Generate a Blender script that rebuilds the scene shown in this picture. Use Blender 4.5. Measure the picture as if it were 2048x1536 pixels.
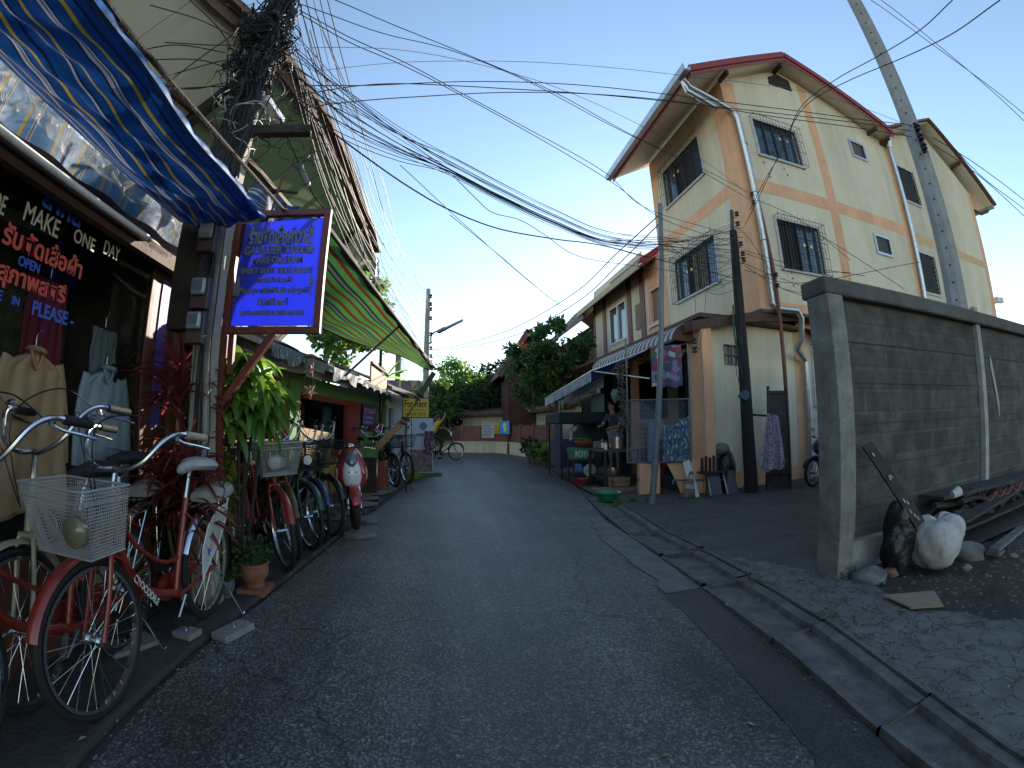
import bpy, bmesh, math, random
import numpy as np
from mathutils import Vector, Matrix
random.seed(7)
sc = bpy.context.scene
for o in list(bpy.data.objects): bpy.data.objects.remove(o)
R = math.radians
# ---------------------------------------------------------------- camera (wide action-camera lens)
CF, CA = 880., .065
PITCH, ROLL, YAW, CH = R(5.6), R(-0.2), R(9.2), 1.35
_up = np.array([math.sin(ROLL)*math.cos(PITCH), math.cos(ROLL)*math.cos(PITCH), -math.sin(PITCH)])
_fw = np.array([0, 0, -1.]); _fh = _fw-_up*(_fw@_up); _fh /= np.linalg.norm(_fh); _rt = np.cross(_fh, _up)
_Y = _fh*math.cos(YAW)-_rt*math.sin(YAW); _X = np.cross(_Y, _up)
CM = np.array([_X, _Y, _up])
cam = bpy.data.cameras.new('camera'); camo = bpy.data.objects.new('camera', cam); sc.collection.objects.link(camo)
sc.camera = camo
cam.type = 'PANO'; cam.panorama_type = 'FISHEYE_LENS_POLYNOMIAL'
cam.sensor_width = 36; cam.sensor_height = 27; cam.sensor_fit = 'HORIZONTAL'
_th = np.linspace(0, 1.45, 300); _r = CF*(_th+CA*_th**3)*36/2048
_c = np.linalg.lstsq(np.array([_r, _r**2, _r**3, _r**4]).T, _th, rcond=None)[0]
cam.fisheye_polynomial_k0 = 0
for _i in range(4): setattr(cam, 'fisheye_polynomial_k%d' % (_i+1), -float(_c[_i]))
cam.fisheye_fov = math.pi; cam.clip_start = .05; cam.clip_end = 3000
_m = Matrix(CM.tolist()).to_4x4(); _m.translation = Vector((0, 0, CH)); camo.matrix_world = _m
# ---------------------------------------------------------------- sky and sun
SUN_EL, SUN_AZ = 18.5, 28.
w = bpy.data.worlds.new("World"); sc.world = w; w.use_nodes = True
nt = w.node_tree; sky = nt.nodes.new('ShaderNodeTexSky'); sky.sky_type = 'NISHITA'; sky.sun_disc = False
sky.sun_elevation = R(SUN_EL); sky.sun_rotation = R(SUN_AZ); sky.air_density = 1.0; sky.dust_density = .05; sky.ozone_density = 1.8
_t = nt.nodes.new('ShaderNodeMix'); _t.data_type = 'RGBA'; _t.blend_type = 'MULTIPLY'; _t.inputs[0].default_value = 1; _t.inputs[7].default_value = (1.10, 1.04, .95, 1)  # camera white balance for open shade
nt.links.new(sky.outputs[0], _t.inputs[6]); nt.links.new(_t.outputs[2], nt.nodes['Background'].inputs[0]); nt.nodes['Background'].inputs[1].default_value = .15
sl = bpy.data.lights.new('sun', 'SUN'); sl.energy = 4.6; sl.angle = R(.55); sl.color = (1, .90, .76)
so = bpy.data.objects.new('sun', sl); sc.collection.objects.link(so)
_sd = Vector((math.sin(R(SUN_AZ))*math.cos(R(SUN_EL)), math.cos(R(SUN_AZ))*math.cos(R(SUN_EL)), math.sin(R(SUN_EL))))
so.rotation_euler = _sd.to_track_quat('Z', 'Y').to_euler(); so.location = (20, 40, 30)
sc.view_settings.view_transform = 'Standard'; sc.view_settings.look = 'None'; sc.view_settings.gamma = 1
sc.view_settings.exposure = 1.1
sc.cycles.max_bounces = 7; sc.cycles.diffuse_bounces = 3; sc.cycles.glossy_bounces = 3; sc.cycles.transmission_bounces = 6
sc.cycles.transparent_max_bounces = 12; sc.cycles.caustics_reflective = False; sc.cycles.caustics_refractive = False
sc.cycles.use_denoising = True; sc.cycles.sample_clamp_indirect = 6
# ---------------------------------------------------------------- survey of the place: sight line -> real plane
def ray(px, py):
    x = px-1024; y = -(py-768); r = math.hypot(x, y); th = r/CF
    for _ in range(20): th -= (CF*(th+CA*th**3)-r)/(CF*(1+3*CA*th*th))
    if r < 1e-6: return Vector((CM@np.array([0, 0, -1.])).tolist())
    return Vector((CM@np.array([x/r*math.sin(th), y/r*math.sin(th), -math.cos(th)])).tolist())
_O = Vector((0, 0, CH))
def G(px, py, z=0): d = ray(px, py); return _O+d*((z-CH)/d.z)
def AX(px, py, x): d = ray(px, py); return _O+d*(x/d.x)
def AY(px, py, y): d = ray(px, py); return _O+d*(y/d.y)
def AR(px, py, r): d = ray(px, py); return _O+d*(r/math.hypot(d.x, d.y))
class Wall:  # a vertical plane through two ground points; u runs along it, z up, n towards the viewer
    def __init__(s, a, b):
        s.a = Vector((a[0], a[1], 0)); s.d = (Vector((b[0], b[1], 0))-s.a); s.L = s.d.length; s.d.normalize()
        s.n = Vector((s.d.y, -s.d.x, 0))
        if s.n.dot(s.a) > 0: s.n = -s.n
    def uz(s, px, py):
        d = ray(px, py); t = (s.a-_O).dot(s.n)/d.dot(s.n); p = _O+d*t
        return (p-s.a).dot(s.d), p.z
    def P(s, u, z, off=0): return s.a+s.d*u+s.n*off+Vector((0, 0, z))
    def at(s, px, py, off=0):
        u, z = s.uz(px, py); return s.P(u, z, off)
# ---------------------------------------------------------------- object helpers
WORLD = {}
def link(o, parent=None):
    sc.collection.objects.link(o)
    if parent:
        o.parent = parent
        if parent.name in WORLD: o.matrix_parent_inverse = Matrix.Translation(-WORLD[parent.name])
    return o
def wthing(name, label, cat, loc, group=None):  # its parts are measured in place
    o = thing(name, label, cat, loc, group=group); WORLD[o.name] = Vector(loc); return o
def tag(o, label=None, cat=None, group=None, kind=None):
    if label: o['label'] = label
    if cat: o['category'] = cat; o['kind'] = 'thing'
    if group: o['group'] = group
    if kind: o['kind'] = kind
    return o
def thing(name, label, cat, loc=(0, 0, 0), rz=0, group=None, rx=0, ry=0):
    o = bpy.data.objects.new(name, None); link(o); o.location = loc; o.rotation_euler = (rx, ry, rz); o.empty_display_size = .1
    return tag(o, label, cat, group)
def copy_tree(o, parent=None):
    c = o.copy(); sc.collection.objects.link(c); c.parent = parent
    if parent: c.matrix_parent_inverse = o.matrix_parent_inverse.copy()
    for ch in kids.get(o.name, []): kids.setdefault(c.name, []).append(copy_tree(ch, c))
    return c
kids = {}
class MB:
    def __init__(s): s.v = []; s.f = []; s.uv = {}
    def add(s, vs, fs, uvs=None):
        n = len(s.v); s.v += [tuple(v) for v in vs]
        for k, f in enumerate(fs):
            if uvs: s.uv[len(s.f)] = uvs[k]
            s.f.append(tuple(i+n for i in f))
        return s
    def box(s, a, b):  # min/max corners
        x0, y0, z0 = a; x1, y1, z1 = b
        return s.add([(x0,y0,z0),(x1,y0,z0),(x1,y1,z0),(x0,y1,z0),(x0,y0,z1),(x1,y0,z1),(x1,y1,z1),(x0,y1,z1)],
                     [(0,3,2,1),(4,5,6,7),(0,1,5,4),(1,2,6,5),(2,3,7,6),(3,0,4,7)])
    def hexa(s, p): # 8 points bottom 4, top 4
        return s.add(p, [(0,3,2,1),(4,5,6,7),(0,1,5,4),(1,2,6,5),(2,3,7,6),(3,0,4,7)])
    def bar(s, a, b, w, h, up=(0, 0, 1)):  # rectangular bar from a to b
        a = Vector(a); b = Vector(b); d = (b-a).normalized(); u = Vector(up)
        if abs(d.dot(u)) > .99: u = Vector((0, 1, 0)) if abs(d.y) < .9 else Vector((1, 0, 0))
        sx = d.cross(u).normalized()*(w/2); sz = sx.cross(d).normalized()*(h/2)
        return s.hexa([a-sx-sz, a+sx-sz, b+sx-sz, b-sx-sz, a-sx+sz, a+sx+sz, b+sx+sz, b-sx+sz])
    def slab(s, pts, t):  # polygon extruded by vector t
        t = Vector(t); n = len(pts); pts = [Vector(p) for p in pts]
        fs = [tuple(range(n))[::-1], tuple(range(n, 2*n))]+[(i, (i+1) % n, (i+1) % n+n, i+n) for i in range(n)]
        return s.add(pts+[p+t for p in pts], fs)
    def wslab(s, W, pts, o0, o1):  # (u,z) polygon on a Wall between two offsets
        return s.slab([W.P(u, z, o0) for u, z in pts], W.n*(o1-o0))
    def wbox(s, W, u0, u1, z0, z1, o0, o1):
        return s.wslab(W, [(u0, z0), (u1, z0), (u1, z1), (u0, z1)], o0, o1)
    def tube(s, pts, r, n=6, cap=True):
        pts = [Vector(p) for p in pts]; m = len(pts); rs = r if isinstance(r, (list, tuple)) else [r]*m
        vs = []; u = None
        for i, p in enumerate(pts):
            d = (pts[min(i+1, m-1)]-pts[max(i-1, 0)])
            if d.length < 1e-9: d = Vector((0, 0, 1))
            d.normalize()
            if u is None:
                u = Vector((0, 0, 1)) if abs(d.z) < .9 else Vector((1, 0, 0))
            u = (u-d*u.dot(d))
            if u.length < 1e-6: u = d.orthogonal()
            u.normalize(); w_ = d.cross(u)
            for k in range(n):
                a = 2*math.pi*k/n; vs.append(p+(u*math.cos(a)+w_*math.sin(a))*rs[i])
        fs = [(i*n+k, i*n+(k+1) % n, (i+1)*n+(k+1) % n, (i+1)*n+k) for i in range(m-1) for k in range(n)]
        if cap: fs += [tuple(range(n))[::-1], tuple(range((m-1)*n, m*n))]
        return s.add(vs, fs)
    def lathe(s, prof, n=20, loc=(0, 0, 0), axis=None):  # prof [(r,z)]
        L = Vector(loc); q = Vector(axis).to_track_quat('Z', 'Y') if axis else None
        vs = []
        for r, z in prof:
            for k in range(n):
                a = 2*math.pi*k/n; p = Vector((r*math.cos(a), r*math.sin(a), z))
                if q: p = q@p
                vs.append(p+L)
        m = len(prof)
        fs = [(i*n+k, i*n+(k+1) % n, (i+1)*n+(k+1) % n, (i+1)*n+k) for i in range(m-1) for k in range(n)]
        fs += [tuple(range(n))[::-1], tuple(range((m-1)*n, m*n))]
        return s.add(vs, fs)
    def ball(s, c, r, nu=12, nv=8, f=None):
        c = Vector(c); r = (r, r, r) if not hasattr(r, '__len__') else r
        vs = []
        for i in range(nv+1):
            t = math.pi*i/nv
            for k in range(nu):
                a = 2*math.pi*k/nu; d = Vector((math.sin(t)*math.cos(a), math.sin(t)*math.sin(a), math.cos(t)))
                m = f(d) if f else 1
                vs.append(c+Vector((d.x*r[0]*m, d.y*r[1]*m, d.z*r[2]*m)))
        return s.add(vs, [(i*nu+k, (i+1)*nu+k, (i+1)*nu+(k+1) % nu, i*nu+(k+1) % nu) for i in range(nv) for k in range(nu)])
    def ring(s, c, rad, r, axis=(0, 1, 0), n=36, m=8, a0=0, a1=2*math.pi, prof=None):
        c = Vector(c); q = Vector(axis).to_track_quat('Z', 'Y'); full = abs(a1-a0) > 6.28
        cnt = n if full else n+1; vs = []
        prof = prof or [(math.cos(2*math.pi*j/m)*r, math.sin(2*math.pi*j/m)*r) for j in range(m)]; m = len(prof)
        for i in range(cnt):
            a = a0+(a1-a0)*i/n
            for pr, pz in prof:
                vs.append(c+q@Vector(((rad+pr)*math.cos(a), (rad+pr)*math.sin(a), pz)))
        fs = []
        for i in range(n):
            i2 = (i+1) % cnt if full else i+1
            for j in range(m): fs.append((i*m+j, i2*m+j, i2*m+(j+1) % m, i*m+(j+1) % m))
        return s.add(vs, fs)
    def grid(s, fn, nu, nv):
        vs = [fn(i/nu, j/nv) for j in range(nv+1) for i in range(nu+1)]; k = nu+1
        fs = []; uv = []
        for j in range(nv):
            for i in range(nu):
                fs.append((j*k+i, j*k+i+1, (j+1)*k+i+1, (j+1)*k+i))
                uv.append([(i/nu, j/nv), ((i+1)/nu, j/nv), ((i+1)/nu, (j+1)/nv), (i/nu, (j+1)/nv)])
        return s.add(vs, fs, uv)
    def build(s, name, m, parent=None, smooth=False, solid=0, bevel=0):
        me = bpy.data.meshes.new(name); me.from_pydata(s.v, [], s.f); me.update()
        if s.uv:
            l = me.uv_layers.new(name='UVMap')
            for fi, u in s.uv.items():
                for li, c in zip(me.polygons[fi].loop_indices, u): l.data[li].uv = c
        if m: me.materials.append(m)
        bm = bmesh.new(); bm.from_mesh(me); bmesh.ops.recalc_face_normals(bm, faces=bm.faces); bm.to_mesh(me); bm.free()
        if smooth:
            me.polygons.foreach_set('use_smooth', [True]*len(me.polygons))
            try: me.set_sharp_from_angle(angle=R(40))
            except Exception: pass
        o = bpy.data.objects.new(name, me); link(o, parent)
        if parent is not None: kids.setdefault(parent.name, []).append(o)
        if bevel:
            b = o.modifiers.new('b', 'BEVEL'); b.width = bevel; b.segments = 2; b.limit_method = 'ANGLE'
        if solid:
            b = o.modifiers.new('s', 'SOLIDIFY'); b.thickness = solid
        return o
# ---------------------------------------------------------------- procedural materials
MATS = {}
def mat(name, col, rough=.6, metal=0., var=.18, scale=6., bump=.0, bscale=None, col2=None, trans=0, coat=0, spec=.5, alpha=1, dirt=0):
    if name in MATS: return MATS[name]
    m = bpy.data.materials.new(name); m.use_nodes = True; n = m.node_tree.nodes; l = m.node_tree.links; b = n['Principled BSDF']
    b.inputs['Roughness'].default_value = rough; b.inputs['Metallic'].default_value = metal
    b.inputs['Coat Weight'].default_value = coat; b.inputs['Specular IOR Level'].default_value = spec
    b.inputs['Alpha'].default_value = alpha
    tc = n.new('ShaderNodeTexCoord'); nz = n.new('ShaderNodeTexNoise'); nz.inputs['Scale'].default_value = scale
    nz.inputs['Detail'].default_value = 6; nz.inputs['Roughness'].default_value = .65
    l.new(tc.outputs['Object'], nz.inputs['Vector'])
    cr = n.new('ShaderNodeValToRGB'); e = cr.color_ramp.elements
    c2 = col2 or tuple(c*(1-var) for c in col)
    c1 = col if col2 else tuple(min(1, c*(1+var*.6)) for c in col)
    e[0].position = .32; e[1].position = .68; e[0].color = (*c2, 1); e[1].color = (*c1, 1)
    l.new(nz.outputs['Fac'], cr.inputs[0]); out = cr.outputs[0]
    if dirt:
        n2 = n.new('ShaderNodeTexNoise'); n2.inputs['Scale'].default_value = scale*.35; n2.inputs['Detail'].default_value = 8
        n2.inputs['Roughness'].default_value = .75; mp = n.new('ShaderNodeMapping'); mp.inputs['Scale'].default_value = (1.3, 1.3, .16)
        l.new(tc.outputs['Object'], mp.inputs[0]); l.new(mp.outputs[0], n2.inputs['Vector'])
        r2 = n.new('ShaderNodeValToRGB'); r2.color_ramp.elements[0].position = .44; r2.color_ramp.elements[1].position = .68
        l.new(n2.outputs['Fac'], r2.inputs[0]); mx = n.new('ShaderNodeMix'); mx.data_type = 'RGBA'; mx.blend_type = 'MULTIPLY'
        mm = n.new('ShaderNodeMath'); mm.operation = 'MULTIPLY'; mm.inputs[1].default_value = dirt; l.new(r2.outputs[0], mm.inputs[0])
        l.new(mm.outputs[0], mx.inputs[0]); l.new(out, mx.inputs[6]); mx.inputs[7].default_value = (.35, .31, .26, 1); out = mx.outputs[2]
    l.new(out, b.inputs['Base Color'])
    rr = n.new('ShaderNodeMapRange'); rr.inputs[3].default_value = max(0, rough-.08); rr.inputs[4].default_value = min(1, rough+.1)
    l.new(nz.outputs['Fac'], rr.inputs[0]); l.new(rr.outputs[0], b.inputs['Roughness'])
    if bump:
        n3 = n.new('ShaderNodeTexNoise'); n3.inputs['Scale'].default_value = bscale or scale*6; n3.inputs['Detail'].default_value = 5
        l.new(tc.outputs['Object'], n3.inputs['Vector']); bp = n.new('ShaderNodeBump'); bp.inputs['Strength'].default_value = bump
        bp.inputs['Distance'].default_value = .02; l.new(n3.outputs['Fac'], bp.inputs['Height']); l.new(bp.outputs[0], b.inputs['Normal'])
    if trans:
        tr = n.new('ShaderNodeBsdfTranslucent'); l.new(out, tr.inputs[0]); mx = n.new('ShaderNodeMixShader'); mx.inputs[0].default_value = trans
        l.new(b.outputs[0], mx.inputs[1]); l.new(tr.outputs[0], mx.inputs[2]); l.new(mx.outputs[0], n['Material Output'].inputs[0])
    MATS[name] = m; return m
def stripes(name, cols, along='u', rep=1, rough=.6, trans=.4, wob=.0):
    """woven stripes: cols = [(position, rgb)...] over the cloth's own UV"""
    m = mat(name, (1, 1, 1), rough, var=.12, scale=10, trans=trans); n = m.node_tree.nodes; l = m.node_tree.links
    uv = n.new('ShaderNodeTexCoord'); sp = n.new('ShaderNodeSeparateXYZ'); l.new(uv.outputs['UV'], sp.inputs[0])
    mu = n.new('ShaderNodeMath'); mu.operation = 'MULTIPLY'; mu.inputs[1].default_value = rep; l.new(sp.outputs['X' if along == 'u' else 'Y'], mu.inputs[0])
    fr = n.new('ShaderNodeMath'); fr.operation = 'FRACT'; l.new(mu.outputs[0], fr.inputs[0])
    cr = n.new('ShaderNodeValToRGB'); cr.color_ramp.interpolation = 'CONSTANT'; el = cr.color_ramp.elements
    while len(el) < len(cols): el.new(.5)
    for e, (p, c) in zip(el, sorted(cols)): e.position = p; e.color = (*c, 1)
    for e, (p, c) in zip(el, sorted(cols)): e.position = p; e.color = (*c, 1)
    l.new(fr.outputs[0], cr.inputs[0])
    old = [x for x in n if x.bl_idname == 'ShaderNodeValToRGB'][0]; mx = n.new('ShaderNodeMix'); mx.data_type = 'RGBA'; mx.blend_type = 'MULTIPLY'; mx.inputs[0].default_value = 1
    l.new(old.outputs[0], mx.inputs[6]); l.new(cr.outputs[0], mx.inputs[7])
    l.new(mx.outputs[2], n['Principled BSDF'].inputs['Base Color'])
    for x in n:
        if x.bl_idname == 'ShaderNodeBsdfTranslucent': l.new(mx.outputs[2], x.inputs[0])
    return m
def leafmat(name, c1, c2, trans=.35, rough=.45):
    if name in MATS: return MATS[name]
    m = bpy.data.materials.new(name); m.use_nodes = True; n = m.node_tree.nodes; l = m.node_tree.links; b = n['Principled BSDF']
    b.inputs['Roughness'].default_value = rough
    g = n.new('ShaderNodeNewGeometry'); cr = n.new('ShaderNodeValToRGB'); e = cr.color_ramp.elements
    e[0].color = (*c1, 1); e[1].color = (*c2, 1); l.new(g.outputs['Random Per Island'], cr.inputs[0]); l.new(cr.outputs[0], b.inputs['Base Color'])
    tr = n.new('ShaderNodeBsdfTranslucent'); hs = n.new('ShaderNodeHueSaturation'); hs.inputs['Value'].default_value = 2.2; hs.inputs['Hue'].default_value = .485
    l.new(cr.outputs[0], hs.inputs['Color']); l.new(hs.outputs[0], tr.inputs[0])
    mx = n.new('ShaderNodeMixShader'); mx.inputs[0].default_value = trans
    l.new(b.outputs[0], mx.inputs[1]); l.new(tr.outputs[0], mx.inputs[2]); l.new(mx.outputs[0], n['Material Output'].inputs[0])
    MATS[name] = m; return m
def glassmat(name, tint=(1, 1, 1), refl=.12, rough=.03, clear=.9):
    if name in MATS: return MATS[name]
    m = bpy.data.materials.new(name); m.use_nodes = True; n = m.node_tree.nodes; l = m.node_tree.links
    n.remove(n['Principled BSDF']); t = n.new('ShaderNodeBsdfTransparent'); t.inputs[0].default_value = (*[c*clear for c in tint], 1)
    g = n.new('ShaderNodeBsdfGlossy'); g.inputs['Roughness'].default_value = rough
    fr = n.new('ShaderNodeLayerWeight'); fr.inputs[0].default_value = refl; mx = n.new('ShaderNodeMixShader')
    l.new(fr.outputs['Fresnel'], mx.inputs[0]); l.new(t.outputs[0], mx.inputs[1]); l.new(g.outputs[0], mx.inputs[2]); l.new(mx.outputs[0], n['Material Output'].inputs[0])
    MATS[name] = m; return m
M = dict(
 cream=mat('cream_render', (.72, .615, .45), .85, var=.08, scale=1.2, bump=.12, bscale=40, dirt=.42),
 orange=mat('orange_paint', (.82, .44, .25), .8, var=.10, scale=3, bump=.1, bscale=60, dirt=.4),
 red=mat('red_paint', (.30, .035, .022), .5, var=.25, scale=9, bump=.08, dirt=.25),
 dkred=mat('dark_red_paint', (.16, .03, .022), .6, var=.3, scale=6, dirt=.3),
 green=mat('green_paint', (.13, .30, .06), .6, var=.2, scale=5, dirt=.35),
 yellow=mat('yellow_boards', (.50, .27, .05), .65, var=.2, scale=5, dirt=.4),
 brown=mat('brown_wood', (.085, .038, .022), .7, var=.35, scale=7, bump=.25),
 wood=mat('raw_wood', (.30, .18, .10), .75, var=.3, scale=9, bump=.25, dirt=.3),
 dkwood=mat('old_dark_wood', (.035, .026, .020), .85, var=.5, scale=12, bump=.5),
 conc=mat('concrete', (.25, .245, .23), .9, var=.2, scale=5, bump=.35, bscale=50, dirt=.3),
 dkconc=mat('damp_concrete', (.13, .128, .118), .9, var=.3, scale=4, bump=.4, bscale=45, dirt=.45),
 steel=mat('galvanised_steel', (.52, .54, .56), .35, .85, var=.2, scale=14),
 chrome=mat('chrome', (.62, .63, .65), .2, 1., var=.1, scale=20),
 blackm=mat('black_metal', (.012, .012, .013), .45, .2, var=.3),
 rubber=mat('rubber', (.012, .012, .012), .75, var=.4, scale=30, bump=.1),
 cable=mat('black_cable', (.012, .012, .014), .6, var=.3),
 greyc=mat('grey_cable', (.12, .12, .125), .6, var=.3),
 bikered=mat('bike_red', (.25, .024, .012), .32, .1, var=.18, scale=12, coat=.5, dirt=.2),
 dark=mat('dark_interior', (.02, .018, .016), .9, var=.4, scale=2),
 white=mat('white_paint', (.72, .72, .70), .55, var=.06, scale=5, dirt=.15),
 vinyl=mat('white_vinyl', (.40, .385, .36), .4, var=.15, scale=14, dirt=.25),
 terra=mat('terracotta', (.26, .105, .055), .85, var=.25, scale=12, bump=.2, dirt=.3),
 stone=mat('paving_stone', (.17, .165, .15), .9, var=.3, scale=7, bump=.5, bscale=40, dirt=.3),
 glass=glassmat('window_glass', (.92, .95, .95), .12),
 dkglass=mat('dark_window_glass', (.02, .03, .035), .06, var=.1, spec=.8),
)
def text(body, size, m, W=None, u=0, z=0, off=0, parent=None, name='lettering', mirror=False, thick=.002, matrix=None, align='LEFT', bold=0, sx=1, shear=0):
    cu = bpy.data.curves.new(name, 'FONT'); cu.body = body; cu.size = size; cu.extrude = thick/2; cu.align_x = align; cu.offset = bold; cu.shear = shear
    t = bpy.data.objects.new('tmp', cu); sc.collection.objects.link(t)
    me = bpy.data.meshes.new_from_object(t.evaluated_get(bpy.context.evaluated_depsgraph_get())); bpy.data.objects.remove(t)
    me.name = name; me.materials.clear(); me.materials.append(m)
    if W is not None:
        ex = W.d if W.d.cross(Vector((0, 0, 1))).dot(W.n) > 0 else -W.d   # reading direction as seen from the viewer's side
        if mirror: ex = -ex
        mm = Matrix(((ex.x*sx, 0, W.n.x, 0), (ex.y*sx, 0, W.n.y, 0), (0, 1, 0, 0), (0, 0, 0, 1)))
        mm.translation = W.P(u, z, off)
    else: mm = matrix
    me.transform(mm); o = bpy.data.objects.new(name, me); link(o, parent)
    if parent is not None: kids.setdefault(parent.name, []).append(o)
    return o
def holes(mb, W, u0, u1, z0, z1, rects, t=.16):
    """wall sheet with real openings; t = reveal depth behind the face"""
    us = sorted({u0, u1, *[r[0] for r in rects], *[r[1] for r in rects]}); zs = sorted({z0, z1, *[r[2] for r in rects], *[r[3] for r in rects]})
    for a, b in zip(us, us[1:]):
        for c, d in zip(zs, zs[1:]):
            mu, mz = (a+b)/2, (c+d)/2
            if any(r[0] < mu < r[1] and r[2] < mz < r[3] for r in rects): continue
            mb.add([W.P(a, c), W.P(b, c), W.P(b, d), W.P(a, d)], [(0, 1, 2, 3)])
    for a, b, c, d in rects:
        for p, q in (((a, c), (b, c)), ((b, c), (b, d)), ((b, d), (a, d)), ((a, d), (a, c))):
            mb.add([W.P(*p), W.P(*q), W.P(*q, -t), W.P(*p, -t)], [(0, 1, 2, 3)])
def arc(c, r, a0, a1, n, ax=(1, 0, 0), ay=(0, 0, 1)):
    c = Vector(c); ax = Vector(ax); ay = Vector(ay)
    return [c+ax*(r*math.cos(a0+(a1-a0)*i/n))+ay*(r*math.sin(a0+(a1-a0)*i/n)) for i in range(n+1)]
def bez(pts, n=16):
    """smooth curve through points (Catmull-Rom)"""
    P = [Vector(p) for p in pts]; P = [P[0]*2-P[1]]+P+[P[-1]*2-P[-2]]; out = []
    for i in range(1, len(P)-2):
        for k in range(n):
            t = k/n; a, b, c, d = P[i-1:i+3]
            out.append(.5*((2*b)+(c-a)*t+(2*a-5*b+4*c-d)*t*t+(3*b-a-3*c+d)*t**3))
    out.append(P[-2]); return out
def leaves(mb, centers, n, size, rnd, droop=.3, elong=3., shell=.55):
    for _ in range(n):
        c, r = rnd.choices(centers, weights=[q[1][0]*q[1][1]*q[1][2] for q in centers])[0]
        d = Vector((rnd.gauss(0, 1), rnd.gauss(0, 1), rnd.gauss(0, 1))).normalized(); k = (shell+(1-shell)*rnd.random())*(1+.12*math.sin(d.x*7+c[0]*3)*math.sin(d.z*6+c[1]))
        p = Vector(c)+Vector((d.x*r[0]*k, d.y*r[1]*k, d.z*r[2]*k))
        s = size*(.6+.8*rnd.random()); a = (d+Vector((rnd.gauss(0, .6), rnd.gauss(0, .6), rnd.gauss(0, .5)-droop))).normalized()
        b = a.cross(Vector((rnd.gauss(0, 1), rnd.gauss(0, 1), rnd.gauss(0, 1)))).normalized()*s/elong*.6; nrm = a.cross(b).normalized()*s*.1
        mb.add([p, p+a*s*.5+b+nrm, p+a*s, p+a*s*.5-b+nrm], [(0, 1, 2, 3)])
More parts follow.
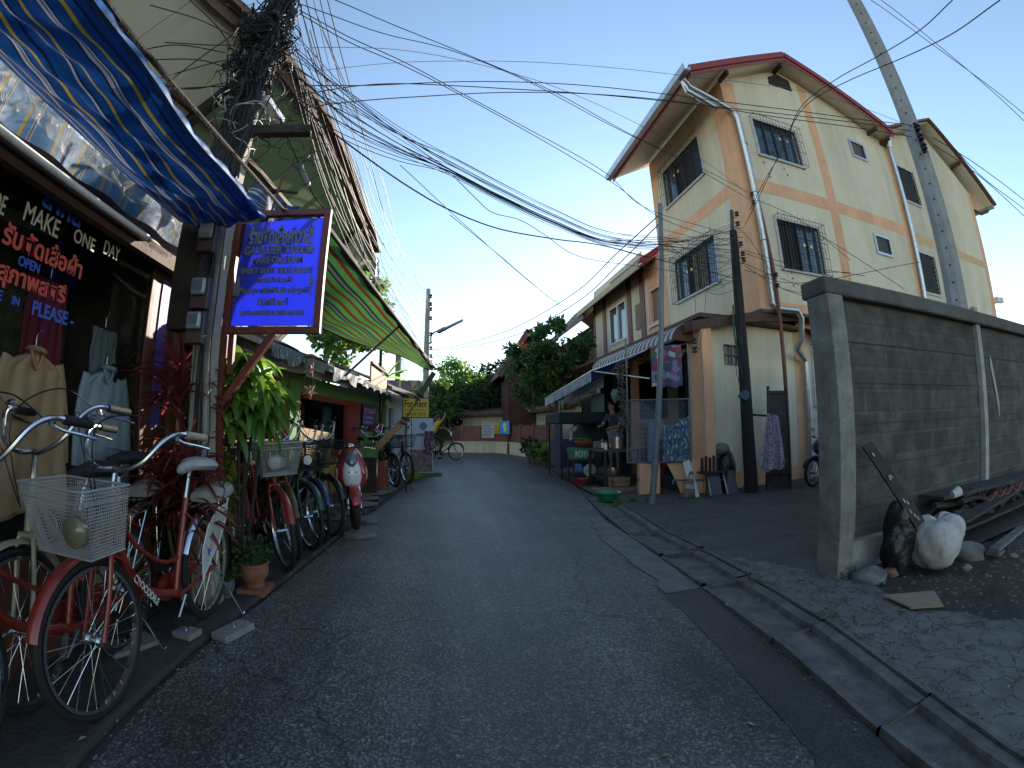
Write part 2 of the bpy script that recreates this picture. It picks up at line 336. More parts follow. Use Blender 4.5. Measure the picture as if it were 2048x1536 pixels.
# ================================================================ GROUND
def groundmat(kind):
    m = bpy.data.materials.new(kind); m.use_nodes = True; n = m.node_tree.nodes; l = m.node_tree.links; b = n['Principled BSDF']
    tc = n.new('ShaderNodeTexCoord')
    def noise(sc_, det=6, ro=.6):
        x = n.new('ShaderNodeTexNoise'); x.inputs['Scale'].default_value = sc_; x.inputs['Detail'].default_value = det; x.inputs['Roughness'].default_value = ro
        l.new(tc.outputs['Object'], x.inputs['Vector']); return x
    def ramp(src, p0, c0, p1, c1):
        r = n.new('ShaderNodeValToRGB'); e = r.color_ramp.elements; e[0].position = p0; e[1].position = p1; e[0].color = (*c0, 1); e[1].color = (*c1, 1)
        l.new(src, r.inputs[0]); return r.outputs[0]
    def mix(f, a, b_, mode='MIX'):
        x = n.new('ShaderNodeMix'); x.data_type = 'RGBA'; x.blend_type = mode
        for s_, v in ((0, f), (6, a), (7, b_)):
            if hasattr(v, 'name'): l.new(v, x.inputs[s_])
            else: x.inputs[s_].default_value = v if s_ == 0 else (*v, 1)
        return x.outputs[2]
    def bump(h, st, dist, nrm=None):
        x = n.new('ShaderNodeBump'); x.inputs['Strength'].default_value = st; x.inputs['Distance'].default_value = dist; l.new(h, x.inputs['Height'])
        if nrm: l.new(nrm, x.inputs['Normal'])
        return x.outputs[0]
    if kind in ('asphalt', 'new_asphalt'):
        A_ = kind == 'asphalt'; nz = noise(30, 2); vm = n.new('ShaderNodeVectorMath'); vm.operation = 'MULTIPLY_ADD'; vm.inputs[1].default_value = (.022,)*3
        l.new(nz.outputs['Color'], vm.inputs[0]); l.new(tc.outputs['Object'], vm.inputs[2])
        v = n.new('ShaderNodeTexVoronoi'); v.inputs['Scale'].default_value = 70; l.new(vm.outputs[0], v.inputs['Vector'])
        v2 = n.new('ShaderNodeTexVoronoi'); v2.inputs['Scale'].default_value = 36; v2.distance = 'MANHATTAN'; l.new(vm.outputs[0], v2.inputs['Vector'])
        sep = n.new('ShaderNodeSeparateColor'); l.new(v.outputs['Color'], sep.inputs[0]); s2 = n.new('ShaderNodeSeparateColor'); l.new(v2.outputs['Color'], s2.inputs[0])
        lo = (.046, .045, .041) if A_ else (.036, .035, .032)
        chip = ramp(sep.outputs[0], .15, (.066, .064, .058) if A_ else lo, 1., (.205, .198, .178) if A_ else (.085, .082, .074))
        gap = ramp(v.outputs['Distance'], .38, (0, 0, 0), .62, (1, 1, 1)); col = mix(gap, chip, lo)
        chip2 = ramp(s2.outputs[1], .55, lo, .95, (.27, .26, .235) if A_ else (.07, .07, .07)); g2 = ramp(v2.outputs['Distance'], .36, (1, 1, 1), .50, (0, 0, 0)); sel = ramp(s2.outputs[1], .62, (0, 0, 0), .66, (1, 1, 1))
        col = mix(mix(1., g2, sel, 'MULTIPLY'), col, chip2)
        patch = ramp(noise(.9, 6, .65).outputs['Fac'], .32, (.6, .6, .6), .68, (1.3, 1.3, 1.28)); col = mix(1., col, patch, 'MULTIPLY')
        stain = ramp(noise(3.3, 7, .7).outputs['Fac'], .30, (.55, .54, .53), .42, (1, 1, 1)); col = mix(1., col, stain, 'MULTIPLY')
        mp = n.new('ShaderNodeMapping'); mp.inputs['Scale'].default_value = (1.5, .10, 1); l.new(tc.outputs['Object'], mp.inputs[0]); wn = n.new('ShaderNodeTexNoise'); wn.inputs['Scale'].default_value = 1.1; wn.inputs['Detail'].default_value = 3; l.new(mp.outputs[0], wn.inputs['Vector'])
        col = mix(1., col, ramp(wn.outputs['Fac'], .38, (.7, .7, .7), .62, (1.2, 1.2, 1.2)), 'MULTIPLY')
        if A_:
            cv = n.new('ShaderNodeTexVoronoi'); cv.feature = 'DISTANCE_TO_EDGE'; cv.inputs['Scale'].default_value = .55; cm = n.new('ShaderNodeVectorMath'); cm.operation = 'MULTIPLY_ADD'; cm.inputs[1].default_value = (.5,)*3; l.new(noise(2.5, 6).outputs['Color'], cm.inputs[0]); l.new(tc.outputs['Object'], cm.inputs[2]); l.new(cm.outputs[0], cv.inputs['Vector'])
            crk = ramp(cv.outputs['Distance'], .0015, (0, 0, 0), .006, (1, 1, 1)); thin = ramp(noise(.7, 2).outputs['Fac'], .5, (1, 1, 1), .56, (0, 0, 0)); col = mix(mix(1., ramp(crk, 0, (1, 1, 1), 1, (0, 0, 0)), thin, 'MULTIPLY'), col, (.015, .015, .014))
        nb = bump(v.outputs['Distance'], .5, .006); nb = bump(noise(3, 4).outputs['Fac'], .25, .03, nb); rough = .52
    elif kind == 'cracked_concrete':
        v = n.new('ShaderNodeTexVoronoi'); v.feature = 'DISTANCE_TO_EDGE'; v.inputs['Scale'].default_value = 5.4
        nz = noise(5, 5); vm = n.new('ShaderNodeVectorMath'); vm.operation = 'MULTIPLY_ADD'; vm.inputs[1].default_value = (.42,)*3
        l.new(nz.outputs['Color'], vm.inputs[0]); l.new(tc.outputs['Object'], vm.inputs[2]); l.new(vm.outputs[0], v.inputs['Vector'])
        cr = ramp(v.outputs['Distance'], .004, (.12, .12, .12), .03, (1, 1, 1))
        base = ramp(noise(7, 7, .7).outputs['Fac'], .3, (.075, .071, .062), .7, (.165, .158, .138)); col = mix(cr, (.03, .028, .022), base)
        nb = bump(cr, .8, .015); nb = bump(noise(40, 5).outputs['Fac'], .4, .01, nb); rough = .9
    elif kind == 'soil':
        col = ramp(noise(9, 8, .75).outputs['Fac'], .3, (.028, .022, .017), .75, (.085, .07, .055))
        v = n.new('ShaderNodeTexVoronoi'); v.inputs['Scale'].default_value = 30; l.new(tc.outputs['Object'], v.inputs['Vector'])
        s2 = n.new('ShaderNodeSeparateColor'); l.new(v.outputs['Color'], s2.inputs[0]); sel = ramp(s2.outputs[0], .9, (0, 0, 0), .94, (1, 1, 1))
        col = mix(sel, col, (.14, .13, .11)); nb = bump(noise(22, 8, .7).outputs['Fac'], .9, .03); rough = .95
    else:  # alley tarmac / damp paving
        col = ramp(noise(2.2, 8, .7).outputs['Fac'], .32, (.040, .038, .034), .7, (.088, .085, .077))
        v = n.new('ShaderNodeTexVoronoi'); v.feature = 'DISTANCE_TO_EDGE'; v.inputs['Scale'].default_value = 1.1
        nz = noise(4, 6); vm = n.new('ShaderNodeVectorMath'); vm.operation = 'MULTIPLY_ADD'; vm.inputs[1].default_value = (.35,)*3
        l.new(nz.outputs['Color'], vm.inputs[0]); l.new(tc.outputs['Object'], vm.inputs[2]); l.new(vm.outputs[0], v.inputs['Vector'])
        cr = ramp(v.outputs['Distance'], .003, (0, 0, 0), .012, (1, 1, 1)); col = mix(cr, (.025, .025, .025), col)
        nb = bump(noise(50, 5).outputs['Fac'], .4, .008); rough = .8
    l.new(col, b.inputs['Base Color']); l.new(nb, b.inputs['Normal']); b.inputs['Roughness'].default_value = rough; b.inputs['Specular IOR Level'].default_value = .5
    return m
ASPH = groundmat('asphalt'); NEWA = groundmat('new_asphalt'); CRK = groundmat('cracked_concrete'); SOIL = groundmat('soil'); ALLEY = groundmat('alley_tarmac')
def sheet(name, pts, z, m, kind='structure', thick=0):
    mb = MB()
    if thick: mb.slab([(x, y, z-thick) for x, y in pts], (0, 0, thick))
    else: mb.add([(x, y, z) for x, y in pts], [tuple(range(len(pts)))])
    o = mb.build(name, m); o['kind'] = kind; return o
g = sheet('ground', [(-400, -400), (400, -400), (400, 400), (-400, 400)], -.03, mat('ground_earth', (.07, .062, .05), .95, var=.4, scale=.8, bump=.3)); 
Lx = [(-1.45, -8), (-1.42, 1.2), (-1.47, 1.85), (-1.45, 2.6), (-1.36, 3.5), (-1.28, 4.5), (-1.2, 5.7), (-1.03, 7.4), (-.85, 9.1), (-.67, 11.3), (-.5, 14.8), (-.3, 17), (-.5, 20), (-1.6, 24), (-5, 30)]
Rx = [(1.62, -8), (1.62, .78), (1.73, 1.16), (1.87, 1.9), (2.0, 2.6), (2.08, 3.3), (2.16, 4.1), (2.30, 5.9), (2.62, 7.6), (3.0, 9.6), (3.3, 12.6), (3.65, 16), (3.55, 20.4), (3.0, 22.9), (1.1, 23.4), (-2.2, 30)]
mb = MB(); prevl = Lx; n_ = 120
def interp(P, t):
    t *= (len(P)-1); i = min(int(t), len(P)-2); f = t-i; return (P[i][0]*(1-f)+P[i+1][0]*f, P[i][1]*(1-f)+P[i+1][1]*f)
rl = [(x, y, 0) for x, y in Lx]; rr_ = [(x, y, 0) for x, y in Rx]
mb.add([(x, y, 0) for x, y in Lx+Rx[::-1]], [tuple(range(len(Lx)+len(Rx)))])
tag(mb.build('road', ASPH), kind='structure')
# newer dark asphalt strip beside the drain
rnd = random.Random(3)
def ragged(P, amp, step=.12, seed=1):
    r = random.Random(seed); out = []
    for (a, b), (c, d) in zip(P, P[1:]):
        k = max(1, int(math.hypot(c-a, d-b)/step))
        for i in range(k): t = i/k; out.append((a+(c-a)*t+r.uniform(-amp, amp), b+(d-b)*t+r.uniform(-amp, amp)))
    out.append(P[-1]); return out
edge = [(1.62, -8), (1.62, .78), (1.73, 1.16), (1.87, 1.9), (2.0, 2.6), (2.08, 3.1)]
inner = [(1.20, -8), (1.27, 0), (1.32, .9), (1.45, 1.5), (1.62, 2.3), (1.72, 3.1)]
sheet('asphalt_strip', ragged(inner, .02, .1, 5)+edge[::-1], .004, NEWA)
# pale concrete patch
pin = [(1.74, 3.02), (1.80, 3.5), (1.84, 4.1), (1.86, 4.9), (2.02, 5.6), (2.16, 6.1)]
pout = [(2.30, 6.1), (2.27, 5.6), (2.2, 4.6), (2.13, 3.8), (2.06, 3.05)]
sheet('concrete_patch', ragged(pin, .035, .12, 8)+pout, .008, mat('patch_concrete', (.15, .147, .135), .9, var=.35, scale=6, bump=.5, bscale=30, dirt=.3))
# drain: kerbs and sunken stepped channel slabs, each slab a cast piece
DO = [(1.97, -8), (1.98, .46), (2.15, 1.08), (2.33, 1.8), (2.50, 2.6), (2.66, 3.7), (2.80, 5.2), (2.98, 6.6), (3.3, 8.2)]
DI = [(1.62, -8), (1.62, .46), (1.72, 1.08), (1.86, 1.8), (1.99, 2.6), (2.13, 3.7), (2.26, 5.2), (2.44, 6.6), (2.75, 8.2)]
def yi(P, y):
    for (a, b), (c, d) in zip(P, P[1:]):
        if b <= y <= d: return a+(c-a)*(y-b)/(d-b)
    return P[-1][0]
mb = MB(); y = -4.
prof = [(-.004, -.05), (0, .03), (.08, .03), (.10, .006), (.52, .002), (.56, -.012), (.66, -.012), (.70, .03), (.90, .03), (.905, -.02), (.925, -.02), (.93, .045), (1.0, .045), (1.004, -.05)]
rnd = random.Random(11); slabs = []
while y < 8:
    L = .95+rnd.random()*.15; slabs.append((y, min(y+L-.02, 8.15), rnd.uniform(-.012, .010), rnd.uniform(-.03, .03))); y += L
for a, b, dz, tx in slabs:
    k = 6; vs = []
    for i in range(k+1):
        yy = a+(b-a)*i/k; x0, x1 = yi(DI, yy), yi(DO, yy)
        for t, z in prof: vs.append((x0+(x1-x0)*t+rnd.uniform(-.003, .003), yy, z+dz+tx*(i/k-.5)+rnd.uniform(-.0015, .0015)))
    q = len(prof); mb.add(vs, [(i*q+j, i*q+j+1, (i+1)*q+j+1, (i+1)*q+j) for i in range(k) for j in range(q-1)])
    mb.add([(yi(DI, b), b, .02+dz), (yi(DO, b), b, .04+dz), (yi(DO, b), b, -.1), (yi(DI, b), b, -.1)], [(0, 1, 2, 3)])
tag(mb.build('drain_channel', mat('drain_concrete', (.115, .11, .097), .85, var=.5, scale=7, bump=.6, bscale=35, dirt=.5)), kind='structure')
for i in range(9):  # broken slots where slabs meet
    pass
# alley, cracked apron and soil on the right
sheet('alley_pavement', [(3.3, 8.2), (2.98, 6.6), (2.8, 5.2), (2.66, 3.7), (2.56, 3.0), (3.1, 2.62), (18, 2.62), (18, 8.2), (8.0, 8.0), (5.0, 7.6), (4.6, 8.3)], .028, ALLEY)
sheet('cracked_apron', [(1.97, -8), (1.98, .46), (2.15, 1.08), (2.33, 1.8), (2.50, 2.6), (2.66, 3.6)]+ragged([(2.8, 3.5), (3.0, 3.1), (3.15, 2.62)], .04, .1, 2)+[(3.2, 2.2)]+ragged([(3.05, 1.9), (3.25, 1.25), (3.6, .6), (4.2, -.4), (5.5, -3), (6, -8)], .05, .12, 9), .034, CRK)
mb = MB(); rnd = random.Random(5)
def soilz(x, y): return .03+.05*math.sin(x*2.1+1)*math.sin(y*2.7)+.03*math.sin(x*5.3+y*4)+max(0, (x-4.5))*.035
NX, NY = 60, 50
def sf(a, b):
    x = 2.95+a*11; y = -8+b*10.58; z = soilz(x, y)+random.Random(int(a*1e4)*7+int(b*1e4)).uniform(-.008, .008)
    xl = 3.05 if y > 1.25 else 3.05+(1.25-y)*.33
    k = min(1, max(0, (x-xl)/.5)); return Vector((x, y, -.02+(z+.03)*k))
mb.grid(sf, NX, NY); tag(mb.build('soil', SOIL, smooth=True), kind='structure')
# left shoulder: raised shop-front paving
Ls = [(-1.45, -8), (-1.47, 1.2), (-1.53, 1.85), (-1.5, 2.6), (-1.40, 3.5), (-1.33, 4.5), (-1.25, 5.7), (-1.1, 7.4), (-.93, 9.1), (-.76, 11.3), (-.6, 14.8)]
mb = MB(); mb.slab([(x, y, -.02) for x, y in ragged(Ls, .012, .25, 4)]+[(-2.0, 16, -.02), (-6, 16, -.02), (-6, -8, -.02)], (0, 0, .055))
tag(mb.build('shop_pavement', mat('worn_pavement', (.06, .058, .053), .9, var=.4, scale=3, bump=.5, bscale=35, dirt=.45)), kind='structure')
sheet('far_ground', [(-1.2, 24.2), (-6, 34), (-40, 60), (-40, 16.2), (-2, 16.2), (-.8, 20)], -.012, ALLEY)
# loose kerb slabs, stepping stones and bricks on the left shoulder
rnd = random.Random(21)
def flag(name, label, x, y, w, h, rz, z=.036, t=.035, rx=0, ry=0, group=None, m=None, nseg=8, cat='paving stone'):
    mb = MB(); P = []
    for i in range(nseg):
        a = 2*math.pi*(i+.5)/nseg; k = 1/max(abs(math.cos(a)), abs(math.sin(a))) if nseg == 4 else 1
        P.append((math.cos(a)*w/2*(k if nseg == 4 else rnd.uniform(.9, 1.08)), math.sin(a)*h/2*(k if nseg == 4 else rnd.uniform(.9, 1.08)), 0))
    mb.slab(P, (0, 0, t)); o = mb.build(name, m or M['stone'], bevel=.006); o.location = (x, y, z); o.rotation_euler = (rx, ry, rz)
    return tag(o, label, cat, group)
flag('stepping_stone', 'hexagonal pebble-topped stepping stone at the road edge, nearer of two', -1.0, 5.38, .42, .3, .2, z=.0, t=.05)
flag('stepping_stone', 'hexagonal pebble-topped stepping stone beyond the nearer one beside the slabs', -1.05, 6.28, .36, .4, .5, z=.0, t=.05)
sl_ = []
for i in range(16):
    y = 6.2+i*.28; x = yi(Ls, y)-.15-rnd.random()*.45
    flag('paving_stone', 'loose broken grey slab laid in the row along the left kerb', x, y, rnd.uniform(.3, .5), rnd.uniform(.22, .36), rnd.uniform(-.5, .8), z=.036+rnd.random()*.03, rx=rnd.uniform(-.08, .08), ry=rnd.uniform(-.08, .08), group='loose slabs along the left kerb', nseg=4)
M['block'] = mat('cement_block', (.22, .217, .20), .85, var=.2, scale=9, bump=.3, dirt=.2)
def footblock(label, x, y, w, h, rz, hook=True, t=.05):
    th = thing('concrete_weight', label, 'concrete block', (x, y, .0 if x > -1.45 else .036), rz)
    mb = MB(); mb.slab([(-w/2, -h/2, 0), (w/2, -h/2, 0), (w/2*.96, h/2, 0), (-w/2, h/2*.94, 0)], (0, 0, t)); mb.build('block', M['block'], th, bevel=.008)
    if hook: MB().ring((0, h*.12, t), .028, .004, (1, .3, .4), 16, 6).build('wire_hook', M['steel'], th)
    return th
footblock('pale flat cement block with a bent wire hook at the road edge', -1.36, 2.62, .14, .27, -.35)
footblock('small broken cement block with a wire loop between wheel and kerb', -1.6, 2.45, .15, .13, -.2, t=.04)
footblock('flat grey cement block lying under the red bicycle front wheel', -1.85, 2.2, .2, .3, -.5, hook=False, t=.03)
# ================================================================ YELLOW THREE-STOREY HOUSE
# the survey above gives shapes at 0.76 of full size for the buildings right of the lane; bring them to storeys of 2.7 m
def fullsize(root, k=1.316):
    todo = list(kids.get(root.name, []))
    while todo:
        o = todo.pop(); todo += kids.get(o.name, [])
        if o.get('sized'): continue
        o.data.transform(Matrix.Translation(_O)@Matrix.Scale(k, 4)@Matrix.Translation(-_O)); o['sized'] = 1
HL = Wall((4.9, 5.47), (4.9, 8.72)); HR = Wall((4.9, 5.47), (10.1, 5.47)); H2 = Wall((10.1, 5.6), (14.75, 5.6))
house = wthing('apartment_house', 'cream three-storey house with orange bands, red gable roof and grilled windows', 'house', (6.45, 7.2, 0))
def rect(W, *px):
    us = [W.uz(*p) for p in px]; return (min(u for u, z in us), max(u for u, z in us), min(z for u, z in us), max(z for u, z in us))
wl = [(1.05, 2.62, 6.22, 7.12), (1.03, 2.55, 3.95, 4.85)]
wr = [(.57, 1.66, 6.16, 6.96), (.62, 1.69, 3.92, 4.82)]
vr = [(3.53, 3.98, 7.0, 7.36), (3.56, 4.06, 4.7, 5.05)]
w2 = [(.32, 1.02, 6.44, 7.38), (.32, 1.02, 4.13, 5.08)]
mb = MB()
holes(mb, HL, 0, 3.25, 3.15, 7.78, wl); holes(mb, HR, 0, 5.2, 3.15, 7.4, wr+vr)
mb.add([HR.P(0, 7.4), HR.P(5.2, 7.4), HR.P(5.2, 7.72), HR.P(1.68, 8.66), HR.P(0, 7.74)], [(0, 1, 2, 3, 4)])
holes(mb, H2, 0, 4.65, 0, 7.4, w2)
mb.add([H2.P(0, 7.4), H2.P(4.65, 7.4), H2.P(4.65, 7.75), H2.P(2.4, 9.1), H2.P(0, 8.1)], [(0, 1, 2, 3, 4)])
mb.add([(10.1, 5.47, 3.15), (10.1, 5.6, 3.15), (10.1, 5.6, 7.7), (10.1, 5.47, 7.7)], [(0, 1, 2, 3)])
mb.add([(4.9, 8.72, 0), (14.75, 8.72, 0), (14.75, 8.72, 8.0), (4.9, 8.72, 7.8)], [(0, 1, 2, 3)])
mb.add([(14.75, 5.6, 0), (14.75, 8.72, 0), (14.75, 8.72, 8.0), (14.75, 5.6, 7.75)], [(0, 1, 2, 3)])
GC = Wall((4.95, 7.38), (8.03, 7.79)); GR = Wall((6.1, 5.92), (10.1, 5.92))
swin = rect(GC, (1448, 690), (1478, 730)); bwin = rect(GR, (1624, 695), (1652, 808))
holes(mb, GR, 0, 4.0, 0, 3.12, [(bwin[0], bwin[0]+.9, bwin[2], bwin[3])], .12)
mb.build('wall', M['cream'], house)
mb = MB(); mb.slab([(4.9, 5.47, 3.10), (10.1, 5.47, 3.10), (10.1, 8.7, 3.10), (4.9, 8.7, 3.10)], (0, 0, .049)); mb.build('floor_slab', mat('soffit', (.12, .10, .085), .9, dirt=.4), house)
# painted bands, each a few millimetres of render proud of the wall
mb = MB(); P = .004
for W, bands in ((HL, [(0, .40, 3.16, 7.7), (2.98, 3.25, 3.16, 7.7), (.40, 2.98, 5.32, 5.58), (.40, 2.98, 3.16, 3.30)]),
                 (HR, [(0, .30, 3.16, 7.75), (2.2, 2.46, 3.32, 5.32), (2.2, 2.46, 5.58, 8.45), (4.9, 5.2, 3.16, 7.7), (.30, 4.9, 5.32, 5.58), (.30, 4.9, 3.16, 3.30)]),
                 (H2, [(4.4, 4.65, 0, 7.75), (0, .22, 3.3, 7.7)])):
    for a, b, c, d in bands: mb.wbox(W, a, b, c, d, 0, P)
mb.build('painted_band', M['orange'], house)
mb = MB(); mb.wbox(H2, .22, 4.4, 5.36, 5.58, 0, P); mb.build('painted_band', mat('faded_orange', (.66, .42, .22), .85, var=.1), house)
mb = MB(); mb.wbox(GR, 0, .12, 0, 3.1, 0, .01); mb.wbox(GR, .12, 4, 2.86, 3.1, 0, .01); mb.wbox(GR, .12, 4, 0, .3, 0, .011); mb.build('painted_band', M['orange'], house)
# roof
mb = MB(); y0, y1 = 5.12, 9.0
def slope(mb, a, b, ya, yb, t=.07): mb.hexa([(a[0], ya, a[1]), (b[0], ya, b[1]), (b[0], yb, b[1]), (a[0], yb, a[1]), (a[0], ya, a[1]+t), (b[0], ya, b[1]+t), (b[0], yb, b[1]+t), (a[0], yb, a[1]+t)])
rf = MB(); slope(rf, (3.98, 7.37), (6.58, 8.78), y0, y1); slope(rf, (6.58, 8.78), (9.9, 7.86), y0, y1)
roof = rf.build('roof', mat('red_roof_sheet', (.42, .06, .045), .45, var=.15, dirt=.1), house)
sf_ = MB(); slope(sf_, (4.02, 7.34), (6.58, 8.735), y0+.03, y1-.05, .02); slope(sf_, (6.58, 8.735), (9.88, 7.81), y0+.03, y1-.05, .02); sf_.build('soffit', mat('soffit_cream', (.82, .76, .64), .8, var=.05, dirt=.1), roof)
def lace(P0, P1, drop, n, out):
    P0 = Vector(P0); P1 = Vector(P1); mb = MB(); e = (P1-P0)/n; o = Vector(out)*.012
    for i in range(n):
        a = P0+e*i; d = Vector((0, 0, -1)); pts = [a, a+e, a+e+d*drop*.55, a+e*.75+d*drop*.8, a+e*.5+d*drop, a+e*.25+d*drop*.8, a+d*drop*.55]
        mb.slab(pts, o)
    return mb
fm = mat('fretwork_paint', (.30, .07, .07), .6, var=.15)
for a, b in (((3.98, y0-.03, 7.42), (6.58, y0-.03, 8.83)), ((6.58, y0-.03, 8.83), (9.9, y0-.03, 7.9))):
    mb = MB(); mb.bar((a[0], a[1], a[2]), b, .03, .13); mb.build('bargeboard', M['red'], roof)
    lace((a[0], a[1]+.02, a[2]-.04), (b[0], b[1]+.02, b[2]-.04), .14, 42, (0, 1, 0)).build('fretwork', fm, roof)
lace((3.99, y0, 7.37), (3.99, 9.0, 7.37), .13, 40, (1, 0, 0)).build('fretwork', fm, roof)
mb = MB(); pr = [(0, 0), (.13, 0), (.15, .13), (.14, .13), (.12, .012), (.012, .012), (0, .16)]
mb.slab([(3.97-a, y0-.06, 7.33+b) for a, b in pr], (0, 4.0, 0)); mb.build('gutter', M['steel'], roof)
mb = MB()
for x, z in ((4.9, 7.78), (6.5, 8.62), (9.3, 7.9), (9.75, 7.78)): mb.bar((x, 5.46, z-.05), (x, y0+.05, z-.05), .06, .09)
mb.build('rafter_end', M['brown'], roof)
rf = MB(); ry0 = 5.25; slope(rf, (9.7, 7.98), (12.55, 9.35), ry0, y1); slope(rf, (12.55, 9.35), (15.7, 7.55), ry0, y1)
roof2 = rf.build('roof', mat('brown_tile', (.17, .085, .055), .8, var=.35, scale=12, bump=.4), house)
mb = MB()
for i in range(34):
    a = i/34; p = Vector((12.55, ry0-.03, 9.39)).lerp(Vector((15.75, ry0-.03, 7.56)), a); mb.bar(p, p+Vector((.15, 0, -.08)), .1, .05)
for i in range(14):
    a = i/14; p = Vector((12.55, ry0-.03, 9.39)).lerp(Vector((9.9, ry0-.03, 8.12)), a); mb.bar(p, p+Vector((-.17, 0, -.08)), .1, .05)
mb.build('tile_edge', mat('tile_edge', (.28, .13, .085), .8, var=.35, scale=14), roof2)
sf_ = MB(); slope(sf_, (9.7, 7.94), (12.55, 9.31), ry0+.02, y1-.05, .02); slope(sf_, (12.55, 9.31), (15.65, 7.5), ry0+.02, y1-.05, .02); sf_.build('soffit', MATS['soffit_cream'], roof2)
mb = MB(); mb.slab([(15.62+a, ry0, 7.42+b) for a, b in ((0, 0), (.13, 0), (.13, .12), (0, .14))], (0, 3.6, 0)); mb.build('gutter', M['steel'], roof2)
mb = MB(); mb.bar((13.9, 5.6, 8.42), (13.9, ry0, 8.42), .08, .1); mb.tube([(15.7, 5.5, 7.4), (15.3, 5.6, 7.25), (14.8, 5.62, 7.25)], .05); mb.build('rafter_end', M['brown'], roof2)
# gable vent
mb = MB(); mb.wslab(HR, [HR.uz(*p) for p in ((1535, 155), (1551, 149), (1576, 163), (1583, 183), (1538, 168))], .001, .02); mb.build('gable_vent', mat('vent_dark', (.03, .022, .02), .9), house)
# windows
GB = mat('grille_metal', (.03, .035, .045), .5, .4); WF = mat('window_frame_white', (.55, .53, .50), .6)
med = mat('brass_medallion', (.55, .42, .12), .4, .6)
def window(W, r, parent, style='grille', depth=.11):
    a, b, c, d = r; f = MB()
    for q in ((a-.05, b+.05, d, d+.05), (a-.05, b+.05, c-.05, c), (a-.05, a, c, d), (b, b+.05, c, d)): f.wbox(W, *q, -.03, .03)
    fr = f.build('window', WF if style != 'vent' else M['steel'], parent)
    if style == 'vent':
        s_ = MB(); n = 5
        for i in range(n): z = c+(d-c)*(i+.5)/n; s_.slab([W.P(a, z-.02, -.06), W.P(a, z+.03, -.01), W.P(b, z+.03, -.01), W.P(b, z-.02, -.06)], W.n*.006)
        s_.build('louvre', mat('aluminium', (.35, .36, .38), .35, .7), fr); k = MB(); k.wbox(W, a, b, c, d, -.14, -.12); k.build('pane', M['dark'], fr); return fr
    if style == 'louvre':
        s_ = MB(); n = 11
        for i in range(n): z = c+(d-c)*(i+.5)/n; s_.slab([W.P(a, z-.025, -.07), W.P(a, z+.04, -.02), W.P(b, z+.04, -.02), W.P(b, z-.025, -.07)], W.n*.006)
        s_.build('louvre', mat('louvre_glass', (.10, .11, .12), .12, .1), fr); k = MB(); k.wbox(W, a, b, c, d, -.14, -.12); k.build('pane', M['dark'], fr)
        g_ = MB()
        for i in range(9): g_.wbox(W, a, b, c+(d-c)*(i+.5)/9-.005, c+(d-c)*(i+.5)/9+.005, .05, .06)
        for u in (a, (a+b)/2, b): g_.wbox(W, u-.008, u+.008, c, d, .04, .052)
        g_.build('grille', GB, fr); return fr
    k = MB(); k.wbox(W, a, b, c, d, -.14, -.10); k.build('pane', M['dark'], fr)
    k = MB(); m_ = (a+b)/2
    (k.wbox(W, a, a+(b-a)*.26, c, d, -.085, -.07), k.wbox(W, b-(b-a)*.24, b, c, d, -.085, -.07)) if (b-a) > 1.3 else k.wbox(W, m_ if c < 5 else a+.03, b, c, d, -.085, -.07)
    if (b-a) > 1.3:
        q_ = MB(); q_.grid(lambda s_, t_: W.P(a+(b-a)*(.27+.36*s_), d-.03-(d-c-.05)*t_, -.095+.008*math.sin(s_*40)), 40, 1); q_.build('curtain', mat('curtain_%d' % (c < 5), (.28, .24, .17) if c < 5 else (.05, .05, .05), .9, trans=.2), fr)
    k.build('pane', mat('blue_glass', (.04, .07, .11), .05, var=.1, spec=1), fr)
    k = MB()
    for u in (a+(b-a)*.27, m_, b-(b-a)*.27): k.wbox(W, u-.012, u+.012, c, d, -.07, -.04)
    k.build('sash', mat('sash_wood', (.05, .035, .03), .6), fr)
    g_ = MB(); o = .13; N = int((b-a+.1)/.075)
    for i in range(N+1):
        u = a-.05+(b-a+.1)*i/N; g_.tube([W.P(u, c-.05, o), W.P(u, d+.05, o)], .005, 4)
        if i % 2 == 0: g_.tube([W.P(u, d+.05, o), W.P(u, d+.09, o), W.P(u+.02, d+.11, o-.01)], .004, 4)
    for z in (c-.05, d+.05, c+(d-c)*.3, c+(d-c)*.62, c+(d-c)*.86): g_.tube([W.P(a-.07, z, o), W.P(b+.07, z, o)], .006, 4)
    for u in (a-.05, b+.05):
        for z in (c-.05, d+.05): g_.tube([W.P(u, z, 0), W.P(u, z, o)], .006, 4)
    for i in range(int((b-a)/.15)):
        for z in (c+(d-c)*.46, c+(d-c)*.74):
            ctr = W.P(a+.08+i*.15, z, o); g_.ring(ctr, .05, .004, W.n, 12, 4)
    gr = g_.build('grille', GB, fr)
    k = MB()
    for u in (m_-.07, m_+.11): k.lathe([(0.001, 0), (.035, .004), (.035, .012), (.001, .016)], 12, W.P(u, (c+d)/2-.02, o+.006), W.n)
    k.build('medallion', med, gr); return fr
for r in wl: window(HL, r, house)
for r in wr: window(HR, r, house)
for r in vr: window(HR, r, house, 'vent')
for r in w2: window(H2, r, house, 'louvre')
window(GR, (bwin[0], bwin[0]+.9, bwin[2], bwin[3]), house)
p0 = GR.P(bwin[0]-.2, bwin[3]+.32, 0); mb = MB(); mb.slab([p0, GR.P(bwin[0]+1.4, bwin[3]+.32, 0), GR.P(bwin[0]+1.4, bwin[3]+.1, .5), GR.P(bwin[0]-.2, bwin[3]+.1, .5)], (0, 0, .03)); mb.build('window_canopy', M['brown'], house)
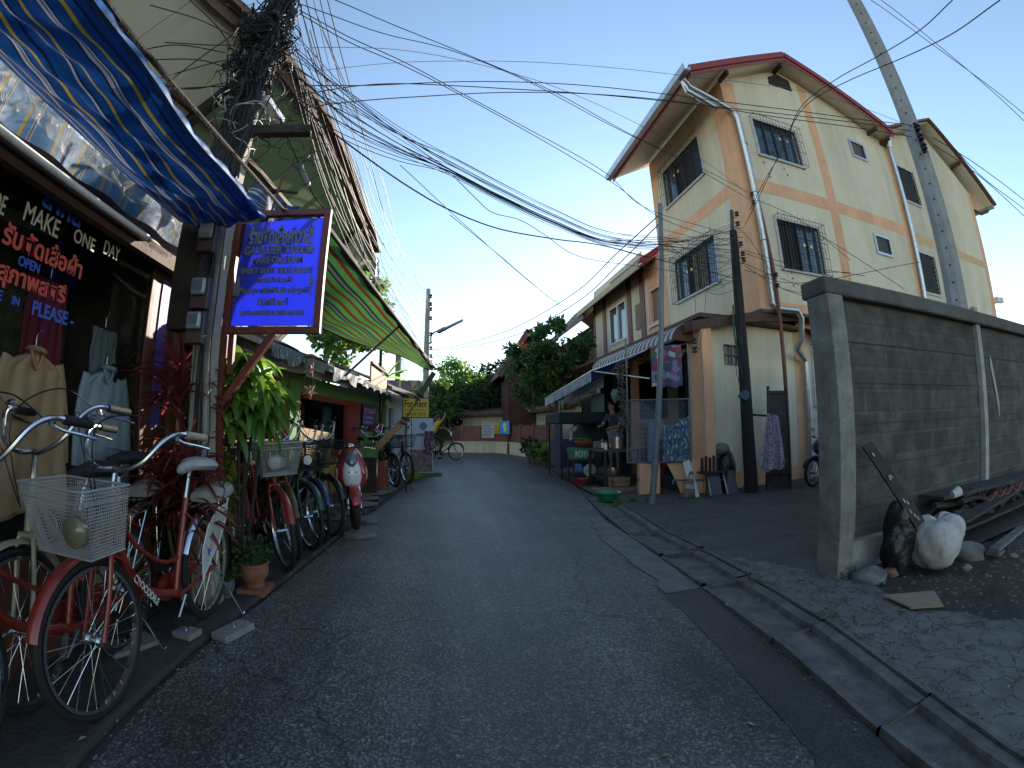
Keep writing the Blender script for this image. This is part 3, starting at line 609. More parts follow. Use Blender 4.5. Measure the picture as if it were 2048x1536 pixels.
# glass-block panels and grey render patches on the second wing
mb = MB(); mb.wbox(H2, 1.45, 2.35, 6.7, 7.5, 0, .006); mb.build('render_patch', mat('blue_grey_render', (.33, .37, .42), .7), house)
mb = MB(); nn = 5
for i in range(4):
    for j in range(nn): mb.wbox(H2, 1.45+i*.22, 1.65+i*.22, 4.35+j*.155, 4.49+j*.155, .002, .012)
mb.build('glass_blocks', mat('glass_block', (.42, .42, .44), .2, var=.2, scale=5), house)
# downpipes
mb = MB(); mb.tube([(3.95, 5.35, 7.3), (4.0, 5.35, 7.1), (4.62, 5.4, 6.9)], .05, 10)
top = HR.at(1447, 235, .07); bot = HR.at(1512, 600, .07)
mb.tube([(3.95, 5.30, 7.32), (4.05, 5.32, 7.18), (4.95, 5.38, 6.95), (5.04, 5.38, 6.8), (5.08, 5.38, 3.22), (5.2, 5.38, 3.14), (5.62, 5.38, 3.16), (5.75, 5.42, 3.05), (5.78, 5.50, 2.7), (5.74, 5.6, 2.55), (6.16, 5.80, 2.4), (6.2, 5.83, 1.6), (6.2, 5.83, 0)], .052, 10)
for z in (6.2, 5.2, 4.3, 3.7): mb.ring((5.06, 5.38, z), .056, .008, (0, 0, 1), 12, 5)
mb.build('downpipe', M['steel'], house, smooth=True)
mb = MB(); mb.tube([(9.95, 5.35, 7.85), (9.97, 5.38, 7.5), (9.98, 5.4, 3.1), (9.98, 5.4, 0)], .05, 10); mb.lathe([(.05, 0), (.12, .2), (.12, .26), (.05, .26)], 10, (9.95, 5.36, 7.6)); mb.build('downpipe', M['steel'], house, smooth=True)
mb = MB(); mb.box((14.78, 5.5, 4.4), (15.0, 5.7, 4.55)); mb.lathe([(.02, 0), (.09, .02), (.09, .16), (.02, .16)], 10, (15.05, 5.5, 4.38)); mb.build('security_light', M['white'], house)
# weather stains are left to the render's own dirt; small holes and bolt marks under the windows
mb = MB()
for px in ((1527, 325), (1538, 348), (1540, 354), (1568, 337), (1575, 350), (1583, 545), (1585, 557), (1587, 571)): p = HR.at(*px, .002); mb.lathe([(.02, 0), (.022, .004), (.001, .006)], 8, p, HR.n)
mb.build('wall_plug', mat('plug', (.22, .12, .10), .8), house)
fullsize(house)
mb = MB(); holes(mb, GC, 0, GC.L, 0, 3.42, [swin], .1); mb.build('wall', M['cream'], house)
mb = MB(); mb.wbox(GC, .5, GC.L, 0, .36, 0, .012); mb.wbox(GC, GC.L-.16, GC.L, .36, 3.42, 0, .012); mb.build('painted_band', M['orange'], house)
mb = MB(); mb.box((4.86, 7.2, 0), (5.1, 7.78, 3.24)); mb.build('pillar', M['orange'], house, bevel=.01)
f = MB(); a, b, c, d = swin
for q in ((a-.02, b+.02, d, d+.02), (a-.02, b+.02, c-.02, c), (a-.02, a, c, d), (b, b+.02, c, d), ((a+b)/2-.01, (a+b)/2+.01, c, d), (a, b, (c+d)/2-.01, (c+d)/2+.01)): f.wbox(GC, *q, -.02, .012)
f = f.build('window', mat('grey_frame', (.12, .12, .12), .6), house); k = MB(); k.wbox(GC, a, b, c, d, -.08, -.05); k.build('pane', mat('frosted', (.10, .11, .11), .2), f)
mb = MB(); mb.slab([(4.85, 7.2, 3.43), (6.5, 7.25, 3.43), (8.05, 7.6, 3.43), (8.1, 9.0, 3.43), (6.5, 9.0, 3.43), (6.5, 17.2, 3.43), (4.85, 17.2, 3.43)], (0, 0, .08)); mb.build('lean_to_roof', M['brown'], house)
pts = [AX(1345, 668, 4.62), AX(1382, 652, 4.68), AY(1440, 642, 7.12), AY(1502, 634, 7.15), AY(1592, 634, 7.45)]
mb = MB()
for a, b in zip(pts, pts[1:]): mb.bar(a, b, .05, .19)
mb.build('canopy_board', M['brown'], house)
# ---------------------------------------------------------------- neighbour: orange bay and cream/brown upper floor
NB = Wall((4.9, 8.74), (4.9, 13.3))
nb = wthing('shophouse', 'cream and brown two-storey shophouse with white sliding window above the stall', 'shophouse', (6.45, 11.5, 0))
win = rect(NB, (1222, 640), (1254, 640)); wu0, wu1 = NB.uz(1253, 660)[0], NB.uz(1222, 660)[0]; z0, z1 = 3.75, 4.75
lu0, lu1 = NB.uz(1283, 600)[0]+.03, NB.uz(1268, 620)[0]-.03
ou = NB.uz(1290, 600)[0]
sh = (.12, ou-.28, 3.78, 4.55)
mb = MB(); holes(mb, NB, ou, 4.56, 2.9, 5.75, [(wu0, wu1, z0, z1), (lu0, lu1, 3.75, 4.45)], .1)
mb.wbox(NB, 3.3, 4.56, 0, 2.9, -.15, 0); mb.build('wall', M['cream'], nb)
mb = MB(); holes(mb, NB, 0, ou, 2.9, 5.4, [sh], .12); mb.build('bay_wall', M['orange'], nb)
mb = MB(); mb.wbox(NB, sh[0], sh[1], sh[2], sh[3], -.11, -.07); mb.build('shutter', mat('shutter_wood', (.20, .13, .085), .7, var=.2), nb)
mb = MB(); mb.wbox(NB, sh[1]+.05, sh[1]+.1, 3.6, 4.9, .0, .04); mb.wbox(NB, sh[0]-.05, sh[1]+.1, 3.66, 3.72, 0, .05); mb.build('window', WF, nb)
mb = MB()
for px in (1288, 1261, 1210): u = NB.uz(px, 640)[0]; mb.wbox(NB, u-.12, u+.12, 2.9, 5.3, .003, .03)
mb.wbox(NB, 4.48, 4.56, 2.9, 5.3, .003, .03); mb.build('pilaster', mat('brown_paint', (.17, .075, .055), .6, var=.2, dirt=.3), nb)
f = MB()
for q in ((wu0-.05, wu1+.05, z1, z1+.05), (wu0-.05, wu1+.05, z0-.05, z0), (wu0-.05, wu0, z0, z1), (wu1, wu1+.05, z0, z1), ((wu0+wu1)/2-.03, (wu0+wu1)/2+.03, z0, z1)): f.wbox(NB, *q, -.03, .025)
f = f.build('window', M['white'], nb); k = MB(); k.wbox(NB, wu0, wu1, z0, z1, -.06, -.04)
k.build('pane', mat('sky_glass', (.16, .20, .22), .04, var=.2, spec=1, metal=.5), f)
k = MB()
for i in range(9): z = 3.78+i*.075; k.slab([NB.P(lu0, z, -.05), NB.P(lu0, z+.06, 0), NB.P(lu1, z+.06, 0), NB.P(lu1, z, -.05)], NB.n*.006)
k.build('louvre', mat('louvre_pale', (.33, .30, .24), .6), nb)
mb = MB(); mb.slab([(4.42, 8.9, 4.98), (4.42, 13.55, 4.98), (5.0, 13.55, 5.35), (6.6, 13.55, 6.0), (6.6, 8.75, 6.0), (5.0, 8.9, 5.35)], (0, 0, .05)); rf = mb.build('roof', mat('old_roof', (.24, .11, .10), .7, dirt=.4), nb)
mb = MB(); mb.bar((4.4, 8.85, 5.02), (4.4, 13.6, 5.02), .04, .16); mb.bar((4.4, 13.58, 5.02), (5.0, 13.58, 5.4), .04, .16); mb.build('fascia', mat('cream_fascia', (.45, .38, .26), .7, dirt=.3), rf)
mb = MB(); mb.bar((4.95, 8.76, 5.47), (4.45, 8.8, 5.12), .05, .14); mb.bar((4.45, 8.8, 5.14), (4.42, 10.6, 5.14), .05, .08); mb.build('ridge_trim', M['red'], rf)
fullsize(nb)
# dark open ground floor behind the stall
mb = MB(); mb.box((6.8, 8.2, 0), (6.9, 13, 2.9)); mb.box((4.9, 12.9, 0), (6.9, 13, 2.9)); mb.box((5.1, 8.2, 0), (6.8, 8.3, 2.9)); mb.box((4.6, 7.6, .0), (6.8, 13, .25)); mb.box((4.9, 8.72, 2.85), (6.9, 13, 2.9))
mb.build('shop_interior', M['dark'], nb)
mb = MB(); u = .9
for y in (9.55,): mb.box((4.45, y, .2), (4.6, y+.16, 3.0))
mb.build('post', mat('orange_post', (.30, .13, .05), .7, dirt=.3), nb)
# barrel awning with pressed brown and cream stripes
aw = wthing('striped_awning', 'brown and cream striped barrel-shaped metal awning over the shopfront', 'awning', (4.6, 9.8, 3.0))
mb = MB()
def fa(a, b): t = b*math.pi/2; y = 7.55+a*4.75; return Vector((4.89-.5*math.sin(t), y, 3.0+.38*math.cos(t)+.008*math.sin(a*math.pi*80)))
mb.grid(fa, 160, 8); mb.build('awning_sheet', stripes('awning_stripes', [(0, (.45, .42, .36)), (.5, (.06, .035, .03))], 'u', 22, trans=0), aw, smooth=True)
mb = MB(); mb.bar((4.39, 7.5, 2.99), (4.39, 12.3, 2.99), .03, .05); mb.slab([(4.89, 7.54, 3.38)]+[fa(0, i/8)-Vector((0, .01, 0)) for i in range(1, 9)]+[(4.89, 7.54, 2.98)], (0, -.03, 0)); mb.build('end_cap', M['brown'], aw)
# navy cloth awning with scalloped pale valance
na = wthing('cloth_awning', 'navy cloth awning with pale scalloped valance over the food stall', 'awning', (3.5, 10, 2.6))
NC, FC, WC, FW = AX(1182, 742, 3.55), AX(1090, 797, 3.3), Vector((4.5, 8.1, 3.12)), Vector((4.8, 13.2, 3.05))
mb = MB(); mb.grid(lambda a, b: (NC.lerp(FC, a)).lerp(WC.lerp(FW, a), b)-Vector((0, 0, .1*math.sin(math.pi*b)+.02*math.sin(a*25))), 20, 8)
NAVY = mat('navy_canvas', (.022, .040, .20), .7, var=.2, scale=4, trans=.25); mb.build('canvas', NAVY, na, smooth=True)
def valance(A, B, h, n, m, parent, name='valance'):
    A = Vector(A); B = Vector(B); mb = MB(); k = n*6
    side = (B-A).cross(Vector((0, 0, 1))).normalized()
    def f(a, b): t = a*n % 1; return A.lerp(B, a)+Vector((0, 0, -b*h*(.8+.2*abs(math.sin(a*n*math.pi)))))+side*(.02*math.sin(a*n*math.pi*2)*b)
    mb.grid(f, k, 3); return mb.build(name, m, parent, smooth=True)
valance(NC, FC, .26, 18, stripes('valance_stripes', [(0, (.55, .58, .62)), (.82, (.20, .27, .42))], 'u', 24), na)
mb = MB(); mb.tube([NC, WC+Vector((.1, .1, -.05))], .018); mb.tube([NC+Vector((.05, 0, 0)), AX(1300, 757, 4.3)], .018); mb.tube([NC, FC], .016); mb.build('awning_arm', M['steel'], na)
# second small scalloped awning behind
a2 = wthing('cloth_awning', 'short white ribbed awning with scalloped edge below the navy one', 'awning', (3.9, 11, 2.3))
A, B = AX(1207, 752, 4.0), AX(1130, 787, 3.8)
valance(A, B, .28, 16, stripes('valance_ribs', [(0, (.62, .62, .58)), (.8, (.30, .32, .33))], 'u', 16), a2)
mb = MB(); mb.grid(lambda a, b: A.lerp(B, a).lerp(Vector((4.8, A.y+.3, 2.9)).lerp(Vector((4.8, B.y, 2.9)), a), b), 10, 3); mb.build('canvas', mat('white_canvas', (.5, .5, .47), .7, trans=.4), a2)
# ---------------------------------------------------------------- brown timber house with steep gables beyond
bh = wthing('timber_house', 'dark brown timber house with pitched roof beyond the shophouse', 'house', (6.8, 18.5, 0))
mb = MB(); mb.box((5.2, 13.9, 0), (9, 22.2, 4.9)); mb.build('wall', mat('dark_boards', (.045, .022, .016), .8, var=.3, scale=3, bump=.2), bh)  # wall lengthened past its roof to block a sun patch on the road
mb = MB(); mb.slab([(4.65, 13.6, 4.95), (4.65, 19.6, 4.95), (6.2, 19.6, 6.6), (6.2, 13.6, 6.6)], (0, 0, .07)); mb.slab([(6.2, 13.6, 6.6), (6.2, 19.6, 6.6), (8.6, 19.6, 4.9), (8.6, 13.6, 4.9)], (0, 0, .07)); mb.build('roof', mat('brown_roof', (.11, .06, .05), .7), bh)
mb = MB(); mb.bar((4.62, 13.55, 5.0), (6.2, 13.55, 6.66), .04, .2); mb.bar((4.62, 13.5, 5.0), (4.62, 19.6, 5.0), .04, .2); mb.build('bargeboard', mat('grey_board', (.16, .13, .115), .8), bh)
gh = wthing('gabled_timber_house', 'reddish brown timber house with a tall narrow gable half hidden by the tree', 'house', (4.5, 21.5, 0))
gw = MB(); ap = AY(1058, 664, 21.5); lo = AY(998, 752, 21.5); hr = 2*ap.x-lo.x
gw.slab([(lo.x+.5, 21.9, 0), (hr-.5, 21.9, 0), (hr-.5, 21.9, lo.z+.5), (ap.x, 21.9, ap.z-.3), (lo.x+.5, 21.9, lo.z+.5)], (0, 5, 0)); gw.build('wall', mat('red_boards', (.075, .028, .02), .8, var=.3, scale=3), gh)
mb = MB(); mb.slab([(lo.x, 21.5, lo.z), (ap.x, 21.5, ap.z), (ap.x, 28, ap.z), (lo.x, 28, lo.z)], (0, 0, .12)); mb.slab([(hr, 21.5, lo.z), (ap.x, 21.5, ap.z), (ap.x, 28, ap.z), (hr, 28, lo.z)], (0, 0, .12)); mb.build('roof', mat('brown_roof', (.11, .06, .05), .7), gh)
mb = MB(); mb.bar((lo.x, 21.45, lo.z), (ap.x, 21.45, ap.z+.1), .05, .3); mb.bar((hr, 21.45, lo.z), (ap.x, 21.45, ap.z+.1), .05, .3); mb.build('bargeboard', mat('red_barge', (.13, .055, .04), .7), gh)
W_ = Wall((lo.x+.5, 21.89), (hr-.5, 21.89)); mb = MB(); mb.wbox(W_, 1.1, 1.9, 2.2, 3.3, 0, .02); q = mb.build('window', M['dkglass'], gh); mb = MB(); mb.wbox(W_, 1.47, 1.53, 2.2, 3.3, .02, .05); mb.wbox(W_, 1.05, 1.95, 2.12, 2.2, .0, .06); mb.build('frame', WF, q)
fullsize(bh)
# low outbuilding with tiled roof, cream walls and pierced vent blocks
ob = wthing('low_outbuilding', 'long low cream outbuilding with grey tiled roof behind the brown fence', 'building', (3, 24.5, 0))
OA, OB = Wall((1.2, 24.6), (4.6, 23.6)), Wall((4.6, 23.6), (5.4, 17))
mb = MB(); mb.wbox(OA, 0, OA.L, 0, 2.05, -.2, 0); mb.wbox(OB, 0, OB.L, 0, 2.15, -.2, 0); mb.build('wall', mat('cream_wall_far', (.50, .43, .30), .85, dirt=.2), ob)
mb = MB(); mb.slab([OA.P(-.3, 2.0, .35), OA.P(OA.L+.1, 2.1, .35), OA.P(OA.L+.3, 2.6, -1.2), OA.P(-.3, 2.5, -1.2)], (0, 0, .09)); mb.slab([OB.P(-.1, 2.1, .35), OB.P(OB.L, 2.2, .35), OB.P(OB.L, 2.7, -1.2), OB.P(-.1, 2.6, -1.2)], (0, 0, .09)); mb.build('roof', mat('grey_tile', (.13, .11, .10), .8, var=.3, scale=6, bump=.3), ob)
mb = MB(); mb.bar(OA.P(-.3, 1.98, .37), OA.P(OA.L, 2.08, .37), .04, .14); mb.bar(OB.P(0, 2.08, .37), OB.P(OB.L, 2.18, .37), .04, .14); mb.build('fascia', M['brown'], ob)
mb = MB()
for i in range(16):
    for j in range(2): mb.ring(OB.P(.6+i*.28, 1.72+j*.26, .02), .09, .018, OB.n, 12, 5)
mb.build('vent_block', mat('vent_block', (.45, .42, .34), .8), ob)
# curved boundary fence: cream plinth with brown steel pales
FP = [(-3.4, 24.9), (-1.2, 24.3), (1.1, 23.5), (2.9, 22.95), (3.45, 22.2), (3.75, 20.5), (3.95, 18.5), (4.05, 16.5), (4.1, 14.6)]
fe = wthing('boundary_fence', 'curved brown steel pale fence on a cream plinth at the bend', 'fence', (1.1, 23.5, 0))
mb = MB()
for a, b in zip(FP, FP[1:]): mb.bar((a[0], a[1], .26), (b[0], b[1], .26), .2, .56); mb.bar((a[0], a[1], .56), (b[0], b[1], .56), .28, .07)
mb.build('plinth', mat('plinth_cream', (.55, .47, .34), .85, dirt=.35), fe)
mb = MB()
for a, b in zip(FP, FP[1:]):
    a = Vector((*a, 0)); b = Vector((*b, 0)); n = int((b-a).length/.085)
    for i in range(n): p = a.lerp(b, i/n); mb.bar(p+Vector((0, 0, .6)), p+Vector((0, 0, 1.42+.02*math.sin(i*1.3))), .02, .078, up=(b-a))
    for z in (.75, 1.3): mb.bar(a+Vector((0, 0, z)), b+Vector((0, 0, z)), .03, .04)
mb.build('pale_panel', mat('fence_brown', (.16, .055, .04), .6, var=.25, scale=4), fe)
mb = MB()
for x, y in FP[1:-1]: mb.box((x-.07, y-.07, .5), (x+.07, y+.07, 1.5))
mb.build('fence_post', mat('fence_post_brown', (.22, .09, .065), .7), fe)
def poster(name, label, W, u0, u1, z0, z1, off, m, cat='poster'):
    t = wthing(name, label, cat, W.P(u0, z0, off)); mb = MB(); mb.wbox(W, u0, u1, z0, z1, off, off+.015); mb.build('board', m, t); return t
FW1 = Wall((1.1, 23.5), (2.9, 22.95))
r = rect(FW1, (965, 845), (989, 872)); t = poster('notice_banner', 'large pale printed banner with fine text on the fence', FW1, r[0], r[1], r[2]-.1, r[3], .12, mat('banner_pale', (.42, .42, .40), .7))
mb = MB()
for i in range(9): mb.wbox(FW1, r[0]+.05, r[1]-.08-(i % 3)*.06, r[3]-.09-i*.08, r[3]-.06-i*.08, .136, .139)
mb.build('printed_lines', mat('print_grey', (.10, .10, .16), .7), t)
r2 = rect(FW1, (990, 848), (1001, 868)); t = poster('notice_banner', 'small yellow printed banner beside the pale one on the fence', FW1, r2[0], r2[1], r2[2], r2[3], .12, mat('banner_yellow', (.60, .45, .04), .7))
mb = MB()
for i in range(6): mb.wbox(FW1, r2[0]+.03, r2[1]-.04, r2[3]-.1-i*.08, r2[3]-.07-i*.08, .136, .139)
mb.build('printed_lines', mat('print_red', (.25, .05, .04), .7), t)
FW2 = Wall((2.9, 22.95), (3.6, 21.6)); r3 = rect(FW2, (1004, 842), (1023, 868)); t = poster('sign_board', 'bright blue sign board with a yellow and white emblem on the fence', FW2, r3[0], r3[1], r3[2], r3[3], .12, mat('sign_blue', (.05, .30, .62), .5), 'sign')
mb = MB(); cu, cz = (r3[0]+r3[1])/2, (r3[2]+r3[3])/2; mb.lathe([(.001, 0), (.15, 0), (.15, .006), (.001, .006)], 16, FW2.P(cu, cz+.08, .136), FW2.n); mb.wbox(FW2, cu-.08, cu+.16, cz-.2, cz-.05, .136, .141); mb.build('emblem', mat('emblem_yellow', (.7, .62, .15), .5), t)
# ================================================================ LEFT SIDE: TAILOR SHOP
SW = Wall((-2.25, -2.2), (-2.25, 3.5))
def SU(px, py): return SW.uz(px, py)
shop = wthing('tailor_shop', 'tailor shopfront with red-brown frame and lettered display window', 'shop', (-2.25, 1.5, 0))
mb = MB(); uR = SU(352, 700)[0]
mb.box((-2.33, -2.2, 0), (-2.2, 3.5, .62)); mb.box((-2.34, -2.2, 2.62), (-2.2, 3.5, 2.80)); mb.box((-2.34, 3.32, .62), (-2.23, 3.5, 2.62)); mb.box((-2.34, 2.98, .62), (-2.265, 3.03, 2.62)); mb.box((-2.33, -.6, .62), (-2.2, -.5, 2.62))
mb.build('shop_frame', mat('shop_frame_red', (.13, .05, .035), .55, var=.3, dirt=.3), shop, bevel=.005)
mb = MB(); mb.box((-2.32, 3.03, .62), (-2.27, 3.32, 2.62)); mb.build('side_panel', mat('maroon_panel', (.11, .025, .02), .5), shop)
mb = MB(); mb.box((-2.268, 3.12, 1.3), (-2.26, 3.24, 2.45)); mb.build('purple_strip', mat('violet_strip', (.10, .05, .35), .5), shop)
mb = MB(); mb.box((-2.285, -.5, .62), (-2.279, 2.98, 2.62)); mb.build('display_glass', M['glass'], shop)
mb = MB(); mb.box((-5.2, -2.4, 0), (-5.1, 3.6, 3.2)); mb.box((-5.2, 3.5, 0), (-2.34, 3.6, 3.2)); mb.box((-5.2, -2.4, 0), (-2.34, -2.3, 3.2)); mb.box((-5.2, -2.4, 3.2), (-2.2, 3.6, 3.3)); mb.box((-5.1, -2.3, .04), (-2.34, 3.5, .12)); mb.box((-5.1, -2.3, .12), (-2.36, 3.5, .58))
mb.build('wall', mat('shop_inner', (.14, .12, .10), .9, var=.3), shop)
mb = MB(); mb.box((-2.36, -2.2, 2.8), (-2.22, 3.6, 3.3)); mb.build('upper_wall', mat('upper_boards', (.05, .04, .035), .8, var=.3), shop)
mb = MB(); mb.box((-3.9, 1.0, 1.3), (-3.85, 2.3, 2.5)); mb.box((-3.6, 2.5, 1.5), (-3.55, 3.4, 2.6)); mb.build('cloth_shelf', mat('shelf_cloth', (.16, .15, .10), .9, var=.6, scale=7), shop)
# painted window lettering
cw = mat('letter_cream', (.62, .56, .40), .6, var=.05); cr_ = mat('letter_red', (.72, .10, .07), .6, var=.05); cb = mat('letter_blue', (.05, .14, .62), .6, var=.05); cg = mat('letter_green', (.1, .3, .1), .6)
def boxtext(body, W, u0, z0, u1, z1, off, m, parent, bold=0, mirror=False, name='lettering', rot=0):
    """lettering fitted into a rectangle on a wall plane"""
    o = text(body, 1, m, None, matrix=Matrix.Identity(4), bold=bold, name=name, thick=.004); V = [v.co.copy() for v in o.data.vertices]
    if rot: V = [Matrix.Rotation(rot, 3, 'Z')@v for v in V]
    x0, x1 = min(v.x for v in V), max(v.x for v in V); y0, y1 = min(v.y for v in V), max(v.y for v in V)
    fl = (W.d.cross(Vector((0, 0, 1))).dot(W.n) < 0) != mirror
    for v, c in zip(o.data.vertices, V):
        t = (c.x-x0)/(x1-x0); t = 1-t if fl else t; v.co = W.P(u0+t*(u1-u0), z0+(c.y-y0)/(y1-y0)*(z1-z0), off+c.z)
    link2(o, parent); return o
def link2(o, parent):
    if not parent: return
    o.parent = parent; kids.setdefault(parent.name, []).append(o)
    if parent.name in WORLD: o.matrix_parent_inverse = Matrix.Translation(-WORLD[parent.name])
Y0 = 2.2
for body, a, b, c, d, m_, bo in (('MAKE', 1.68, 2.335, 1.96, 2.44, cw, .01), ('ONE', 2.09, 2.37, 2.29, 2.455, cw, .01), ('DAY', 2.38, 2.40, 2.55, 2.49, cw, .01), ('MADE', 1.36, 2.30, 1.55, 2.40, cw, .01),
    ('\u0e23\u0e31\u0e1a\u0e15\u0e31\u0e14\u0e40\u0e2a\u0e37\u0e49\u0e2d\u0e1c\u0e49\u0e32', 1.58, 2.17, 2.22, 2.30, cr_, .03), ('OPEN', 1.72, 2.10, 1.88, 2.155, cb, .02), ('\u0e2a\u0e38\u0e20\u0e32\u0e1e\u0e2a\u0e15\u0e23\u0e35', 1.60, 1.96, 2.12, 2.10, cr_, .03),
    ('COME', 1.45, 1.895, 1.66, 1.945, cb, .02), ('IN', 1.73, 1.895, 1.78, 1.94, cb, .02), ('PLEASE -', 1.88, 1.875, 2.22, 1.955, cb, .02), ('\u0e2a\u0e32\u0e01\u0e25', 1.78, 2.46, 2.12, 2.56, cb, .03)):
    boxtext(body, SW, a+Y0, b, c+Y0, d, -.022, m_, shop, bold=bo)
mb = MB(); mb.box((-2.6, 1.2, 2.0), (-2.59, 1.62, 2.6)); mb.box((-2.62, 1.15, 1.5), (-2.61, 1.5, 1.98)); tag(mb.build('poster', mat('poster_pale', (.42, .45, .5), .6)), 'pale blank poster hanging inside the tailor shop window', 'poster')
# garments hanging in the window
def garment(name, label, cat, yc, zt, zb, w, m, collar=True, sleeves=True, x=-2.36, hang=True, flare=1.15):
    t = wthing(name, label, cat, (x, yc, zb)); mb = MB()
    r = random.Random(hash(label) % 1000 if False else int(yc*100)); ph = [r.uniform(0, 6) for _ in range(4)]
    def f(a, b):
        s_ = min(1, .34+b*9) if sleeves else 1; ww = w*s_*(1+(flare-1)*b)
        z = zt-(zt-zb)*b+(-.035*abs(a-.5)*2*(1 if sleeves else 0))
        return (x+.007*math.sin(a*26+ph[0]+b*5)+.016*math.sin(a*9+ph[1]+b*3)*b+.006*math.sin(b*17+a*7), yc+(a-.5)*ww, z)
    mb.grid(f, 40, 24); mb.build('cloth' if not sleeves else 'shirt_body', m, t, smooth=True, solid=.012)
    if sleeves:
        for sgn, nm in ((-1, 'sleeve'), (1, 'sleeve')):
            mb = MB(); p0 = Vector((x, yc+sgn*w*.40, zt-.05)); mb.tube(bez([p0, p0+Vector((.005, sgn*.045, -.16)), p0+Vector((.01, sgn*.075, -.36)), p0+Vector((.0, sgn*.085, -.58))], 5), [.04]*5+[.036]*5+[.034]*6, 10); mb.v = [(x+(v_[0]-x)*.45, v_[1], v_[2]) for v_ in mb.v]; mb.build(nm, m, t, smooth=True)
    if collar:
        mb = MB(); mb.ring((x+.01, yc, zt+.005), .055, .014, (0, .15, 1), 16, 6); mb.tube([(x+.02, yc+.05, zt), (x+.03, yc+.02, zt-.07), (x+.03, yc, zt-.1)], .012); mb.tube([(x+.02, yc-.05, zt), (x+.03, yc-.02, zt-.07), (x+.03, yc, zt-.1)], .012); mb.build('collar', m, t, smooth=True)
    if hang: MB().tube(bez([(x, yc, zt+.02), (x, yc, zt+.09), (x, yc+.03, zt+.12), (x, yc+.01, zt+.15)], 4), .003).build('hanger_hook', M['chrome'], t)
    return t
garment('shirt', 'glossy orange long shirt hanging in the shop window', 'shirt', 2.02, 1.70, .82, .50, mat('orange_satin', (.88, .50, .28), .35, var=.12, scale=12))
garment('shirt', 'pale blue-grey shirt in a clear bag in the window', 'shirt', 2.68, 1.68, .80, .48, mat('pale_blue_shirt', (.58, .64, .72), .45, var=.12, scale=12))
t = wthing('dark_sphere_head', 'small dark glossy hat block beside the pale shirt', 'hat block', (-2.38, 2.78, 1.6)); MB().ball((-2.38, 2.78, 1.66), (.045, .05, .075), 16, 12).build('block', mat('dark_blue_gloss', (.02, .03, .05), .25), t, smooth=True)
t.name = 'hat_block'
garment('skirt', 'crimson pleated long skirt hanging behind the lettering', 'skirt', 2.22, 2.18, 1.2, .34, mat('crimson_cloth', (.28, .02, .045), .7, var=.15, scale=9), collar=False, sleeves=False, x=-2.55)
garment('trousers', 'pale grey trousers hanging beside the crimson skirt', 'trousers', 2.78, 1.98, 1.3, .27, mat('grey_trouser', (.27, .31, .31), .7, var=.15, scale=9), collar=False, sleeves=False, x=-2.5)
garment('cloth_drape', 'white cloth hanging at the left edge of the shop window', 'cloth', 1.42, 2.2, 1.2, .3, mat('white_drape', (.5, .5, .52), .7, var=.1), collar=False, sleeves=False, x=-2.55)
# fluorescent tube fitting above the window
tf = wthing('tube_light', 'long white fluorescent tube fitting above the tailor window', 'tube light', (-2.08, 2, 2.58))
a, b = AX(-60, 252, -2.08), AX(296, 463, -2.08); a.z = b.z = (a.z+b.z)/2+.01
mb = MB(); mb.bar(a+Vector((-.04, -.1, .02)), b+Vector((-.04, .05, .02)), .05, .04); mb.build('fitting', M['white'], tf)
MB().tube([a, b], .019, 12).build('tube', mat('tube_glass', (.85, .82, .74), .2, var=.02), tf, smooth=True)
mb = MB(); mb.lathe([(.02, 0), (.022, .03), (.012, .05)], 10, b, (0, 1, 0)); mb.build('end_cap', mat('endcap', (.4, .38, .34), .5), tf)
tag(MB().bar(a+Vector((-.10, -.5, -.01)), b+Vector((-.10, .9, -.01)), .07, .12).build('wooden_rail', M['brown']), 'brown wooden beam running above the tailor shop window', 'rail')
# ---- upper blue striped tarpaulin
bl = (.012, .075, .28); ye = (.50, .36, .05); wh = (.45, .46, .48); nv = (.008, .025, .10)
TARP = stripes('blue_striped_tarp', [(0, bl), (.16, nv), (.20, bl), (.30, ye), (.345, bl), (.47, nv), (.49, wh), (.515, bl), (.535, wh), (.575, nv), (.60, bl), (.80, ye), (.83, bl), (.93, nv), (.96, wh), (.985, bl)], 'v', 2.1, rough=.38, trans=.35)
ta = wthing('striped_tarpaulin', 'sagging blue tarpaulin awning striped yellow and white above the tailor shop', 'tarpaulin', (-1.8, 1.5, 2.8))
def tp(a, b):
    y = -2.0+a*4.80; p0 = Vector((-1.30-.02*math.sin(a*9), y, 2.72+.035*(y-1)*(1 if y > 1 else .2)+.03*math.sin(a*30)*.4)); p1 = Vector((-1.90, (y+.25)*.88, 2.72))
    p = p0.lerp(p1, b); s_ = math.sin(math.pi*b); return p+Vector((0, 0, -.05*s_*(1+.35*math.sin(a*8+1))+.014*math.sin(a*38+b*7)*s_+.012*math.sin(b*30+a*50)*s_+.008*math.sin(a*95+b*22+2*math.sin(a*20))*s_))
mb = MB(); mb.grid(tp, 170, 40); mb.build('canvas', TARP, ta, smooth=True)
mb = MB(); e = [tp(i/60, 0)+Vector((.01, 0, .0)) for i in range(61)]; mb.tube(e, [.020+.008*math.sin(i*2.1) for i in range(61)], 8); mb.build('rolled_edge', mat('tarp_roll', (.03, .14, .42), .35, var=.6, scale=16), ta, smooth=True)
mb = MB(); mb.tube([(-1.26, -2, 2.72), (-1.26, 1, 2.74), (-1.27, 3.1, 2.98)], .014); mb.tube([(-1.35, .9, 2.76), (-2.2, 1.1, 2.95)], .012); mb.build('awning_pipe', M['dkwood'], ta)
def corner(a, b):
    p = tp(.93+.07*a, 0).lerp(Vector((-1.80, 2.74, 2.76)), b); return p+Vector((.03*math.sin(b*14), .05*math.sin(a*9), -.06*math.sin(a*3)*b-.04*a*b+.02*math.sin(b*20)))
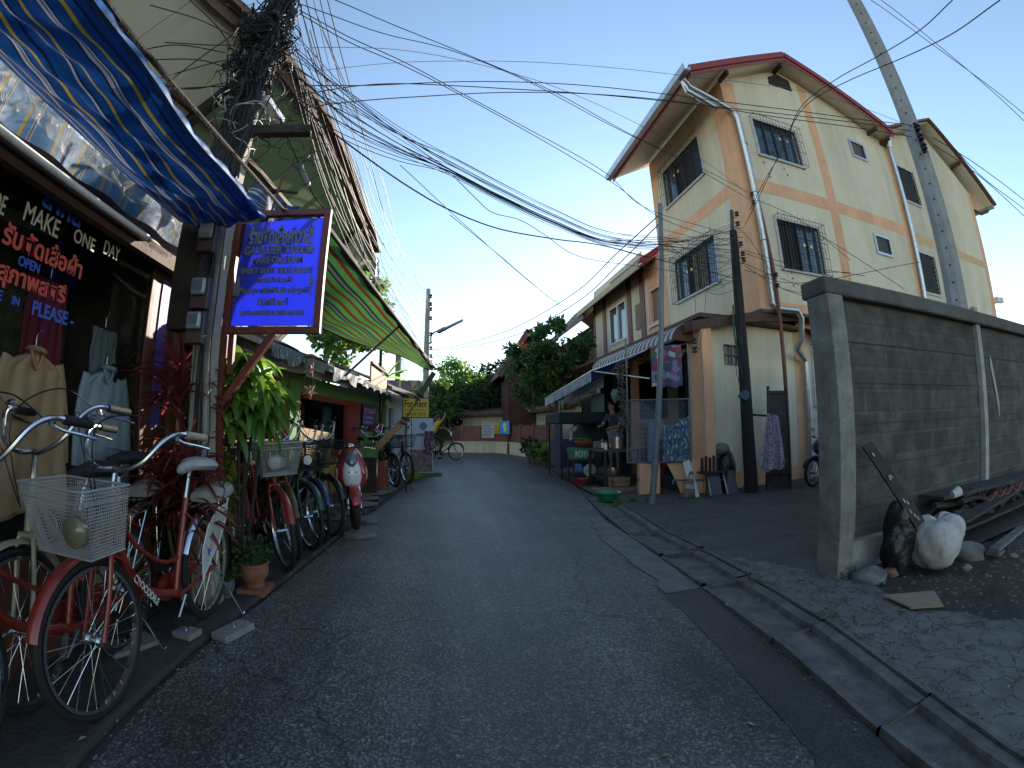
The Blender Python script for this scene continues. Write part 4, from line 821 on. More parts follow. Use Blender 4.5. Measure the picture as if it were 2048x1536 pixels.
mb = MB(); mb.grid(corner, 14, 20); mb.build('loose_flap', stripes('tarp_flap', [(0, bl), (.5, (.02, .12, .42)), (.8, ye)], 'u', 1, rough=.35, trans=.3), ta, smooth=True)
# ---- lower striped valance strip with loose clear plastic over it
lv = wthing('plastic_covered_valance', 'blue and yellow striped cloth strip under crumpled clear plastic sheeting', 'valance', (-2.1, 1.8, 2.7))
def vf(a, b):
    y = -1.6+a*4.92; drop = .33*(1-.18*a); return Vector((-2.09+.12*b*0+.02*math.sin(a*60)*b-.05*b, y, 2.98-.02*math.sin(a*5)-.36*b*(1-.15*a)))
mb = MB(); mb.grid(vf, 150, 6); mb.build('canvas', stripes('valance_tarp', [(0, (.10, .26, .50)), (.36, ye), (.46, (.10, .26, .50)), (.62, wh), (.66, bl), (.69, wh), (.74, (.10, .26, .5))], 'u', 22, rough=.5, trans=.5), lv, smooth=True)
def plm():
    m = bpy.data.materials.new('clear_plastic'); m.use_nodes = True; n = m.node_tree.nodes; l = m.node_tree.links; b = n['Principled BSDF']
    b.inputs['Base Color'].default_value = (.62, .60, .55, 1); b.inputs['Roughness'].default_value = .22; b.inputs['Coat Weight'].default_value = .5
    tr = n.new('ShaderNodeBsdfTransparent'); tl = n.new('ShaderNodeBsdfTranslucent'); tl.inputs[0].default_value = (.8, .76, .66, 1); a_ = n.new('ShaderNodeMixShader'); a_.inputs[0].default_value = .5; l.new(b.outputs[0], a_.inputs[1]); l.new(tl.outputs[0], a_.inputs[2])
    x = n.new('ShaderNodeMixShader'); tc = n.new('ShaderNodeTexCoord'); nz = n.new('ShaderNodeTexNoise'); nz.inputs['Scale'].default_value = 9; nz.inputs['Detail'].default_value = 7; nz.inputs['Distortion'].default_value = 1.2
    l.new(tc.outputs['Object'], nz.inputs['Vector']); r = n.new('ShaderNodeMapRange'); r.inputs[1].default_value = .38; r.inputs[2].default_value = .68; r.inputs[3].default_value = .12; r.inputs[4].default_value = .62
    l.new(nz.outputs[0], r.inputs[0]); l.new(r.outputs[0], x.inputs[0]); l.new(tr.outputs[0], x.inputs[1]); l.new(a_.outputs[0], x.inputs[2])
    bp = n.new('ShaderNodeBump'); bp.inputs['Strength'].default_value = 1; bp.inputs['Distance'].default_value = .03; l.new(nz.outputs[0], bp.inputs['Height']); l.new(bp.outputs[0], b.inputs['Normal'])
    l.new(x.outputs[0], n['Material Output'].inputs[0]); return m
PLAST = plm()
rr = random.Random(8); pk = [rr.uniform(0, 1) for _ in range(9)]
def pf(a, b):
    y = -1.4+a*4.62; top = 3.0+.13*max(0, math.sin(a*24+1))**3+.05*math.sin(a*13)-.09*a
    z = top-(top-2.66)*b; return Vector((-2.04+.028*math.sin(a*55+b*6)+.025*math.sin(b*11+a*20)+.05*b, y, z+.012*math.sin(a*120)))
mb = MB(); mb.grid(pf, 190, 16); mb.build('plastic_sheet', PLAST, lv, smooth=True)
# ================================================================ BIG ROOF ABOVE (soffit seen from below)
br = wthing('big_roof_house', 'tall dark house whose wide beige and green eaves overhang the lane', 'house', (-3, 5, 0))
ez = 5.1; EF = [(-3.1, .4), (-2.55, 1.7), (-2.24, 2.7), (-1.99, 3.2), (-1.76, 4.0), (-1.61, 4.75), (-1.49, 5.9), (-1.46, 7.35), (-1.46, 9.35)]
EF = [(x-.13, y) for x, y in EF]; EI = [(x-2.0, y) for x, y in EF]
def ei(y, P=EF): return yi(P, y)
beige = mat('beige_soffit', (.78, .75, .60), .85, var=.06, scale=1.5, dirt=.12); grn = mat('green_soffit', (.24, .34, .19), .85, var=.08, scale=1.5, dirt=.15)
def sof(name, ya, yb, m):
    mb = MB(); n = 8
    mb.grid(lambda a, b: Vector((ei(ya+(yb-ya)*a)-b*2.0, ya+(yb-ya)*a, ez-2.0*b)), n, 1); return mb.build(name, m, br)
s1 = AX(505, 240, -2.0).y
sof('soffit_panel', .4, 3.55, beige); sof('soffit_panel', 3.56, 7.75, grn); sof('soffit_panel', 7.76, 9.34, beige)
mb = MB()
for t_ in (.32, .43):  # long purlins under the soffit
    for a, b in zip(EF, EF[1:]): mb.bar((a[0]-2.0*t_, a[1], ez-2.0*t_-.04), (b[0]-2.0*t_, b[1], ez-2.0*t_-.04), .05, .06)
mb.build('purlin', M['brown'], br)
mb = MB()
for y in (1.95, 3.56, 7.75): x = ei(y); mb.bar((x, y, ez-.06), (x-2.0, y, ez-2.06), .09, .10)
mb.build('rafter', mat('dark_rafter', (.03, .022, .018), .8), br)
mb = MB()
for i in range(18): y = .6+i*.5; x = ei(y); mb.bar((x, y, ez-.003), (x-2.0, y, ez-2.003), .008, .006)
mb.build('joint_strip', mat('joint_dark', (.10, .11, .07), .9), br)
mb = MB()
for a, b in zip(EF, EF[1:]): mb.bar((a[0]+.02, a[1], ez+.02), (b[0]+.02, b[1], ez+.02), .05, .16); mb.bar((a[0]+.10, a[1], ez+.10), (b[0]+.10, b[1], ez+.10), .12, .05)
mb.bar((EF[-1][0], 9.36, ez), (EF[-1][0]-2.6, 9.36, ez+.62), .05, .2)
mb.build('fascia_board', mat('weathered_fascia', (.20, .11, .08), .8, var=.3, bump=.2), br)
mb = MB(); mb.slab([(EF[0][0]+.15, .4, ez+.13)]+[(x+.15, y, ez+.13) for x, y in EF[1:]]+[(-4.1, 9.4, ez+1.0), (-5.7, .4, ez+1.0)], (0, 0, .05)); mb.build('roof', mat('brown_roof', (.11, .06, .05), .7), br)
mb = MB(); mb.box((-4.9, 3.8, 0), (-4.75, 9.2, 5.9)); mb.box((-6, -2, 3.3), (-5.4, 3.8, 5.8)); mb.build('wall', mat('dark_house_wall', (.045, .04, .035), .9), br)
mb = MB(); mb.box((-1.62, 9.25, 4.6), (-1.5, 9.33, 5.0)); mb.tube(bez([(-1.5, 9.35, 5.05), (-1.45, 9.3, 4.6), (-1.55, 9.3, 4.25)], 5), .02); mb.build('rain_spout', M['steel'], br)
# ================================================================ UTILITY POLE WITH METERS
pl = wthing('utility_pole', 'square concrete utility pole buried in tangled cables beside the blue sign', 'utility pole', (-1.78, 3.02, 0))
mb = MB(); mb.hexa([(-1.80, 2.93, 0), (-1.65, 2.93, 0), (-1.65, 3.09, 0), (-1.80, 3.09, 0), (-1.82, 2.94, 7.8), (-1.68, 2.94, 7.8), (-1.68, 3.08, 7.8), (-1.82, 3.08, 7.8)]); mb.build('shaft', mat('pole_concrete', (.38, .36, .31), .85, var=.15, scale=6, bump=.3, dirt=.35), pl, bevel=.012)
mb = MB(); mb.box((-1.93, 2.76, 1.97), (-1.72, 2.90, 2.95)); mb.build('meter_board', M['dkwood'], pl)
mb = MB(); mb.bar((-1.84, 2.9, 3.62), (-1.2, 3.16, 3.78), .08, .08); mb.bar((-1.9, 2.88, 3.45), (-1.72, 2.88, 3.45), .05, .34); mb.build('cross_arm', M['dkwood'], pl)
mb = MB(); q = AX(540, 215, -1.62); mb.bar(AX(528, 196, -1.6), AX(560, 242, -1.58), .09, .05); mb.build('metal_strap', mat('bright_strap', (.75, .75, .76), .3, .8), pl)
glassy = mat('meter_glass', (.25, .27, .28), .1, spec=1)
for i, (px, py, s_, lab) in enumerate(((432, 418, .12, 'topmost electricity meter on the pole board, dim in shade'), (421, 478, .12, 'second electricity meter down with a pale printed face'), (407, 588, .12, 'third electricity meter down the dark board, glass glinting'), (398, 655, .13, 'lowest and largest electricity meter with dark blue face'))):
    c = AY(px, py, 2.74)
    m_ = wthing('electricity_meter', lab, 'meter', c, group='electricity meters on the pole')
    mb = MB(); mb.box((c.x-.07, c.y-.06, c.z-.12), (c.x+.07, c.y, c.z+.10)); mb.build('case', mat('meter_case', (.05, .05, .052), .5), m_, bevel=.01)
    mb = MB(); mb.box((c.x-.055, c.y-.10, c.z-.03), (c.x+.055, c.y-.06, c.z+.09)); mb.build('meter_window', glassy, m_, bevel=.02)
    mb = MB(); mb.box((c.x-.04, c.y-.104, c.z+.0), (c.x+.04, c.y-.101, c.z+.07)); mb.build('dial_plate', mat('dial_%d' % i, (.36, .36, .36) if i == 1 else (.12, .14, .17), .5), m_)
    mb = MB(); mb.box((c.x-.05, c.y-.075, c.z-.115), (c.x+.05, c.y-.06, c.z-.05)); mb.build('terminal_cover', mat('terminal_red', (.10, .04, .035), .6), m_)
mb = MB(); rr = random.Random(2)
for i in range(7):
    x = -1.68+rr.uniform(-.04, .03); y = 2.84+rr.uniform(-.03, .1); P = [(x+rr.uniform(-.03, .03), y+rr.uniform(-.03, .03), .8+k*.5) for k in range(7)]; mb.tube(bez(P, 4), rr.choice((.004, .005, .008)), 5)
mb.build('down_lead', M['cable'], pl)
# ================================================================ BLUE SIGN
sg = wthing('shop_sign', 'translucent blue tailor and bicycle rental sign in a rusty red frame', 'sign', (-1.3, 3.12, 1.9))
c0, c1, c2, c3 = (AY(481, 432, 3.12), AY(668, 413, 3.12), AY(637, 668, 3.12), AY(441, 668, 3.12))
xl, xr, zb, zt = (c0.x+c3.x)/2, (c1.x+c2.x)/2, (c2.z+c3.z)/2, (c0.z+c1.z)/2
SG = Wall((xl, 3.12), (xr, 3.12)); SWd = SG.L
fr = mat('rust_red_frame', (.16, .032, .022), .55, var=.25, scale=12, dirt=.3)
mb = MB(); q = .05
for a, b, c, d in ((0, SWd, zt-q, zt), (0, SWd, zb, zb+q), (0, q, zb+q, zt-q), (SWd-q, SWd, zb+q, zt-q)): mb.wbox(SG, a, b, c, d, -.025, .025)
mb.build('frame', fr, sg, bevel=.003)
mb = MB(); mb.bar((xl+.02, 3.12, .5), (xl+.02, 3.12, zb), .045, .045); mb.bar((xl+.02, 3.12, zb-.55), (xl+.42, 3.12, zb-.0), .05, .05, up=(0, 1, 0)); mb.bar((xl+.08, 3.14, zb-.3), (xl+.08, 3.14, zb), .04, .04)
mb.tube([(xl+.27, 3.14, zt), (xl+.31, 3.16, zt+.35)], .012); mb.build('bracket', fr, sg)
def signblue():
    m = bpy.data.materials.new('blue_acrylic'); m.use_nodes = True; n = m.node_tree.nodes; l = m.node_tree.links; b = n['Principled BSDF']
    b.inputs['Base Color'].default_value = (.10, .13, .68, 1); b.inputs['Roughness'].default_value = .3
    t = n.new('ShaderNodeBsdfTranslucent'); t.inputs[0].default_value = (.13, .17, .9, 1); x = n.new('ShaderNodeMixShader'); x.inputs[0].default_value = .62; l.new(b.outputs[0], x.inputs[1]); l.new(t.outputs[0], x.inputs[2]); l.new(x.outputs[0], n['Material Output'].inputs[0]); return m
mb = MB(); mb.wslab(SG, [(q+.01, zb+q+.01), (SWd-q-.01, zb+q+.01), (SWd-q-.005, zt-q-.02), (q+.03, zt-q-.05)], -.003, .003); mb.build('panel', signblue(), sg)
mb = MB(); mb.bar((xl+.22, 3.17, zt-.02), (xl+.04, 3.17, zb+.05), .07, .03, up=(0, 1, 0)); mb.wslab(SG, [(.02, zt-.38), (.02, zt-.04), (.16, zt-.10), (.38, zt-.16), (.44, zt-.24), (.30, zt-.26)], -.07, -.05); mb.build('backing_post', M['dkwood'], sg)  # post and tarp-tip shape added behind the panel to shadow it
ink = mat('sign_ink', (.17, .175, .21), .7); ink2 = mat('sign_ink_back', (.035, .045, .28), .7)
lines = [('ร้านตัดเสื้อคาวาเลี', .12, .90, .735, .91), ('GAVALIER TAILOR', .08, .93, .64, .72), ('MAKE ONE DAY', .20, .80, .555, .62), ('SHIRT SUIT TROUSERS', .07, .90, .465, .52), ('Man & Women', .30, .72, .385, .435), ('Bicycle & Motorcycle', .08, .88, .275, .345), ('For Rent', .32, .64, .185, .25), ('087-0092842 & 081-8824730', .12, .86, .10, .14)]
iw, ih = SWd-2*q, zt-zb-2*q
for b_, a0, a1, v0, v1 in lines:
    boxtext(b_, SG, q+iw*a0, zb+q+ih*v0, q+iw*a1, zb+q+ih*v1, .0055, ink, sg, bold=.035)
    boxtext(b_, SG, q+iw*(1-a1), zb+q+ih*v0, q+iw*(1-a0), zb+q+ih*v1, .0035, ink2, sg, bold=.02, mirror=True, name='lettering_showing_through')
mb = MB()
for u in (.06, .93):
    c = SG.P(q+iw*u, zb+q+ih*.37, .006); mb.lathe([(.001, 0), (.009, .001), (.001, .002)], 8, c+Vector((0, 0, .06)), SG.n); mb.bar(c+Vector((0, 0, .05)), c+Vector((0, 0, -.02)), .024, .003, up=(0, 1, 0)); mb.bar(c+Vector((-.006, 0, -.02)), c+Vector((-.008, 0, -.09)), .009, .003, up=(0, 1, 0)); mb.bar(c+Vector((.006, 0, -.02)), c+Vector((.010, 0, -.09)), .009, .003, up=(0, 1, 0))
mb.build('painted_figure', ink, sg)
# blue tarpaulin behind the sign and its lashing pole
t = wthing('striped_tarpaulin', 'blue striped tarpaulin scrap tied behind the blue sign', 'tarpaulin', (-1.4, 3.6, 2.9))
A, B, C, D = AY(500, 372, 3.35), AY(590, 408, 3.9), AY(640, 470, 4.3), AY(480, 440, 3.4)
mb = MB(); mb.grid(lambda a, b: A.lerp(B, a).lerp(D.lerp(C, a), b)+Vector((.05*math.sin(a*7), 0, .04*math.sin(a*12+b*5))), 24, 10); mb.build('canvas', TARP, t, smooth=True)
mb = MB(); mb.bar(AY(528, 378, 3.3), AY(595, 386, 3.4), .02, .02); mb.bar((-1.32, 3.2, 3.1), (-1.38, 3.25, 2.75), .03, .03); mb.build('lashing_pole', M['dkwood'], t)
# ================================================================ GREEN/RED STRIPED AWNING
ga = wthing('striped_tarpaulin', 'green and red striped cloth awning stretched on poles past the blue sign', 'tarpaulin', (-1.2, 6, 2.9))
TL, TR, BL, BR = AX(640, 452, -1.05), AY(868, 740, 9.4), AY(628, 600, 4.6), AY(855, 733, 9.4)
TL = Vector((-.98, 3.5, 2.95)); TR = AY(869, 740, 8.8); BL = AY(600, 640, 4.6)
gs = stripes('green_red_stripes', [(0, (.14, .46, .10)), (.22, (.32, .06, .04)), (.34, (.16, .50, .11)), (.52, (.02, .07, .06)), (.60, (.30, .28, .24)), (.68, (.02, .07, .06)), (.74, (.15, .48, .10)), (.90, (.30, .06, .04))], 'v', 3, rough=.6, trans=.42)
mb = MB()
def gf(a, b):
    top = TL.lerp(TR, a)
    bot = bez([BL, AY(650, 660, 5.8), AY(720, 688, 7.2), AY(800, 712, 8.2), TR-Vector((.1, .1, .02))], 12); i = a*(len(bot)-1); i0 = min(int(i), len(bot)-2); bt = bot[i0].lerp(bot[i0+1], i-i0)
    return top.lerp(bt, b)+Vector((0, 0, -.06*math.sin(math.pi*b)*(1-a)+.018*math.sin(a*26+b*8)*math.sin(math.pi*b)))
mb.grid(gf, 60, 26); mb.build('canvas', gs, ga, smooth=True)
mb = MB(); mb.tube([TL-Vector((.02, .4, 0)), TR+Vector((.02, .1, .03))], .022, 8); mb.tube([gf(i/30, 1) for i in range(31)], .012, 6); mb.tube([TR, TR+Vector((.10, .05, .06))], .02, 6)
s0 = AY(768, 592, 6.0); mb.tube([gf(.47, 0.02), AY(690, 752, 5.5)], .017, 6); mb.build('awning_pole', mat('awning_pole_dark', (.07, .055, .05), .7, var=.4), ga)
mb = MB(); mb.grid(lambda a, b: gf(.05+a*.9, 0)+Vector((.025*math.cos(b*6.28), 0, .025*math.sin(b*6.28)))*(1+.4*math.sin(a*40)), 60, 8); mb.build('rolled_edge', mat('roll_dark', (.06, .04, .04), .7, var=.5, scale=14), ga, smooth=True)
st = wthing('timber_strut', 'long raw timber strut propping the striped awning pole over the bicycles', 'strut', G(745, 960, .5))
P0, P1, P2 = AY(868, 745, 8.8), AY(812, 838, 8.8), AY(735, 915, 8.6)
mb = MB(); mb.bar(P1+Vector((.03, 0, .05)), P2, .13, .05, up=(0, 1, 0)); mb.build('plank', M['wood'], st)
mb = MB(); mb.bar(P0, AY(838, 795, 8.8), .10, .10); mb.tube([AY(838, 795, 8.8), P1], .06, 8); mb.build('upper_pole', mat('grey_pole_wood', (.09, .085, .075), .8, var=.5, scale=20), st)
mb = MB()
for q in ((840, 790), (835, 798), (812, 838), (806, 846)): mb.ring(AY(*q, 8.8), .075, .02, (P1-P0), 12, 6)
mb.build('rope_binding', mat('rope_dark', (.05, .04, .03), .9), st)
# ================================================================ GREEN SHOPHOUSE (bar and bicycle rental)
FA, FB = (-2.55, 4.4), (-1.78, 12.0); SH = Wall(FA, FB)
gsH = wthing('rental_shop', 'low green, red and yellow timber rental shop with open windows', 'shop', (-2.4, 7, 0))
def hu(px, py): return SH.uz(px, py)[0]
uw0, uw1 = .05, hu(548, 850); uc0, uc1 = hu(572, 850), hu(592, 850); ud0, ud1 = hu(600, 860), hu(692, 860); ur1 = hu(718, 860); up1 = hu(752, 860); ug1 = hu(768, 860)
print('facade', [round(x, 2) for x in (uw0, uw1, uc0, uc1, ud0, ud1, ur1, up1, ug1)])
mb = MB(); mb.wbox(SH, -.6, uc0, .04, .78, -.1, 0); mb.wbox(SH, ud0, ud1, .04, .78, -.1, 0); mb.build('dado', M['yellow'], gsH)
mb = MB(); mb.wbox(SH, -.6, uc0, .78, .86, -.1, .04); mb.wbox(SH, ud0, ud1, .78, .86, -.1, .04); mb.wbox(SH, uw1, uw1+.10, .86, 2.0, -.06, .05); mb.wbox(SH, uc0-.06, uc0, .86, 1.95, -.04, .03); mb.wbox(SH, uc1, uc1+.08, .86, 1.9, -.04, .04); mb.wbox(SH, ud0, ud1, 1.78, 1.88, -.03, .05)
mb.wbox(SH, ud1, ur1, .04, 1.9, -.06, .03); mb.wbox(SH, ur1, up1, 1.72, 1.86, -.03, .02); mb.wbox(SH, -.6, uw1, 1.12, 1.15, -.02, .02); mb.wbox(SH, 1.0, 1.03, .86, 1.95, -.02, .02); mb.wbox(SH, -.6, uw1, 1.95, 2.02, -.02, .05)
mb.build('red_timber', M['red'], gsH, bevel=.003)
mb = MB(); mb.wbox(SH, uc0, uc1, .04, 2.05, -.08, .06); mb.wbox(SH, up1, ug1, .04, 1.9, -.06, .05); mb.wbox(SH, uw1, ug1, 1.88, 2.15, -.06, .02); mb.wbox(SH, ur1, up1, .04, 1.72, -.1, -.06); mb.build('green_timber', M['green'], gsH, bevel=.003)
mb = MB(); mb.wbox(SH, -.6, uw1, .86, 1.95, -.05, -.044); mb.build('window_film', glassmat('milky_glass', (.85, .9, .85), .5, .15, .75), gsH)
k = .12; mb = MB(); mb.wbox(SH, -.6, uw1, .86, 1.3, -.5, -.3); mb.build('pale_counter', mat('pale_counter', (.33, .36, .31), .6, var=.2, scale=6), gsH)
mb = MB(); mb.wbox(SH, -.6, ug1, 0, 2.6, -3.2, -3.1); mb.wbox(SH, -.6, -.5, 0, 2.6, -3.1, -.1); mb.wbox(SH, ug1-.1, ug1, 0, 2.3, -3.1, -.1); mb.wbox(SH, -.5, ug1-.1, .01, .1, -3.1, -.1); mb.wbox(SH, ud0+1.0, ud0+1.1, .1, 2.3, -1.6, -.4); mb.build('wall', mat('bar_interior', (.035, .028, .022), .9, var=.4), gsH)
mb = MB(); mb.wbox(SH, ud1-.5, ud1-.05, .9, 1.85, -.35, -.32); mb.build('curtain', mat('teal_curtain', (.02, .09, .09), .8, var=.4, scale=10), gsH)
rd = lambda u, z, o: SH.P(u, z, o)
mb = MB(); mb.slab([rd(-.7, 2.22, .62), rd(4.6, 2.22, .58), rd(ug1+.5, 2.22, .45), rd(ug1+.5, 2.95, -3.2), rd(-.7, 3.0, -3.2)], (0, 0, .05)); rf = mb.build('roof', mat('old_iron_roof', (.11, .095, .085), .6, .3, var=.4, dirt=.4), gsH)
mb = MB(); mb.grid(lambda a, b: rd(.9+a*3.6, 2.33+.55*b+.03*math.sin(a*17)*math.sin(b*6)-.12*a*b, .50-b*1.5+.03*math.sin(a*23)), 30, 8); mb.build('black_tarp', mat('black_tarp', (.012, .016, .03), .55, var=.4, scale=8, bump=.3, bscale=14), rf, smooth=True)
mb = MB(); mb.bar(rd(-.7, 2.2, .63), rd(ug1+.5, 2.2, .46), .04, .06); mb.build('eave_batten', mat('pale_wood', (.42, .33, .24), .7, var=.2, dirt=.3), rf)
mb = MB(); mb.slab([rd(5.2, 2.28, .5), rd(6.9, 2.28, .46), rd(6.9, 2.62, .46), rd(5.2, 2.7, .5)], SH.n*-.04); mb.build('peach_fascia', mat('peach_board', (.62, .36, .24), .7, var=.1), rf)
mb = MB(); mb.bar(rd(5.1, 2.72, .52), rd(7.0, 2.66, .48), .06, .04); mb.build('tile_edge', M['brown'], rf)
def scr(a, b): u = .3+a*(4.0); return rd(u, 2.24-.17*b*(.6+.5*math.sin(a*14)**2)-.03*math.sin(a*50)*b, .66+.03*math.sin(a*62+b*3)*b)
mb = MB(); mb.grid(scr, 110, 5); mb.build('check_valance', stripes('blue_white_check', [(0, (.55, .57, .6)), (.42, (.05, .12, .28)), (.55, (.5, .52, .55)), (.8, (.10, .20, .40))], 'u', 34, trans=.5), rf, smooth=True)
def scr2(a, b): u = 4.2+a*(ug1-3.6); return rd(u, 2.22-.10*b*(.6+.6*math.sin(a*24)**2), .60-.10*a+.025*math.sin(a*50))
mb = MB(); mb.grid(scr2, 80, 3); mb.build('torn_cloth_edge', mat('torn_cloth', (.55, .53, .48), .7, var=.4, scale=10, trans=.5), rf, smooth=True)
t2 = wthing('tube_light', 'short fluorescent tube under the pale eave above the green shop window', 'tube light', rd(.6, 2.05, .5))
A, B = AY(490, 690, 4.6), AY(568, 722, 5.6); mb = MB(); mb.bar(A, B, .05, .04); mb.build('fitting', M['white'], t2); MB().tube([A+Vector((.01, -.02, -.05)), B+Vector((.01, -.02, -.05))], .018, 10).build('tube', mat('tube_glass', (.85, .82, .74), .2, var=.02), t2, smooth=True)
tag(MB().bar(A+Vector((-.03, 0, .08)), B+Vector((.1, .25, .07)), .10, .04).build('pale_batten', mat('pale_wood', (.42, .33, .24), .7, var=.2, dirt=.3)), 'pale wooden batten holding the short tube light', 'batten')
# far-side panel posters, lantern
PW = SH
r = rect(SH, (722, 806), (748, 856)); t = wthing('poster', 'purple hand-lettered price poster on the red shop post', 'poster', SH.P(r[0], r[2], .05))
mb = MB(); mb.wbox(SH, r[0], r[1], r[2], r[3], .04, .055); mb.build('board', mat('purple_board', (.07, .05, .22), .55), t)
boxtext('กาแฟ', SH, r[0]+.1, r[3]-.24, r[1]-.1, r[3]-.06, .057, mat('pink_ink', (.75, .30, .25), .6), t, bold=.02)
for i, s_ in enumerate(('Coffee', 'Espresso', 'Latte', 'Thai tea')): boxtext(s_, SH, r[0]+.1, r[3]-.36-i*.13, r[1]-.25-(i % 2)*.1, r[3]-.29-i*.13, .057, mat('white_ink', (.6, .6, .62), .6), t)
c = SH.at(741, 855, .22); t = wthing('paper_lantern', 'round red lantern hanging before the purple poster', 'lantern', c); MB().ball(c, (.16, .2, .12), 14, 10).build('shade', mat('lantern_red', (.45, .03, .025), .5), t, smooth=True); MB().tube([c+Vector((0, 0, .1)), c+Vector((0, 0, .9))], .004, 4).build('cord', M['cable'], t)
c = SH.at(748, 812, .35); t = wthing('lamp_shade_bracket', 'small pale green lamp shade at the green post top', 'lamp', c); MB().lathe([(.03, .1), (.07, -.06), (.06, -.06), (.02, .09)], 12, c+Vector((0, 0, .1))).build('lamp_shade', mat('shade_green', (.42, .55, .25), .5, trans=.5), t); t.name = 'wall_lamp'
MB().tube([c+Vector((0, 0, .2)), c+Vector((-.2, .1, .25))], .01, 5).build('arm', M['blackm'], t)
# leaning yellow board behind the bikes
lb = wthing('rental_sign', 'tan board reading For Rent leaning in the shop window opening', 'sign', SH.P(ud0+.2, .8, .1))
r = [SH.uz(588, 832), SH.uz(663, 846), SH.uz(655, 885), SH.uz(585, 872)]
mb = MB(); mb.wslab(SH, [(r[3][0]+.05, .8), (r[2][0]-.15, .74), (r[1][0]-.05, 1.2), (r[0][0]+.05, 1.32)], .07, .09); mb.build('board', mat('tan_board', (.40, .26, .10), .7, var=.1), lb)
boxtext('For Rent', SH, r[0][0]+.15, .98, r[1][0]-.25, 1.19, .092, mat('black_ink', (.015, .015, .015), .6), lb, bold=.03)
# hanging yellow sign
ys = wthing('rental_sign', 'small yellow hanging sign reading For Rent with black border', 'sign', AY(832, 815, 8.75))
YS = Wall((AY(807, 812, 8.75).x, 8.75), (AY(857, 818, 8.75).x, 8.75)); z1_, z0_ = AY(832, 797, 8.75).z, AY(832, 834, 8.75).z
mb = MB(); mb.wbox(YS, -.02, YS.L+.02, z0_-.02, z1_+.02, -.015, 0); mb.build('border', M['blackm'], ys); mb = MB(); mb.wbox(YS, 0, YS.L, z0_, z1_, -.005, .004); mb.build('board', mat('sign_yellow', (.62, .42, .05), .6, var=.1), ys)
h_ = z1_-z0_; bi = mat('black_ink', (.015, .015, .015), .6)
boxtext('For Rent', YS, .02, z0_+h_*.52, YS.L-.03, z0_+h_*.92, .006, bi, ys, bold=.02); boxtext('motorcycle & bicycle', YS, .03, z0_+h_*.31, YS.L-.03, z0_+h_*.44, .006, bi, ys); boxtext('GAVALIER TAILOR', YS, .03, z0_+h_*.08, YS.L-.04, z0_+h_*.25, .006, bi, ys, bold=.01)
mb = MB(); mb.tube([YS.P(.05, 0.05, -.03), YS.P(.05, z1_+.1, -.03)], .015, 6); mb.tube([YS.P(.16, 0.05, -.03), YS.P(.16, z1_, -.03)], .008, 6); mb.build('stand_pole', M['blackm'], ys)
# upright advert stand
ab = wthing('advert_stand', 'upright pale blue and white printed advert stand at the kerb', 'advert stand', G(845, 928, 0)); AW = Wall((AY(816, 880, 12.2).x, 12.2), (AY(866, 880, 12.2).x, 12.35)); az = AY(840, 836, 12.2).z
mb = MB(); mb.wbox(AW, 0, AW.L, .08, az, -.03, 0); mb.build('panel', mat('advert_white', (.45, .52, .58), .5, var=.08, scale=2), ab)
mb = MB(); mb.wbox(AW, .02, AW.L-.02, .1, az*.45, .001, .005); mb.build('print_panel', mat('advert_print', (.20, .13, .15), .5, var=.8, scale=9), ab)
mb = MB(); mb.lathe([(.001, 0), (.11, 0), (.11, .004), (.001, .004)], 14, AW.P(AW.L*.6, az-.22, .004), AW.n); mb.wbox(AW, AW.L*.35, AW.L*.9, az-.5, az-.42, .002, .006); mb.build('print_panel', mat('advert_blue', (.10, .18, .32), .5), ab)
mb = MB(); mb.wbox(AW, 0, .9, 0.0, .08, -.2, .25); mb.build('foot', mat('green_base', (.06, .13, .03), .8), ab)
# white cottage beyond
wc = wthing('white_cottage', 'small pale blue-white single-storey building with low brown roof', 'building', (-1.7, 12.6, 0)); WCW = Wall((-1.72, 12.15), (-1.15, 15.8)); WC2 = Wall((-2.6, 12.1), (-1.72, 12.15))
mb = MB(); holes(mb, WCW, 0, WCW.L, 0, 2.45, [(1.0, 1.6, 0.1, 1.9)], .1); mb.wbox(WC2, 0, WC2.L, 0, 2.45, -.1, 0); mb.wbox(WCW, 0, WCW.L, 0, 2.45, -2.6, -2.5); mb.build('wall', mat('pale_blue_wall', (.42, .47, .50), .8, dirt=.2), wc)
mb = MB(); mb.wbox(WCW, 1.0, 1.6, .1, 1.9, -.14, -.10); mb.build('door', mat('dark_green_door', (.06, .07, .06), .6), wc)
mb = MB(); mb.slab([WCW.P(-.3, 2.35, .45), WCW.P(WCW.L+.3, 2.35, .45), WCW.P(WCW.L+.3, 3.05, -1.3), WCW.P(-.3, 3.05, -1.3)], (0, 0, .06)); mb.build('roof', mat('brown_tile_far', (.13, .085, .065), .8, var=.4, scale=8, bump=.3), wc)
w3 = wthing('far_roof_house', 'distant brown roofed house behind the lamp pole', 'house', (-3, 26, 0)); mb = MB(); mb.box((-7, 27, 0), (1.0, 31, 3.2)); mb.build('wall', mat('far_wall', (.2, .16, .12), .9), w3); mb = MB(); mb.slab([(-7.4, 26.5, 3.1), (1.4, 26.5, 3.1), (.2, 29, 4.3), (-6, 29, 4.3)], (0, 0, .1)); mb.build('roof', mat('far_roof', (.12, .07, .06), .8), w3)
